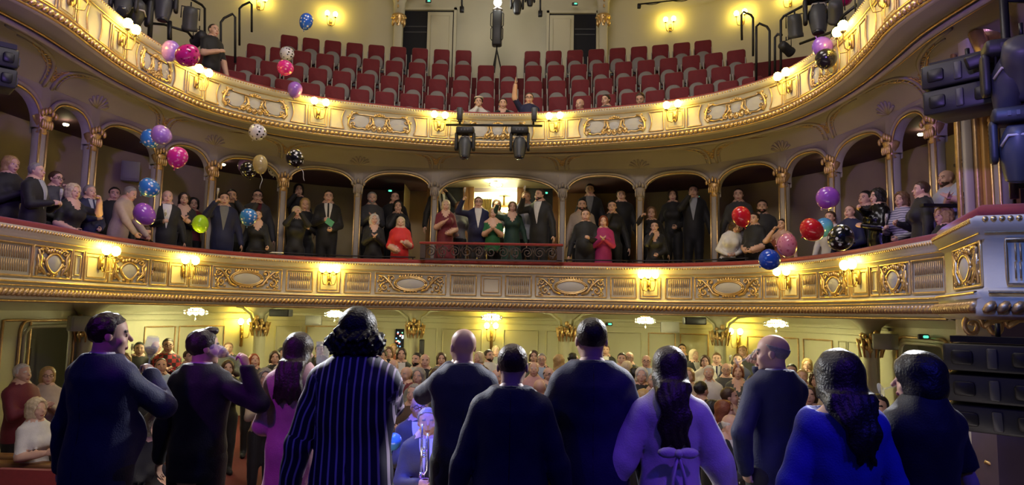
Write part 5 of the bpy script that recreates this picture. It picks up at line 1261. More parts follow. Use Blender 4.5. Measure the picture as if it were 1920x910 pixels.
# ---- hand: wrist at origin, fingers along +z, palm faces -y, thumb towards +x; unit = hand length
def hand_mesh(pose, vox):
    k = ('k', pose, vox)
    if k in _HC: return _HC[k]
    curl = {'relaxed': (0.25, 0.45, 0.35), 'grip': (0.85, 1.15, 0.7), 'flat': (0.03, 0.06, 0.05), 'fist': (1.35, 1.5, 0.9)}[pose]
    prims = []
    for i, (x, L) in enumerate(((0.135, 0.40), (0.045, 0.445), (-0.045, 0.415), (-0.13, 0.33))):
        p = np.array((x*0.95, 0.0, 0.46-0.03*abs(i-1.2))); a = 0.0; sp_ = x*0.5*(1.0 if pose in ('flat', 'relaxed') else 0.3)
        for j, fr in enumerate((0.45, 0.31, 0.24)):
            a += curl[j]; d = np.array((sp_*math.cos(a)*0.6, -math.sin(a), math.cos(a))); q = p+d*L*fr
            prims.append((p, q, 0.050-0.006*j, 0.045-0.006*j)); p = q
    p = np.array((0.11, -0.01, 0.12)); inw = {'relaxed': 0.15, 'grip': 0.75, 'flat': 0.05, 'fist': 0.8}[pose]
    for j, (L, dr) in enumerate(((0.20, (0.75, -0.35-0.4*inw, 0.65)), (0.16, (0.45-0.5*inw, -0.3-0.6*inw, 0.85)), (0.12, (0.2-0.7*inw, -0.25-0.5*inw, 0.9)))):
        d = np.array(dr); d = d/np.linalg.norm(d); q = p+d*L; prims.append((p, q, 0.066-0.008*j, 0.056-0.008*j)); p = q
    def f(P):
        d = smin(ell(P, (0, 0.0, 0.27), (0.205, 0.085, 0.26)), rcone(P, (0, 0.0, -0.22), (0, 0, 0.10), 0.125, 0.13, 0.75), 0.06)
        for a, b, ra, rb in prims: d = smin(d, rcone(P, a, b, ra, rb), 0.018)
        return d
    _HC[k] = polygonize(f, (-0.38, -0.62, -0.30), (0.55, 0.22, 1.02), vox); return _HC[k]

ARM = {'hang': (0.186, -0.03, 0.458), 'hang2': (0.215, -0.03, 0.475), 'clap': (0.022, -0.17, 0.70), 'drink': (0.045, -0.13, 0.855), 'up': (0.17, -0.12, 1.06), 'wave': (0.19, -0.13, 0.93), 'phone': (0.035, -0.19, 0.90), 'hold': (0.05, -0.17, 0.66), 'front': (0.05, -0.12, 0.57), 'rail': (0.12, -0.22, 0.52), 'chin': (0.02, -0.115, 0.83), 'toast': (0.10, -0.22, 0.86), 'wide': (0.26, -0.08, 0.50)}
def unit(v): v = np.asarray(v, float); return v/max(np.linalg.norm(v), 1e-9)
def ik(sh, tg, l1, l2, pole):
    d = tg-sh; L = np.linalg.norm(d); L = min(max(L, abs(l1-l2)+0.02), (l1+l2)*0.995); u = unit(d); tg = sh+u*L
    a = (l1*l1-l2*l2+L*L)/(2*L); h = math.sqrt(max(l1*l1-a*a, 0)); p = pole-u*(pole@u); return sh+u*a+unit(p)*h, tg
SKINS = [mat(f'skin_{i}', c, 0.5, var=0.08, scale=25, sss=0.0) for i, c in enumerate(((0.62, 0.38, 0.28), (0.55, 0.31, 0.21), (0.68, 0.44, 0.34), (0.46, 0.25, 0.16)))]
EYE = mat('eye_dark', (0.07, 0.045, 0.035), 0.2, var=0); LIP = mat('lips', (0.42, 0.14, 0.12), 0.4, var=0.05)
HAIRC = {'black': (0.012, 0.010, 0.010), 'brown': (0.060, 0.030, 0.016), 'dkbrown': (0.028, 0.016, 0.011), 'auburn': (0.20, 0.055, 0.022), 'blond': (0.46, 0.30, 0.12), 'pale': (0.62, 0.50, 0.32), 'grey': (0.26, 0.24, 0.22), 'white': (0.62, 0.59, 0.54), 'red': (0.36, 0.08, 0.03), 'ltbrown': (0.17, 0.095, 0.045)}
HM = {k: mat('hair_'+k, c, 0.42, var=0.3, scale=40, bump=0.5, bscale=90) for k, c in HAIRC.items()}
CLC = {'black': (0.012, 0.012, 0.014), 'navy': (0.008, 0.011, 0.055), 'white': (0.66, 0.64, 0.62), 'grey': (0.17, 0.17, 0.175), 'dkgrey': (0.055, 0.056, 0.06), 'ltblue': (0.36, 0.45, 0.60), 'red': (0.62, 0.025, 0.025), 'maroon': (0.14, 0.012, 0.025), 'green': (0.012, 0.12, 0.04), 'dkgreen': (0.010, 0.040, 0.030), 'beige': (0.46, 0.36, 0.27), 'magenta': (0.36, 0.02, 0.12), 'rust': (0.24, 0.06, 0.03), 'olive': (0.10, 0.10, 0.06), 'ltgrey': (0.36, 0.38, 0.42), 'pink': (0.55, 0.30, 0.30), 'plaid': (0.36, 0.03, 0.04), 'knit': (0.26, 0.26, 0.36), 'cream': (0.58, 0.52, 0.42), 'blue': (0.03, 0.08, 0.30), 'brown': (0.10, 0.06, 0.04), 'royal': (0.03, 0.05, 0.42)}
CM = {k: mat('cloth_'+k, c, 0.66, var=0.14, scale=18, bump=0.25, bscale=120, sheen=0.08) for k, c in CLC.items()}
def stripe_mat():
    m = bpy.data.materials.new('striped_blazer'); m.use_nodes = True; N, L = m.node_tree.nodes, m.node_tree.links; b = N['Principled BSDF']; b.inputs['Roughness'].default_value = 0.6
    at = N.new('ShaderNodeAttribute'); at.attribute_name = 'stripe'; fr = N.new('ShaderNodeMath'); fr.operation = 'FRACT'; L.new(at.outputs['Fac'], fr.inputs[0])
    lt = N.new('ShaderNodeMath'); lt.operation = 'LESS_THAN'; lt.inputs[1].default_value = 0.26; L.new(fr.outputs[0], lt.inputs[0])
    mx = N.new('ShaderNodeMix'); mx.data_type = 'RGBA'; mx.inputs[6].default_value = (0.014, 0.008, 0.05, 1); mx.inputs[7].default_value = (0.62, 0.5, 0.66, 1); L.new(lt.outputs[0], mx.inputs[0]); L.new(mx.outputs[2], b.inputs['Base Color']); return m
CM['stripes'] = stripe_mat()
def special(name, base, fn):
    m = mat('cloth_'+name, base, 0.6, var=0); nt = m.node_tree; N, L = nt.nodes, nt.links; fn(N, L, N['Principled BSDF']); CM[name] = m
def _plaid(N, L, b):
    tc = N.new('ShaderNodeTexCoord'); ck = N.new('ShaderNodeTexChecker'); ck.inputs['Scale'].default_value = 14; ck.inputs[1].default_value = (0.38, 0.02, 0.03, 1); ck.inputs[2].default_value = (0.03, 0.015, 0.02, 1); L.new(tc.outputs['Object'], ck.inputs['Vector']); L.new(ck.outputs['Color'], b.inputs['Base Color'])
special('plaidred', (0.36, 0.03, 0.04), _plaid)
def _seq(N, L, b):
    tc = N.new('ShaderNodeTexCoord'); v = N.new('ShaderNodeTexVoronoi'); v.inputs['Scale'].default_value = 55; L.new(tc.outputs['Object'], v.inputs['Vector']); b.inputs['Base Color'].default_value = (0.03, 0.03, 0.035, 1); b.inputs['Metallic'].default_value = 0.9; b.inputs['Roughness'].default_value = 0.2
    bp = N.new('ShaderNodeBump'); bp.inputs['Strength'].default_value = 1.0; L.new(v.outputs['Color'], bp.inputs['Height']); L.new(bp.outputs['Normal'], b.inputs['Normal'])
special('sequin', (0.03, 0.03, 0.03), _seq)
def _knit(N, L, b):
    tc = N.new('ShaderNodeTexCoord'); w = N.new('ShaderNodeTexWave'); w.bands_direction = 'Z'; w.inputs['Scale'].default_value = 9; w.inputs['Distortion'].default_value = 3; L.new(tc.outputs['Object'], w.inputs['Vector']); r = N.new('ShaderNodeMix'); r.data_type = 'RGBA'; r.inputs[6].default_value = (0.10, 0.10, 0.16, 1); r.inputs[7].default_value = (0.50, 0.48, 0.56, 1); L.new(w.outputs['Fac'], r.inputs[0]); L.new(r.outputs[2], b.inputs['Base Color'])
special('knitp', (0.3, 0.3, 0.4), _knit)

def body_prims(h, fem, stout, top, sleeve, arms, lean, suit, puffy=0.0):
    """named primitive groups; arms = {'L':(shoulder,elbow,wrist),...}"""
    w = 0.92 if fem else 1.0; st = stout; T = []
    def lz(p):   # lean: shear the upper body forwards/sideways
        k = max(0.0, p[2]-0.5*h); return np.array((p[0]+lean[0]*k, p[1]+lean[1]*k, p[2]))
    g = 0.010*h if suit else 0.004*h
    T.append(lambda P: ell(P, lz(np.array((0, 0, .535*h))), ((.090*w*st+.004)*h, .075*st*h, .085*h)))
    T.append(lambda P: rcone(P, lz(np.array((0, 0, .56*h))), lz(np.array((0, -.004*h, .72*h))), (.074 if fem else .082)*st*h, .100*w*h, .70))
    T.append(lambda P: ell(P, lz(np.array((0, 0.004*h, .735*h))), (.104*w*h, .072*h, .112*h)))
    for s in (-1, 1): T.append(lambda P, s=s: rcone(P, lz(np.array((0, .014*h, .838*h))), lz(np.array((s*.082*w*h, .008*h, .798*h))), .040*h, .042*h))
    T.append(lambda P: rcone(P, lz(np.array((0, .014*h, .80*h))), lz(np.array((0, .016*h, .868*h))), .066*h, .038*h))
    if fem:
        for s in (-1, 1): T.append(lambda P, s=s: ell(P, lz(np.array((s*.045*h, -.062*h, .715*h))), (.045*h, .042*h, .045*h)))
    elif st > 1.06: T.append(lambda P: ell(P, lz(np.array((0, -.045*h*st, .60*h))), (.095*st*h, .075*st*h, .095*h)))
    if suit: T.append(lambda P: rcone(P, (0, .004*h, .60*h), (0, .006*h, .455*h), (.084 if not fem else .084)*st*h, .100*st*h, .76))
    L = []
    for s in (-1, 1):
        L.append(lambda P, s=s: rcone(P, (s*.048*h, 0, .50*h), (s*.055*h, -.005*h, .28*h), .062*h*st**.5, .043*h))
        L.append(lambda P, s=s: rcone(P, (s*.055*h, -.005*h, .28*h), (s*.055*h, .01*h, .045*h), .043*h, .030*h))
        L.append(lambda P, s=s: rcone(P, (s*.056*h, .015*h, .025*h), (s*.068*h, -.085*h, .018*h), .026*h, .022*h))
    return T, L, lz, g
def mat3(x, y, z): return np.stack([unit(x), unit(y), unit(z)], 1)
def person(label, loc, h=1.72, yaw=0.0, fem=False, hair='short', hc='brown', skin=0, top='navy', bottom='black', shirt=None, tie=None, L='hang', R='hang', look=(0, 0), lean=(0, 0), sleeve=1.0, stout=1.0, suit=None, dress=False, neck=0.0, glasses=False, vox=0.028, hv=0.05, group=None, hand={}, fine=False, beard=None, name='person', puffy=0.0, elbow=None, legs=True, drape=None, hatc=None, loose=0.0, hscale=1.0):
    if suit is None: suit = not fem and sleeve > 0.9
    cy, sy = math.cos(yaw), math.sin(yaw)
    def to_local(p):
        d = np.asarray(p, float)-np.asarray(loc, float); return np.array((d[0]*cy+d[1]*sy, -d[0]*sy+d[1]*cy, d[2]))
    T, LG, lz, g = body_prims(h, fem, stout, top, sleeve, None, lean, suit)
    w = 0.92 if fem else 1.0; AR = {}
    for sd, spec in (('L', L), ('R', R)):
        s = 1 if sd == 'L' else -1; sh = lz(np.array((s*.093*w*h, .008*h, .790*h)))
        if isinstance(spec, str): q = ARM[spec]; tg = np.array((s*q[0]*h, q[1]*h, q[2]*h)); tg = tg+np.array((lean[0], lean[1], 0))*max(0, tg[2]-.5*h)
        else: tg = to_local(spec)
        pole = np.array((s*0.7, 0.35, -1.0))
        if elbow and sd in elbow: pole = np.array(elbow[sd])*np.array((s, 1, 1))
        el, wr = ik(sh, tg, .172*h, .150*h, pole); AR[sd] = (sh, el, wr)
    sr = 0.007*h if suit else (0.004*h if sleeve > 0.3 else 0.0)
    def arms_d(P, ex=0.0, lim=None):
        d = np.full(len(P), 9.0)
        for sd, (sh, el, wr) in AR.items():
            pf = puffy
            a = rcone(P, sh, el, .036*h+ex+pf*0.03, .030*h+ex+pf*0.05); b = rcone(P, el, wr, .030*h+ex+pf*0.05, .0215*h+ex+pf*0.02)
            d = np.minimum(d, smin(a, b, 0.02))
        return d
    def torso_d(P, ex=0.0):
        d = T[0](P)
        for t in T[1:]: d = smin(d, t(P), 0.035*h)
        return d-ex
    def skirt_d(P): return rcone(P, (0, 0, .60*h), (0, 0.0, .16*h), .088*h*stout, .150*h, .78)
    def legs_d(P):
        d = LG[0](P)
        for t in LG[1:]: d = smin(d, t(P), 0.02)
        return d
    wob = (lambda P: 0.0065*noise3(P*np.array([1, 1, 0.6]), 21, 1.3)+0.0045*noise3(P, 45, 0.4)) if fine else (lambda P: 0.0)
    def top_d(P):
        d = torso_d(P, g+loose)
        d = smin(d, arms_d(P, sr+loose*0.5), 0.008 if fine else 0.02)
        if dress: d = smin(d, skirt_d(P), 0.05)
        return d+wob(P)
    o = thing(name, label, 'person', loc, yaw, group)
    lo = np.array((-.22*h, -.17*h, 0.0)); hi = np.array((.22*h, .15*h, .90*h))
    for sd in AR:
        for q in AR[sd]: lo = np.minimum(lo, q-0.09); hi = np.maximum(hi, q+0.09)
    lo[2] = -0.01; hi[2] = max(.90*h, hi[2])
    topm = CM[top] if isinstance(top, str) else top
    sk = SKINS[skin]; hm = HM[hc]
    parts = []     # body mesh pieces (V, Q, m): materials 0 skin 1 eye 2 lip 3 brow 4 top 5 bottom 6 shirt 7 tie
    neckz = lz(np.array((0, 0.012*h, .868*h)))
    def arm_t(P):   # fraction along the nearer arm and its distance
        best = np.full(len(P), 9.0); tt = np.zeros(len(P))
        for sd, (sh, el, wr) in AR.items():
            for k, (a, b) in enumerate(((sh, el), (el, wr))):
                ba = b-a; t = np.clip((P-a)@ba/(ba@ba), 0, 1); d = np.linalg.norm(P-a-t[:, None]*ba, axis=1); u = d < best; best[u] = d[u]; tt[u] = (k*0.53+t[u]*(0.53 if k == 0 else 0.47))
        return tt, best
    if not fine:
        def all_d(P): return np.minimum(top_d(P), legs_d(P)-0.004*h) if (legs and not dress) else top_d(P)
        if not legs: lo[2] = .42*h
        V, Q = polygonize(all_d, lo, hi, vox); C = V[Q].mean(1); m = np.full(len(Q), 4)
        tt, ad = arm_t(C); td = torso_d(C); inarm = ad-0.035*h < td
        m[inarm & (tt > sleeve)] = 0
        if not dress: m[(C[:, 2] < (0.455 if suit else 0.53)*h) & ~inarm] = 5
        fr = C[:, 1] < lean[1]*np.maximum(0, C[:, 2]-.5*h)-0.02*h; xx = np.abs(C[:, 0]-lean[0]*np.maximum(0, C[:, 2]-.5*h))
        if shirt and suit: 
            v = np.zeros(len(C), bool) & fr & ~inarm & (C[:, 2] > .60*h) & (C[:, 2] < .855*h) & (xx < (C[:, 2]/h-.60)*0.17*h); m[v] = 6
            if tie: m[v & (xx < 0.011*h)] = 7
        if neck > 0: m[~inarm & fr & (C[:, 2] > (.84-neck)*h) & (xx < (C[:, 2]/h-(.84-neck))*0.55*h+0.012*h)] = 0
        if neck > 0.1: m[(C[:, 2] > .80*h) & (xx < .12*h)] = 0
        m[(C[:, 2] > .862*h) & (xx < .06*h) & ~inarm] = 0
        parts.append((V, Q, m))
        if shirt and suit:                               # shirt front and tie laid on the chest
            for nm_, wk, wc, mm_, off_ in ((('shirt_front', 0.19, 0.0, shirt, 0.003),) + ((('tie', 0.0, 0.013, tie, 0.009),) if tie else ())):
                zs = np.linspace(.61*h, .858*h, 12); us = np.linspace(-1, 1, 7); G = []
                for z_ in zs:
                    for u_ in us: G.append((lean[0]*max(0, z_-.5*h)+u_*(min((z_-.60*h)*wk, .042*h)+wc*h*(1-0.35*(z_-.61*h)/(.25*h))), z_))
                G = np.array(G); ys = np.linspace(-.30*h, .02, 90); PP = np.stack([np.repeat(G[:, 0], 90), np.tile(ys, len(G)), np.repeat(G[:, 1], 90)], 1)
                dd = torso_d(PP, g+loose).reshape(len(G), 90) < 0; y_ = ys[np.argmax(dd, 1)]; y_ = np.where(dd.any(1), y_, -.04*h)
                VV = np.stack([G[:, 0], y_-off_-0.004, G[:, 1]], 1); n7 = 7; QQ = [(i*n7+j, i*n7+j+1, (i+1)*n7+j+1, (i+1)*n7+j) for i in range(11) for j in range(6)]
                link(nm_, np_mesh(nm_, VV, np.array(QQ), [CM[mm_]]), o)
    else:
        def skin_d(P): 
            d = smin(torso_d(P, -0.012), arms_d(P, -0.004), 0.02)
            return np.minimum(d, legs_d(P)-0.0)
        V, Q = polygonize(skin_d, lo, hi, 0.022); parts.append((V, Q, np.zeros(len(Q), int)))
        cutn = lambda P: np.maximum(top_d(P), P[:, 2]-(.872*h)) if suit else top_d(P)
        def garm(P):
            d = cutn(P)
            if sleeve < 1.0:
                tt, ad = arm_t(P); ta = torso_d(P); d = np.where((tt > sleeve) & (ad-.04*h < ta), np.maximum(d, (tt-sleeve)*0.3*h), d)
            if neck > 0:
                dn = ell(P, lz(np.array((0, 0.02*h if neck < 0.15 else 0.03*h, .870*h))), (neck*h, .085*h, .050*h)); d = smax(d, -dn, 0.01)
            zl = (.42 if suit else .47)*h
            return d if dress else np.maximum(d, zl-P[:, 2])
        V, Q = polygonize(garm, lo, hi, vox); at = None
        if top == 'stripes':
            C = V; tt, ad = arm_t(C); td = torso_d(C); ia = ad-0.045*h < td
            u = C[:, 0]/(0.034*(1.0+0.55*np.clip((0.80*h-C[:, 2])/h, 0, 0.35)))+0.15*np.sin(C[:, 2]*9)
            for sd, (sh, el, wr) in AR.items():
                s = 1 if sd == 'L' else -1; msk = ia & (C[:, 0]*s > 0)
                for a, b in ((sh, el), (el, wr)):
                    ba = unit(b-a); pr = unit(np.cross(ba, (0, 1, 0))); rel = C-a; t = rel@ba; mm = msk & (t > -0.05) & (t < np.linalg.norm(b-a)+0.02); u[mm] = (rel@pr)[mm]/0.034+0.12*np.sin(t[mm]*30)
            at = {'stripe': u+100}
        me = np_mesh('garment', V, Q, [topm], None, True, at); link('dress' if dress else ('jacket' if suit else 'top'), me, o)
        if not dress:
            V, Q = polygonize(lambda P: legs_d(P)-0.010*h, np.array((-.2*h, -.15*h, -0.01)), np.array((.2*h, .12*h, .58*h)), 0.02); link('trousers' if suit else 'skirt', np_mesh('legs', V, Q, [CM[bottom]]), o)
        if suit:
            zs = np.linspace(.86*h, .45*h, 26); pts = []
            for z_ in zs:
                yy = np.linspace(.22*h, -.02, 120); dd = top_d(np.stack([np.zeros(120), yy, np.full(120, z_)], 1)); k_ = int(np.argmax(dd < 0)); pts.append((0.0, yy[k_]+0.0005, z_))
            mb = MB(); mb.tube(pts, 0.0025, 4); mb.obj('back_seam', CM['black'], o)
            mb = MB(); c = neckz; mb.tube([(c[0]+.053*h*math.cos(a), c[1]+.050*h*math.sin(a), c[2]-.012*h+.012*h*math.sin(a)) for a in np.linspace(-0.5, PI+0.5, 18)], .0085*h, 6); mb.obj('jacket_collar', topm if top != 'stripes' else CM['navy'], o)
        if shirt:
            mb = MB(); c = neckz; n_ = 20; ring0 = []; ring1 = []
            for i in range(n_):
                a = 2*PI*i/n_; r = .041*h; dz = -0.012*h if math.sin(a) < -0.3 else 0.0
                ring0.append((c[0]+r*1.22*math.cos(a), c[1]+r*1.2*math.sin(a), c[2]-0.012*h+dz)); ring1.append((c[0]+r*1.06*math.cos(a), c[1]-0.004*h+r*1.05*math.sin(a), c[2]+0.010*h+dz))
            mb.grid([ring0, ring1], close=True); mb.obj('shirt_collar', CM[shirt], o)
    # head
    hh = 0.140*h*hscale; lk = look
    Rz = np.array(((math.cos(lk[0]), -math.sin(lk[0]), 0), (math.sin(lk[0]), math.cos(lk[0]), 0), (0, 0, 1)))
    Rx = np.array(((1, 0, 0), (0, math.cos(lk[1]), -math.sin(lk[1])), (0, math.sin(lk[1]), math.cos(lk[1])))); RH = Rz@Rx
    piv = lz(np.array((0, 0.010*h, .862*h))); PV = np.array((0, 0.10, 0.0))
    def head_xf(V): return piv+((V-PV)*hh)@RH.T
    V, Q, m = get_head(fem, hv); m = m.copy()
    if beard:
        C = V[Q].mean(1); m[(C[:, 2] < 0.27) & (C[:, 2] > -0.02) & (C[:, 1] < -0.02) & (m == 0) & ~((np.abs(C[:, 0]) < 0.09) & (np.abs(C[:, 2]-0.195) < 0.05))] = 3
    parts.append((head_xf(V), Q, m))
    # hands
    for sd, (sh, el, wr) in AR.items():
        spec = L if sd == 'L' else R; ps = hand.get(sd, 'relaxed' if spec in ('hang', 'wide', 'hang2') else ('flat' if spec in ('clap', 'up') else 'grip'))
        s = 1 if sd == 'L' else -1; V, Q = hand_mesh(ps, 0.042 if fine else 0.068); hs = 0.108*h
        zd = unit(wr-el); med = np.array((-s, -0.25, 0.05)) if spec not in ('hang', 'hang2') else np.array((-s, 0, 0)); yd = -med; yd = yd-zd*(yd@zd); yd = unit(yd)
        xd = np.cross(yd, zd); want = np.array((0, -0.4, 1.0)); sx = 1.0 if xd@want > 0 or spec in ('hang', 'hang2') and xd@np.array((0, -1, 0)) > 0 else -1.0
        VV = V.copy(); VV[:, 0] *= sx; QQ = Q if sx > 0 else Q[:, ::-1]
        parts.append((wr+(VV[:, :1]*xd+VV[:, 1:2]*yd+VV[:, 2:]*zd)*hs, QQ, np.zeros(len(Q), int)))
    off = 0; VS = []; QS = []; MS = []
    for V, Q, m in parts: VS.append(V); QS.append(Q+off); MS.append(m); off += len(V)
    mats = [sk, EYE, LIP, hm] + ([] if fine else [topm, CM[bottom], CM[shirt or 'white'], CM[tie or 'black']])
    link('body', np_mesh('body', np.concatenate(VS), np.concatenate(QS), mats, np.concatenate(MS)), o)
    if hair and not drape:
        V, Q = get_hair(hair, hv*(0.8 if fine else 1.0)); mi = None; ml = [hm]
        if hatc: ml = [hm, CM[hatc]]; mi = (V[Q].mean(1)[:, 2] > 0.84).astype(int)
        link('hair', np_mesh('hair', head_xf(V), Q, ml, mi), o)
    if drape:
        w0_, w1_, zend, wav, cx_ = drape
        def dr(P):
            t = top_d(P); f = np.clip((.87*h-P[:, 2])/(.87*h-zend), 0, 1); wd = w0_+(w1_-w0_)*f+wav*np.sin(P[:, 2]*42+np.sign(P[:, 0]))
            th = 0.045*(1-0.45*f)+0.004*np.sin(P[:, 0]*170+2*np.sin(P[:, 2]*30))+wav*0.5*np.sin(P[:, 2]*38+P[:, 0]*30)
            d = np.maximum(t-th, -t-0.004); d = np.maximum(d, np.abs(P[:, 0]-cx_*f)-wd); d = np.maximum(d, -P[:, 1]+0.0); d = np.maximum(d, zend-P[:, 2]+0.02*np.sin(P[:, 0]*90)); return np.maximum(d, P[:, 2]-.90*h)
        hf = hair_fn(hair)
        def both(P): return smin(hf(((P-piv)@RH)/hh+PV)*hh, dr(P), 0.035)
        V, Q = polygonize(both, np.array((-.16*h, -.12*h, zend-0.05)), np.array((.16*h, .22*h, 1.06*h)), 0.011); link('hair', np_mesh('hair', V, Q, [hm]), o)
    if glasses:
        mb = MB()
        for s in (-1, 1): mb.tube([tuple(q) for q in head_xf(np.array([(s*0.14+0.095*math.cos(a), -0.42, 0.49+0.075*math.sin(a)) for a in np.linspace(0, 2*PI, 11)[:-1]]))], 0.0025, 4, closed=True); mb.tube([tuple(q) for q in head_xf(np.array([(s*0.235, -0.41, 0.50), (s*0.34, 0.02, 0.50)]))], 0.003, 4)
        mb.tube([tuple(q) for q in head_xf(np.array([(-0.045, -0.42, 0.5), (0.045, -0.42, 0.5)]))], 0.003, 4); mb.obj('glasses', BLACK, o)
    R3 = np.array(((cy, -sy, 0), (sy, cy, 0), (0, 0, 1)))
    ex = {sd: np.asarray(loc)+R3@(AR[sd][2]+unit(AR[sd][2]-AR[sd][1])*0.055*h) for sd in AR}
    return o, ex
def wine_glass(label, p, tilt=(0, 0), s=1.0, kind='wine', group=None):
    o = thing('wine_glass' if kind == 'wine' else 'glass', label, 'glass', p, 0, group); o.rotation_euler = (tilt[0], tilt[1], 0)
    mb = MB()
    if kind == 'wine': mb.lathe([(0.033*s, -0.075*s), (0.006*s, -0.070*s), (0.004*s, 0.0), (0.010*s, 0.006*s), (0.036*s, 0.045*s), (0.038*s, 0.075*s), (0.030*s, 0.12*s), (0.028*s, 0.12*s), (0.036*s, 0.075*s), (0.034*s, 0.046*s), (0.001, 0.010*s)], (0, 0, 0), 14)
    elif kind == 'flute': mb.lathe([(0.028*s, -0.07*s), (0.005*s, -0.066*s), (0.004*s, 0.0), (0.012*s, 0.02*s), (0.023*s, 0.07*s), (0.021*s, 0.14*s), (0.019*s, 0.14*s), (0.020*s, 0.07*s), (0.001, 0.02*s)], (0, 0, 0), 10)
    else: mb.lathe([(0.030*s, -0.05*s), (0.034*s, 0.06*s), (0.032*s, 0.06*s), (0.028*s, -0.045*s), (0.001, -0.045*s)], (0, 0, 0), 14)
    mb.obj('bowl', GLASS, o)
    if kind != 'tumbler':
        m2 = MB(); m2.lathe([(0.012*s, 0.014*s), (0.031*s, 0.044*s), (0.033*s, 0.058*s), (0.001, 0.058*s)] if kind == 'wine' else [(0.008*s, 0.025*s), (0.019*s, 0.07*s), (0.019*s, 0.09*s), (0.001, 0.09*s)], (0, 0, 0), 12); m2.obj('drink', mat('pale_wine', (0.75, 0.62, 0.28), 0.05, var=0, trans=0.9), o)
    return o
# ---- performers on the stage, seen from behind
def perf(label, px, py, Y, yaw=PI, h=None, **kw):
    p = aty(px, py, Y); h = h or p[2]
    return person(label, (p[0], Y, 0.0), h=h, yaw=yaw, fine=True, vox=0.012, hv=0.026, group='performers on the stage', **kw)
FA = lambda x, y, Y: tuple(aty(x, y, Y))
SHV = 1.12
o, e = perf('man in dark navy suit at far left raising a glass in his right hand', 205, 590, 3.86, yaw=PI-0.25, fem=False, hair='short', hc='dkbrown', top='navy', shirt='white', R=FA(284, 704, 4.12), L='hang', look=(-0.75, 0.0), stout=1.10, elbow={'R': (0.8, 0.2, -0.8)})
q = FA(281, 672, 4.10); wine_glass('wine glass held up by the man at far left', q, (0.1, 0.15), 1.1)
o, e = perf('man in dark suit drinking with raised right arm, second from the left', 385, 621, 4.42, yaw=PI-0.1, hair='quiff', hc='dkbrown', top='black', shirt='white', R=FA(463, 690, 4.37), L='hang', look=(-0.8, -0.1), stout=1.02, elbow={'R': (1.0, 0.0, 0.1)})
q = FA(431, 668, 4.39); wine_glass('wine glass at the lips of the second man from the left', q, (0.0, -1.2), 1.1)
o, e = perf('woman with long straight dark hair in a magenta lit shawl dress', 561, 628, 4.54, yaw=PI, fem=True, hair='bob', hc='dkbrown', top='pink', dress=True, drape=(0.085, 0.095, 1.18, 0.004, 0.0), L='front', R='front', look=(-0.35, 0.0), loose=0.02, stout=1.05)
o, e = perf('tall curly haired performer in a long striped jacket', 672, 581, 3.42, yaw=PI+0.05, hair='clown', hc='black', top='stripes', L='hang', R=FA(728, 775, 3.95), look=(0.0, 0.05), suit=True, stout=1.02, elbow={'R': (0.7, 0.3, -1.2)})
q = FA(605, 664, 3.70); wine_glass('clear tumbler showing over the shoulder of the striped jacket', q, (0, 0), 1.1, 'tumbler')
o, e = perf('bald man in dark blue jacket with his left hand at his mouth', 871, 618, 4.42, yaw=PI+0.15, hair=None, hc='grey', skin=0, top='navy', L=FA(842, 690, 4.61), R='hang', look=(0.3, 0.0), elbow={'L': (0.9, -0.1, -1.0)})
o, e = perf('short stocky man with shaved head in dark navy suit, centre', 961, 647, 3.58, yaw=PI, hair='buzz', hc='brown', top='navy', L='hang', R='hang', look=(-0.1, 0.05), stout=1.10)
o, e = perf('tall man with short hair in dark navy suit, right of the centre', 1110, 598, 3.81, yaw=PI, hair='buzz', hc='dkbrown', top='navy', L='hang', R='hang', look=(0.1, 0.0), stout=1.04)
o, e = perf('woman in white puff sleeve blouse with long wavy brown hair', 1255, 655, 3.75, yaw=PI, fem=True, hair='bob', hc='dkbrown', drape=(0.085, 0.075, 1.10, 0.010, 0.0), top='white', dress=True, L='hang2', R='hang2', look=(0.0, 0.05), puffy=0.5)
WB = o
# sash bow on the white blouse
p = aty(1272, 850, 3.56); sb = bpy.data.objects.new('sash_bow', None)
mb = MB()
for sx in (-1, 1): mb.ball((sx*0.05, 0.0, 0.0), (0.055, 0.02, 0.028), 8, 6); mb.tube([(0, 0, 0), (sx*0.03, -0.005, -0.12), (sx*0.05, 0.0, -0.32)], [0.015, 0.03, 0.035], 8, flat=0.35)
mb.ball((0, -0.015, 0), 0.022); so = mb.obj('sash_bow', CM['white'], WB); so.matrix_parent_inverse = WB.matrix_world.inverted() if False else Matrix.Identity(4)
lp = np.array(p)-np.array(WB.location); so.location = (-lp[0], -lp[1], lp[2]); so.rotation_euler = (0, 0, PI)
o, e = perf('balding man in navy suit drinking, facing left', 1450, 629, 4.42, yaw=PI+0.35, hair='ring', hc='grey', top='navy', shirt='white', L=FA(1399, 880, 4.31), R=FA(1424, 690, 4.65), look=(0.85, 0.0), elbow={'R': (0.4, -0.6, -0.7)})
q = FA(1404, 672, 4.59); wine_glass('wine glass at the lips of the balding man', q, (0.0, 1.2), 1.1)
o, e = perf('woman in royal blue top with long dark wavy hair', 1572, 668, 3.36, yaw=PI, fem=True, hair='bobbig', hc='black', drape=(0.115, 0.045, 1.14, 0.010, -0.05), top='royal', L='hang', R='hang', look=(0.2, 0.0), sleeve=0.72, neck=0.10, loose=0.022, bottom='black') if 'royal' in CM else (None, None)
o, e = perf('woman with dark bob and dark dress drinking at far right', 1722, 672, 3.47, yaw=PI+0.15, fem=True, hair='bobbig', hc='black', top='black', dress=True, L=FA(1648, 850, 3.62), R='hang', look=(0.9, 0.0), sleeve=0.40, stout=1.12, loose=0.02, hand={'L': 'grip'}, elbow={'L': (1.0, -0.2, -0.6)})
q = FA(1681, 724, 3.64); wine_glass('wine glass at the lips of the woman with the dark bob', q, (0.0, 1.3), 1.1)
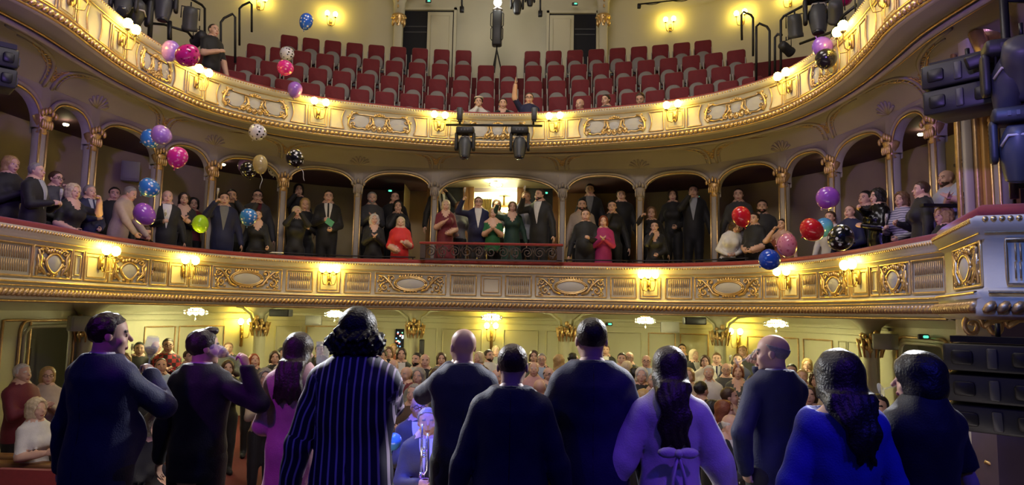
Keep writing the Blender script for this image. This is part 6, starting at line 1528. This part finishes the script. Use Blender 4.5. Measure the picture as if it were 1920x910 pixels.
# ---- people in the lower balcony loges
_TS = np.linspace(F1.s0+0.2, F1.s1-0.2, 900); _FR = [F1.frame(t) for t in _TS]; _FP = np.array([f[0] for f in _FR]); _FN = np.array([f[2] for f in _FR])
def s_off(px, d, z):
    P = np.column_stack([_FP-_FN*d, np.full(900, z)])-CAM; xs = 960+F_PX*(P@CR)/(P@CF); return float(_TS[np.argmin(np.abs(xs-px))])
CAMV = Vector((CAM[0], CAM[1], 0))
PLACED_L = []; LOGE = []
def loge(*a, **k): LOGE.append((a, k))
def loge_now(label, px, py, d, zfl=ZL, turn=0.0, **kw):
    z = 3.6
    for _ in range(4):
        s = s_off(px, d, z); q = F1.pt(s, -d, 0); z = aty(px, py, q[1])[2]
    for k_ in range(14):
        if all(math.hypot(q[0]-a, q[1]-b) > 0.28 for a, b in PLACED_L): break
        d += 0.09
        for _ in range(3): s = s_off(px, d, z); q = F1.pt(s, -d, 0); z = aty(px, py, q[1])[2]
    PLACED_L.append((q[0], q[1]))
    h = z-zfl; zf = zfl
    if h < 1.52: zf = zfl-(1.52-h); h = 1.52
    if h > 1.90: zf = zfl+(h-1.90); h = 1.90
    lg = zf > zfl-0.06 and zfl > 1.9
    dx, dy = CAM[0]-q[0], 2.0-q[1]; yaw = math.atan2(dx, -dy)+turn
    look = kw.pop('look', (0.0, -0.05)); R_ = kw.pop('gl', None)
    o, e = person(label, (q[0], q[1], zf), h=h, yaw=yaw, look=look, vox=0.028, hv=0.048, legs=lg, group='audience in the lower balcony', **kw)
    if R_: wine_glass(R_[1], tuple(e[R_[0]]+np.array((0, -0.03, 0.05))), (0.1, 0.1), 0.95, 'flute', 'glasses held by the audience')
    return o
ml = dict(suit=True)
loge('woman with long fair hair in black at the far left of the balcony', 22, 294, 0.75, fem=True, hair='long', hc='blond', top='black', L='clap', R='clap', turn=0.5)
loge('grey haired man in black jacket with a glass, left balcony end', 70, 307, 0.36, hair='short', hc='grey', top='black', R='hold', L='hold', turn=0.9, shirt='ltgrey', gl=('L', 'glass in the hand of the grey haired man at left'), stout=1.05)
loge('woman with glasses and brown hair holding a hand to her mouth, left balcony', 106, 322, 0.55, fem=True, hair='bun', hc='brown', top='dkgrey', L='chin', R='front', glasses=True, turn=0.6)
loge('fair curly haired woman in black with raised hand, left balcony', 138, 347, 0.36, fem=True, hair='curlybob', hc='pale', top='black', L='toast', R='front', turn=0.5, sleeve=0.5, neck=0.08)
loge('grey haired man in navy suit and tie, left balcony', 170, 348, 0.50, hair='short', hc='grey', top='navy', shirt='ltgrey', tie='navy', R='hold', L='front', turn=0.5)
loge('grey haired man in pale beige jacket bending over the rail', 228, 349, 0.42, hair='short', hc='grey', top='beige', bottom='black', L='rail', R='rail', turn=1.0, lean=(0.0, -0.18), look=(0, 0.35))
loge('dark haired person behind the man in the beige jacket', 216, 352, 1.0, hair='short', hc='black', top='black')
loge('person in shiny black jacket crouching at the left rail', 262, 424, 0.40, fem=True, hair='short', hc='brown', top='sequin', L='rail', R='rail', lean=(0.1, -0.25), look=(0.3, 0.4), zfl=1.75)
loge('bald man in open black jacket and white shirt with a glass', 315, 358, 0.50, hair=None, hc='grey', top='black', shirt='white', R='hold', L='hang', gl=('R', 'glass held by the bald man in white shirt'), stout=1.06)
loge('woman with long dark hair in a black dress beside the bald man', 346, 362, 0.60, fem=True, hair='long', hc='dkbrown', top='black', dress=True, L='clap', R='clap', neck=0.10, sleeve=0.9)
loge('dark haired woman partly hidden behind the long haired woman', 364, 372, 1.0, fem=True, hair='bob', hc='black', top='maroon')
loge('man in navy blazer and grey shirt holding a glass at his chin', 423, 362, 0.42, hair='short', hc='dkbrown', top='navy', shirt='grey', R='toast', L='hang', bottom='navy', gl=('R', 'glass held by the man in the navy blazer'))
loge('dark haired man behind the man in the navy blazer', 436, 356, 1.0, hair='short', hc='black', top='dkgrey', L='drink')
loge('man with glasses and dark red shirt behind the blue balloon', 484, 357, 0.95, hair='short', hc='black', top='dkgrey', shirt='maroon', glasses=True, R='chin')
loge('woman in black V-neck top behind the blue dotted balloon', 484, 394, 0.36, fem=True, hair='bun', hc='brown', top='black', neck=0.10, L='rail', R='hang')
loge('blonde woman filming with a phone, black top', 556, 388, 0.38, fem=True, hair='longs', hc='pale', top='black', L='phone', R='phone')
loge('blonde woman behind the one filming', 572, 373, 0.85, fem=True, hair='bob', hc='blond', top='black', L='hold', R='hold')
loge('dark figure drinking at the back of the third left loge', 562, 346, 1.35, hair='bob', hc='black', top='black', fem=True, R='drink')
loge('man in black suit with white shirt and tie holding green paper', 616, 358, 0.62, hair='short', hc='dkbrown', top='black', shirt='white', tie='black', R='hold', L='front')
loge('grey bearded man in dark sweater at the back of the loge', 699, 361, 0.95, hair='short', hc='grey', top='dkgrey', beard=True, L='clap', R='clap', suit=False)
loge('dark haired woman clapping behind the woman in red', 747, 377, 0.85, fem=True, hair='bob', hc='black', top='black', L='chin', R='chin')
loge('man standing in shadow behind the clapping dark haired woman', 742, 360, 1.3, hair='short', hc='black', top='black')
loge('white curly haired woman in black cardigan laughing', 703, 403, 0.38, fem=True, hair='curlybob', hc='white', top='black', L='clap', R='clap', look=(0, -0.25), neck=0.07, stout=1.05)
loge('white haired woman in a bright red top', 752, 408, 0.38, fem=True, hair='shortf', hc='pale', top='red', bottom='red', L='hold', R='front', stout=1.1, sleeve=0.6, loose=0.02)
# centre box
ZB_ = 2.42
loge('tall man in black drinking at the left of the centre box', 826, 342, 1.25, ZB_, hair='short', hc='ltbrown', top='black', shirt='white', tie='black', L='drink', R='hang', turn=0.3)
loge('blonde woman in a maroon dress with hand raised, centre box', 836, 376, 0.45, ZB_, fem=True, hair='bob', hc='pale', top='maroon', dress=True, R='clap', L='front', sleeve=0.45, neck=0.07)
loge('woman in grey half hidden behind the maroon dress', 862, 380, 0.95, ZB_, fem=True, hair='bob', hc='ltbrown', top='grey', R='front')
loge('man with bow tie and white shirt raising a glass, centre box', 898, 370, 0.55, ZB_, hair='short', hc='brown', top='navy', shirt='white', R='wave', L='hang', glasses=True, hand={'R': 'grip'}, gl=('R', 'glass raised by the man with the bow tie'), stout=1.08)
loge('blonde woman in green off-shoulder dress, centre box', 926, 391, 0.45, ZB_, fem=True, hair='bob', hc='blond', top='green', dress=True, L='clap', R='clap', neck=0.14, sleeve=0.45)
loge('woman in dark green wrap dress, centre box', 962, 379, 0.58, ZB_, fem=True, hair='long', hc='ltbrown', top='dkgreen', dress=True, L='hang', R='wave', neck=0.10)
loge('dark haired person in the centre doorway', 932, 376, 1.5, ZB_, fem=True, hair='bob', hc='brown', top='grey', L='chin')
loge('man in pale jacket behind the bearded man', 988, 360, 1.05, ZB_, hair='short', hc='ltbrown', top='ltgrey', shirt='white', R='drink', L='hang')
loge('bearded man in black suit holding a glass, right of the centre box', 1013, 355, 0.55, ZB_, hair='short', hc='dkbrown', top='black', shirt='white', beard=True, R='toast', L='hang', turn=-0.4, gl=('R', 'glass held by the bearded man'), look=(-0.3, -0.05))
# right of the centre
loge('man in beige jacket behind the man in black sweater', 1092, 374, 0.90, hair='short', hc='black', top='beige', L='hold', R='hang', beard=True)
loge('smiling man in black sweater with white collar', 1098, 393, 0.40, hair='short', hc='brown', top='black', shirt='white', L='hold', R='hang', suit=False, stout=1.08)
loge('tall man in dark suit in shadow, first loge right of the box', 1106, 346, 1.35, hair='short', hc='black', top='black', shirt='grey')
loge('woman in black with dark hair and hand at her chin', 1149, 377, 0.80, fem=True, hair='short', hc='black', top='black', R='chin', L='hang')
loge('red haired woman in a magenta velvet dress', 1131, 406, 0.38, fem=True, hair='shortf', hc='auburn', top='magenta', dress=True, L='clap', R='clap')
loge('person in shadow beside the column right of the centre box', 1166, 356, 1.3, hair='short', hc='black', top='black')
loge('woman with fringe raising a glass in the dark loge', 1222, 389, 0.95, fem=True, hair='bob', hc='ltbrown', top='black', R='toast')
loge('short haired woman in black with a hand at her chin, front rail', 1226, 416, 0.38, fem=True, hair='short', hc='black', top='black', R='chin', L='front', neck=0.10)
loge('woman in shadow wearing black at the back of the dark loge', 1262, 356, 1.3, fem=True, hair='bob', hc='dkbrown', top='black', L='front')
loge('man with white scarf in shadow beside the green exit light', 1300, 348, 1.2, hair='short', hc='black', top='black', shirt='ltgrey', R='drink')
loge('dark curly haired woman in a white blouse bending down', 1362, 414, 0.42, fem=True, hair='curlybob', hc='brown', top='white', L='front', R='front', lean=(0.15, -0.15), look=(0.4, 0.5), turn=0.3)
loge('man in dark clothes standing behind the red balloon', 1384, 354, 1.1, hair='short', hc='dkbrown', top='dkgrey', suit=False)
loge('person in glittering silver top behind the white blouse', 1386, 414, 0.75, fem=True, hair='bob', hc='ltbrown', top='knitp', look=(0.2, 0.4))
loge('man in black shirt looking down beside the red balloon', 1414, 400, 0.42, hair='short', hc='dkbrown', top='black', R='front', L='front', sleeve=0.6, suit=False, turn=-0.5, stout=1.1)
loge('bearded man in dark shirt at the back behind the man in black shirt', 1430, 376, 1.0, hair='short', hc='dkbrown', top='dkgrey', beard=True, suit=False)
loge('woman in rust dress drinking beside a column', 1467, 411, 0.50, fem=True, hair='bun', hc='dkbrown', top='rust', dress=True, R='drink', L='hang', sleeve=0.15, neck=0.14, turn=-0.4)
loge('young man in white sweater between the balloons', 1556, 397, 0.40, hair='short', hc='brown', top='white', L='hang', R='hang', suit=False, turn=-0.4)
loge('fair man in dark sweater looking up, right balcony', 1592, 386, 0.45, hair='buzz', hc='ltbrown', top='navy', suit=False, L='front', look=(0, -0.2), turn=-0.4)
loge('dark haired man behind the woman in sequins', 1622, 359, 0.75, hair='short', hc='black', top='black', turn=-0.6)
loge('woman with black curly hair in a black sequin jacket reaching for a balloon', 1645, 356, 0.36, fem=True, hair='curlybob', hc='black', top='sequin', bottom='black', R=tuple(aty(1590, 382, 9.35)), L='hold', turn=-0.9, suit=True)
loge('curly fair haired woman in patterned sweater with a glass', 1690, 362, 0.55, fem=True, hair='curlybob', hc='ltbrown', top='knitp', R='hold', L='front', turn=-0.5, gl=('R', 'glass held by the woman in patterned sweater'))
loge('short haired person in black turned to the left, right balcony', 1727, 342, 0.34, fem=True, hair='short', hc='brown', top='black', R='hold', L='hang', turn=-1.2, suit=True)
loge('bald bearded man in grey shirt, right balcony end', 1774, 320, 0.50, hair=None, hc='brown', top='ltgrey', beard=True, R='clap', L='clap', turn=-0.7, suit=False, stout=1.08)
loge('dark haired woman in pale T-shirt at the right balcony end', 1812, 299, 0.75, fem=True, hair='bob', hc='dkbrown', top='ltgrey', sleeve=0.45, L='clap', R='clap', turn=-0.5)
loge('blonde woman leaning low at the right balcony end', 1768, 390, 0.34, fem=True, hair='curlybob', hc='blond', top='black', turn=-0.8, zfl=1.6)
# green paper
p = aty(618, 417, 12.75); pp_ = thing('green_paper', 'pale green paper held by the man in black suit', 'paper', p); mb = MB(); mb.box((0, 0, 0), (0.16, 0.006, 0.12)); po = mb.obj('sheet', mat('green_paper', (0.10, 0.38, 0.26), 0.6, var=0.05), pp_, False); pp_.rotation_euler = (0.3, 0.6, 0)
LOGE.sort(key=lambda q: q[0][3])
for a_, k_ in LOGE: loge_now(*a_, **k_)
# ---- gallery
def gal(label, px, py, k=0, dy=-0.10, seat=True, **kw):
    Y, zf, R_ = ROWS[k]; xs = np.linspace(-7, 7, 300); pp = np.array([proj((row_pt(k, x, dy)[0], row_pt(k, x, dy)[1], zf+1.1))[0] for x in xs]); x = float(np.interp(px, pp, xs)); q = row_pt(k, x, dy); z = aty(px, py, q[1])[2]; h = kw.pop('h', 1.7)
    yaw = math.atan2(CAM[0]-q[0], -(2.0-q[1]))+kw.pop('turn', 0.0)
    return person(label, (q[0], q[1], z-h), h=h, yaw=yaw, vox=0.028, hv=0.045, group='people in the gallery', legs=False, **kw)
gal('woman in a cream beret and white top in the gallery front row', 897, 182, fem=True, hair='beret', hc='black', hatc='cream', top='white', R='chin', L='front')
gal('smiling woman in black in the gallery front row', 943, 185, fem=True, hair='bun', hc='dkbrown', top='black', L='front', R='front', neck=0.05)
gal('man with glasses raising his right arm, gallery front row', 992, 175, hair='short', hc='brown', top='navy', R='up', L='front', glasses=True, sleeve=0.45, suit=False)
gal('bald man in khaki shirt in the gallery front row', 1088, 186, hair=None, hc='grey', top='olive', L='front', R='front', suit=False, look=(-0.4, 0))
gal('dark haired woman in grey top looking left, gallery front row', 1137, 178, fem=True, hair='bun', hc='dkbrown', top='dkgrey', L='front', R='front', look=(-0.5, 0))
gal('man in dark shirt leaning forward, rightmost in the gallery front row', 1202, 177, hair='short', hc='brown', top='navy', L='front', R='rail', suit=False, sleeve=0.5, look=(-0.2, 0.4), lean=(0, -0.1))
p = aty(401, 46, 12.0); person('technician in black T-shirt beside the purple lamp in the left gallery', (p[0], 12.0, p[2]-1.75), h=1.75, yaw=1.1, hair='buzz', hc='dkbrown', top='black', sleeve=0.45, suit=False, R='hold', L='hang', vox=0.028, hv=0.045, legs=False)
# ---- audience in the stalls; head top at the given pixel, feet on the sloping floor
PLACED = []
def stall(label, px, py, fem, hair, hc, top, h=1.70, turn=0.0, Y=None, **kw):
    if Y is None:
        Y = 10.0
        for _ in range(8): q = atz(px, py, zfloor(Y)+h); Y = 0.5*Y+0.5*min(max(q[1], 5.6), 15.9)
    p = aty(px, py, Y); lim = SW.xy(SW.from_px(px, 0.8))
    Y = min(Y, lim[1]-0.35 if abs(p[0]) < 5 else lim[1]-0.5); p = aty(px, py, Y); zf = p[2]-h; fl = zfloor(Y)
    if zf > fl: h = min(1.9, p[2]-fl); zf = p[2]-h
    Y0_ = Y
    for k_ in range(40):                                  # keep neighbours a body apart along the line of sight
        if all(math.hypot(p[0]-a, Y-b) > 0.45 for a, b in PLACED): break
        Y2 = Y0_+(0.11*(k_//2+1))*(1 if k_ % 2 else -1) if k_ else Y; Y0_ = Y0_ if k_ else Y; Y2 = min(max(Y2, 5.6), lim[1]-0.3); Y = Y2; p = aty(px, py, Y); fl = zfloor(Y); zf = p[2]-h
        if zf > fl: h = min(1.9, p[2]-fl); zf = p[2]-h
    PLACED.append((p[0], Y))
    yaw = math.atan2(CAM[0]-p[0], -(2.0-p[1]))+turn; gl = kw.pop('gl', None)
    kw.setdefault('L', 'clap'); kw.setdefault('R', 'clap')
    o, e = person(label, (p[0], Y, zf), h=h, yaw=yaw, fem=fem, hair=hair, hc=hc, top=top, vox=0.036, hv=0.055, group='audience in the stalls', legs=zf > fl-0.12, look=kw.pop('look', (0, -0.12)), **kw)
    if gl: wine_glass(gl, tuple(e['R']+np.array((0, -0.03, 0.05))), (0.1, 0.1), 0.95, 'flute', 'glasses held by the audience')
D = lambda **k: k
for a in (
 ('white haired man with red coat and scarf inside the left doorway', 45, 684, 0, 'short', 'white', 'maroon', D(Y=8.9, turn=0.6)),
 ('fair woman with glasses and pale scarf inside the left doorway', 91, 690, 1, 'bob', 'blond', 'beige', D(Y=9.4, glasses=True)),
 ('short haired blonde woman in white blouse at the left box', 72, 750, 1, 'curlybob', 'pale', 'white', D(Y=8.0, R='hold', L='hold', stout=1.2, sleeve=0.5, turn=0.5, gl='dark glass in the hand of the woman in white blouse')),
 ('woman with glasses smiling beside the raised wine glass', 236, 664, 1, 'shortf', 'blond', 'black', D(glasses=True)),
 ('young dark haired man holding up a glass by the left wall', 262, 643, 0, 'short', 'black', 'dkgrey', D(R='toast', gl='glass held by the young man at left')),
 ('bald man with glasses and grey suit, hand at his mouth', 294, 641, 0, 'ring', 'grey', 'dkgrey', D(glasses=True, R='chin', L='hang')),
 ('man with glasses in a red plaid shirt', 316, 636, 0, 'short', 'dkbrown', 'plaidred', D(glasses=True, suit=False)),
 ('balding man in pale blue shirt with hand at his mouth', 303, 673, 0, 'buzz', 'dkbrown', 'ltblue', D(R='chin', L='hang', suit=False, skin=1)),
 ('man in grey behind the second performer', 356, 658, 0, 'short', 'brown', 'grey', D(turn=0.5)),
 ('laughing blonde woman in black by the second performer', 352, 691, 1, 'long', 'blond', 'black', D(look=(0, -0.35))),
 ('laughing dark haired woman in black', 295, 706, 1, 'long', 'black', 'black', D(look=(0.2, -0.2), neck=0.08)),
 ('grey haired head seen from behind near the laughing woman', 312, 729, 0, 'short', 'grey', 'black', D(turn=PI)),
 ('red haired woman sitting low at the left', 272, 846, 1, 'curlybob', 'red', 'dkgrey', D(Y=6.2, turn=0.5)),
 ('man with sandy hair behind the wine glass', 429, 643, 0, 'short', 'ltbrown', 'dkgrey', D()),
 ('woman seen below the tilted wine glass', 428, 678, 1, 'bob', 'brown', 'black', D()),
 ('red haired woman in grey sweater looking up', 478, 665, 1, 'shortf', 'red', 'dkgrey', D(look=(0.2, -0.4), L='hang', R='hang')),
 ('brown haired woman left of the long haired performer', 516, 660, 1, 'bob', 'brown', 'black', D()),
 ('dark haired man left of the long haired performer', 531, 653, 0, 'short', 'black', 'black', D(turn=0.6)),
 ('white haired person low beside the magenta dress', 526, 688, 1, 'curlybob', 'white', 'grey', D()),
 ('man in black bow tie beside the striped jacket', 600, 647, 0, 'short', 'black', 'black', D(shirt='white', tie='black', L='hang', R='hang')),
 ('brown haired head beside the clear tumbler', 603, 668, 1, 'bob', 'brown', 'dkgrey', D(turn=2.6)),
 ('older man with pink face right of the striped jacket', 703, 664, 0, 'ring', 'grey', 'grey', D()),
 ('dark haired man looking up right of the striped jacket', 716, 657, 0, 'short', 'dkbrown', 'dkgrey', D(turn=-0.5)),
 ('brown haired woman below the doorway with lights', 729, 652, 1, 'bob', 'ltbrown', 'black', D()),
 ('fair woman below the doorway with lights', 738, 646, 1, 'bob', 'blond', 'rust', D(Y=15.4)),
 ('woman with long dark hair and black jacket', 753, 654, 1, 'long', 'dkbrown', 'black', D(suit=True, shirt='white', L='hang', R='hang')),
 ('bald older man behind the striped shoulder', 738, 675, 0, 'ring', 'white', 'dkgrey', D()),
 ('bald older man in maroon jacket looking right', 761, 689, 0, None, 'grey', 'maroon', D(turn=-0.8, shirt='ltgrey', L='front', R='front')),
 ('grey haired woman next to the bald man in maroon', 785, 692, 1, 'shortf', 'grey', 'grey', D(turn=-0.4)),
 ('dark bearded man in white shirt below the second column', 781, 663, 0, 'short', 'black', 'white', D(beard=True, suit=False, turn=-0.6, L='hang', R='hang')),
 ('balding man behind the bearded man', 797, 665, 0, 'ring', 'brown', 'black', D()),
 ('brown haired woman beside the raised purple arm', 828, 663, 1, 'long', 'brown', 'grey', D()),
 ('blonde woman right of the bald performer', 897, 661, 1, 'shortf', 'pale', 'black', D(turn=-0.7)),
 ('man with dark beard in pale shirt right of the bald performer', 918, 657, 0, 'short', 'dkbrown', 'white', D(beard=True, suit=False, turn=0.6)),
 ('blonde head behind the bearded man in pale shirt', 930, 650, 1, 'bob', 'pale', 'grey', D(Y=15.3)),
 ('pink faced older man low behind the stocky performer', 931, 694, 0, None, 'grey', 'grey', D()),
 ('brown haired woman right of the stocky performer', 1001, 659, 1, 'bob', 'brown', 'black', D()),
 ('grey haired man with glasses right of the stocky performer', 1016, 664, 0, 'short', 'grey', 'black', D(glasses=True, shirt='ltblue')),
 ('blonde long haired woman turned away below the third column', 1050, 666, 1, 'long', 'blond', 'dkgrey', D(turn=2.4)),
 ('dark haired man left of the tall performer', 1076, 663, 0, 'short', 'black', 'black', D(turn=2.2)),
 ('bald pink faced older man right of the stocky performer', 1001, 680, 0, None, 'white', 'pink', D(suit=False)),
 ('bald man with glasses looking left of the tall performer', 1030, 690, 0, 'ring', 'brown', 'grey', D(glasses=True, turn=0.5)),
 ('bald crown low in front between two performers', 1012, 712, 0, None, 'grey', 'pink', D(turn=PI, suit=False)),
 ('man with sandy beard just right of the tall performer', 1136, 648, 0, 'short', 'ltbrown', 'black', D(shirt='white')),
 ('dark haired man right of the tall performer', 1166, 663, 0, 'short', 'dkbrown', 'dkgrey', D()),
 ('bald man with glasses right of the tall performer', 1180, 661, 0, None, 'grey', 'black', D(glasses=True)),
 ('blonde crown in front of the bald man with glasses', 1176, 679, 1, 'bob', 'pale', 'dkgrey', D(turn=2.8)),
 ('dark short haired head turned away near the tall performer', 1190, 690, 0, 'short', 'black', 'dkgrey', D(turn=PI)),
 ('man with glasses in pale shirt left of the white blouse', 1212, 667, 0, 'ring', 'brown', 'ltblue', D(glasses=True, suit=False)),
 ('smiling white haired woman in black left of the white blouse', 1203, 691, 1, 'shortf', 'white', 'black', D()),
 ('fair head seen from behind low by the white blouse', 1206, 732, 1, 'bob', 'blond', 'beige', D(turn=PI)),
 ('man in black suit and white shirt at the back right', 1279, 646, 0, 'short', 'dkbrown', 'black', D(shirt='white', L='hold', R='hang', gl=None)),
 ('blonde woman in black jacket at the back right', 1302, 657, 1, 'bob', 'pale', 'black', D(suit=True, shirt='white', turn=0.6)),
 ('man in navy suit and tie by the right column', 1344, 663, 0, 'short', 'ltbrown', 'navy', D(shirt='white', tie='navy', R='hold', L='hang')),
 ('tall man under the right stalls sconce', 1392, 649, 0, 'short', 'ltbrown', 'dkgrey', D()),
 ('man in navy suit lifting a glass beside the balding performer', 1383, 665, 0, 'short', 'brown', 'navy', D(R='toast', L='hang', shirt='ltblue', gl='glass lifted by the man in navy suit at right')),
 ('smiling auburn haired woman in dark patterned dress', 1384, 686, 1, 'shortf', 'auburn', 'dkgrey', D(L='front', R='front', neck=0.08, stout=1.05)),
 ('smiling white haired man in white shirt', 1329, 687, 0, 'short', 'white', 'white', D(suit=False, L='front', R='front', stout=1.06)),
 ('older blonde woman beside the white blouse', 1291, 692, 1, 'shortf', 'blond', 'beige', D()),
 ('dark haired woman turned away in front of the white haired man', 1316, 716, 1, 'bun', 'black', 'black', D(turn=2.5)),
 ('brown haired man turned aside in front of the auburn woman', 1370, 728, 0, 'short', 'brown', 'beige', D(turn=1.6)),
 ('woman with long light brown hair seen from the side', 1362, 753, 1, 'long', 'auburn', 'dkgrey', D(turn=1.4)),
 ('white haired man in dark suit looking down, lower right', 1364, 776, 0, 'ring', 'white', 'black', D(turn=1.0, look=(0.2, 0.3), shirt='white')),
 ('blonde woman in white by the right wall', 1513, 674, 1, 'bob', 'blond', 'cream', D(L='drink')),
 ('dark haired head behind the balding performer', 1484, 684, 0, 'short', 'black', 'navy', D()),
 ('dark dressed person behind the woman in blue', 1645, 742, 0, 'short', 'black', 'black', D(Y=7.2)),
 ('older woman seen between balding performer and woman in blue', 1530, 700, 1, 'curlybob', 'brown', 'beige', D()),
 ('grey haired man low between the bald and stocky performers', 838, 712, 0, 'short', 'grey', 'dkgrey', D()),
 ('fair haired woman low between two suited performers', 1062, 722, 1, 'bob', 'ltbrown', 'black', D()),
 ('man in white shirt low at left between two performers', 332, 752, 0, 'short', 'dkbrown', 'black', D(shirt='white')),
 ('woman in black low beside the second performer', 300, 770, 1, 'bob', 'dkbrown', 'black', D(R='hold')),
 ('fair woman in black left of the first performer arm', 252, 694, 1, 'bob', 'blond', 'black', D()),
 ('grey haired woman in beige low at the left column', 498, 694, 1, 'curlybob', 'grey', 'beige', D()),
 ('man in dark jacket just right of the striped shoulder', 694, 684, 0, 'short', 'dkbrown', 'dkgrey', D(turn=-0.4)),
 ('woman with short blond hair below the bald older man', 722, 706, 1, 'shortf', 'blond', 'brown', D()),
 ('grey haired man in brown jacket above the blue lit men', 776, 722, 0, 'short', 'grey', 'brown', D(turn=-0.5)),
 ('brown haired woman in dark red below the raised elbow', 816, 694, 1, 'bob', 'brown', 'maroon', D()),
 ('smiling man in blue shirt left of the stocky performer', 908, 690, 0, 'short', 'ltbrown', 'ltblue', D(suit=False)),
 ('older woman in cream jacket right of the stocky head', 996, 734, 1, 'curlybob', 'pale', 'cream', D()),
 ('man in grey sweater left of the tall performer', 1056, 690, 0, 'short', 'brown', 'grey', D(suit=False)),
 ('woman in olive top right of the tall performer shoulder', 1160, 696, 1, 'bob', 'auburn', 'olive', D()),
 ('man in grey jacket left of the white blouse shoulder', 1226, 700, 0, 'buzz', 'grey', 'grey', D()),
 ('woman in pale scarf between blonde woman and man in navy suit', 1322, 668, 1, 'bob', 'brown', 'cream', D()),
 ('older man with glasses behind the auburn haired woman', 1362, 682, 0, 'ring', 'grey', 'dkgrey', D(glasses=True)),
 ('woman in patterned top right of the auburn haired woman', 1412, 706, 1, 'bob', 'dkbrown', 'knitp', D()),
 ('fair man in dark jacket right of the balding performer', 1504, 694, 0, 'short', 'blond', 'black', D()),
 ('woman in brown low right of the balding performer', 1518, 726, 1, 'bob', 'brown', 'brown', D()),
 ('man in dark suit low before the white haired man', 1340, 752, 0, 'short', 'black', 'black', D(turn=2.0)),
 ('grey haired woman between first and second performer', 330, 712, 1, 'shortf', 'grey', 'navy', D()),
 ('bald man in glasses lit blue in the front row', 787, 742, 0, None, 'grey', 'dkgrey', D(Y=7.2, glasses=True, suit=True, shirt='white')),
 ('older man in bow tie lit blue holding a silver trumpet', 802, 768, 0, 'short', 'grey', 'dkgrey', D(Y=6.5, shirt='white', tie='black', R='hold', L='front')),
):
    k = a[7]; stall(a[0], a[1], a[2], bool(a[3]), a[4], a[5], a[6], **{q: v for q, v in k.items()})
# silver trumpet held by the man in blue light
p = aty(790, 860, 6.2); o = thing('trumpet', 'silver trumpet lit blue in the hands of the older man', 'trumpet', p); SIL = mat('silver', (0.7, 0.72, 0.75), 0.2, 0.9, var=0.05)
mb = MB(); mb.tube([(0, 0, 0.30), (0, 0, -0.12)], 0.012, 8); mb.tube([(0.05, 0, 0.22), (0.05, 0, -0.10), (0.03, 0, -0.14), (0, 0, -0.12)], 0.010, 8); mb.obj('tubing', SIL, o)
mb = MB(); mb.lathe([(0.012, 0.0), (0.018, -0.06), (0.035, -0.11), (0.062, -0.14), (0.060, -0.14)], (0.0, 0, -0.12), 16); mb.obj('bell', SIL, o)
for k in range(3):
    mb = MB(); mb.tube([(0.025, -0.02, 0.02+0.035*k), (0.025, 0.05, 0.02+0.035*k)], 0.012, 8); mb.obj('valve', SIL, o)
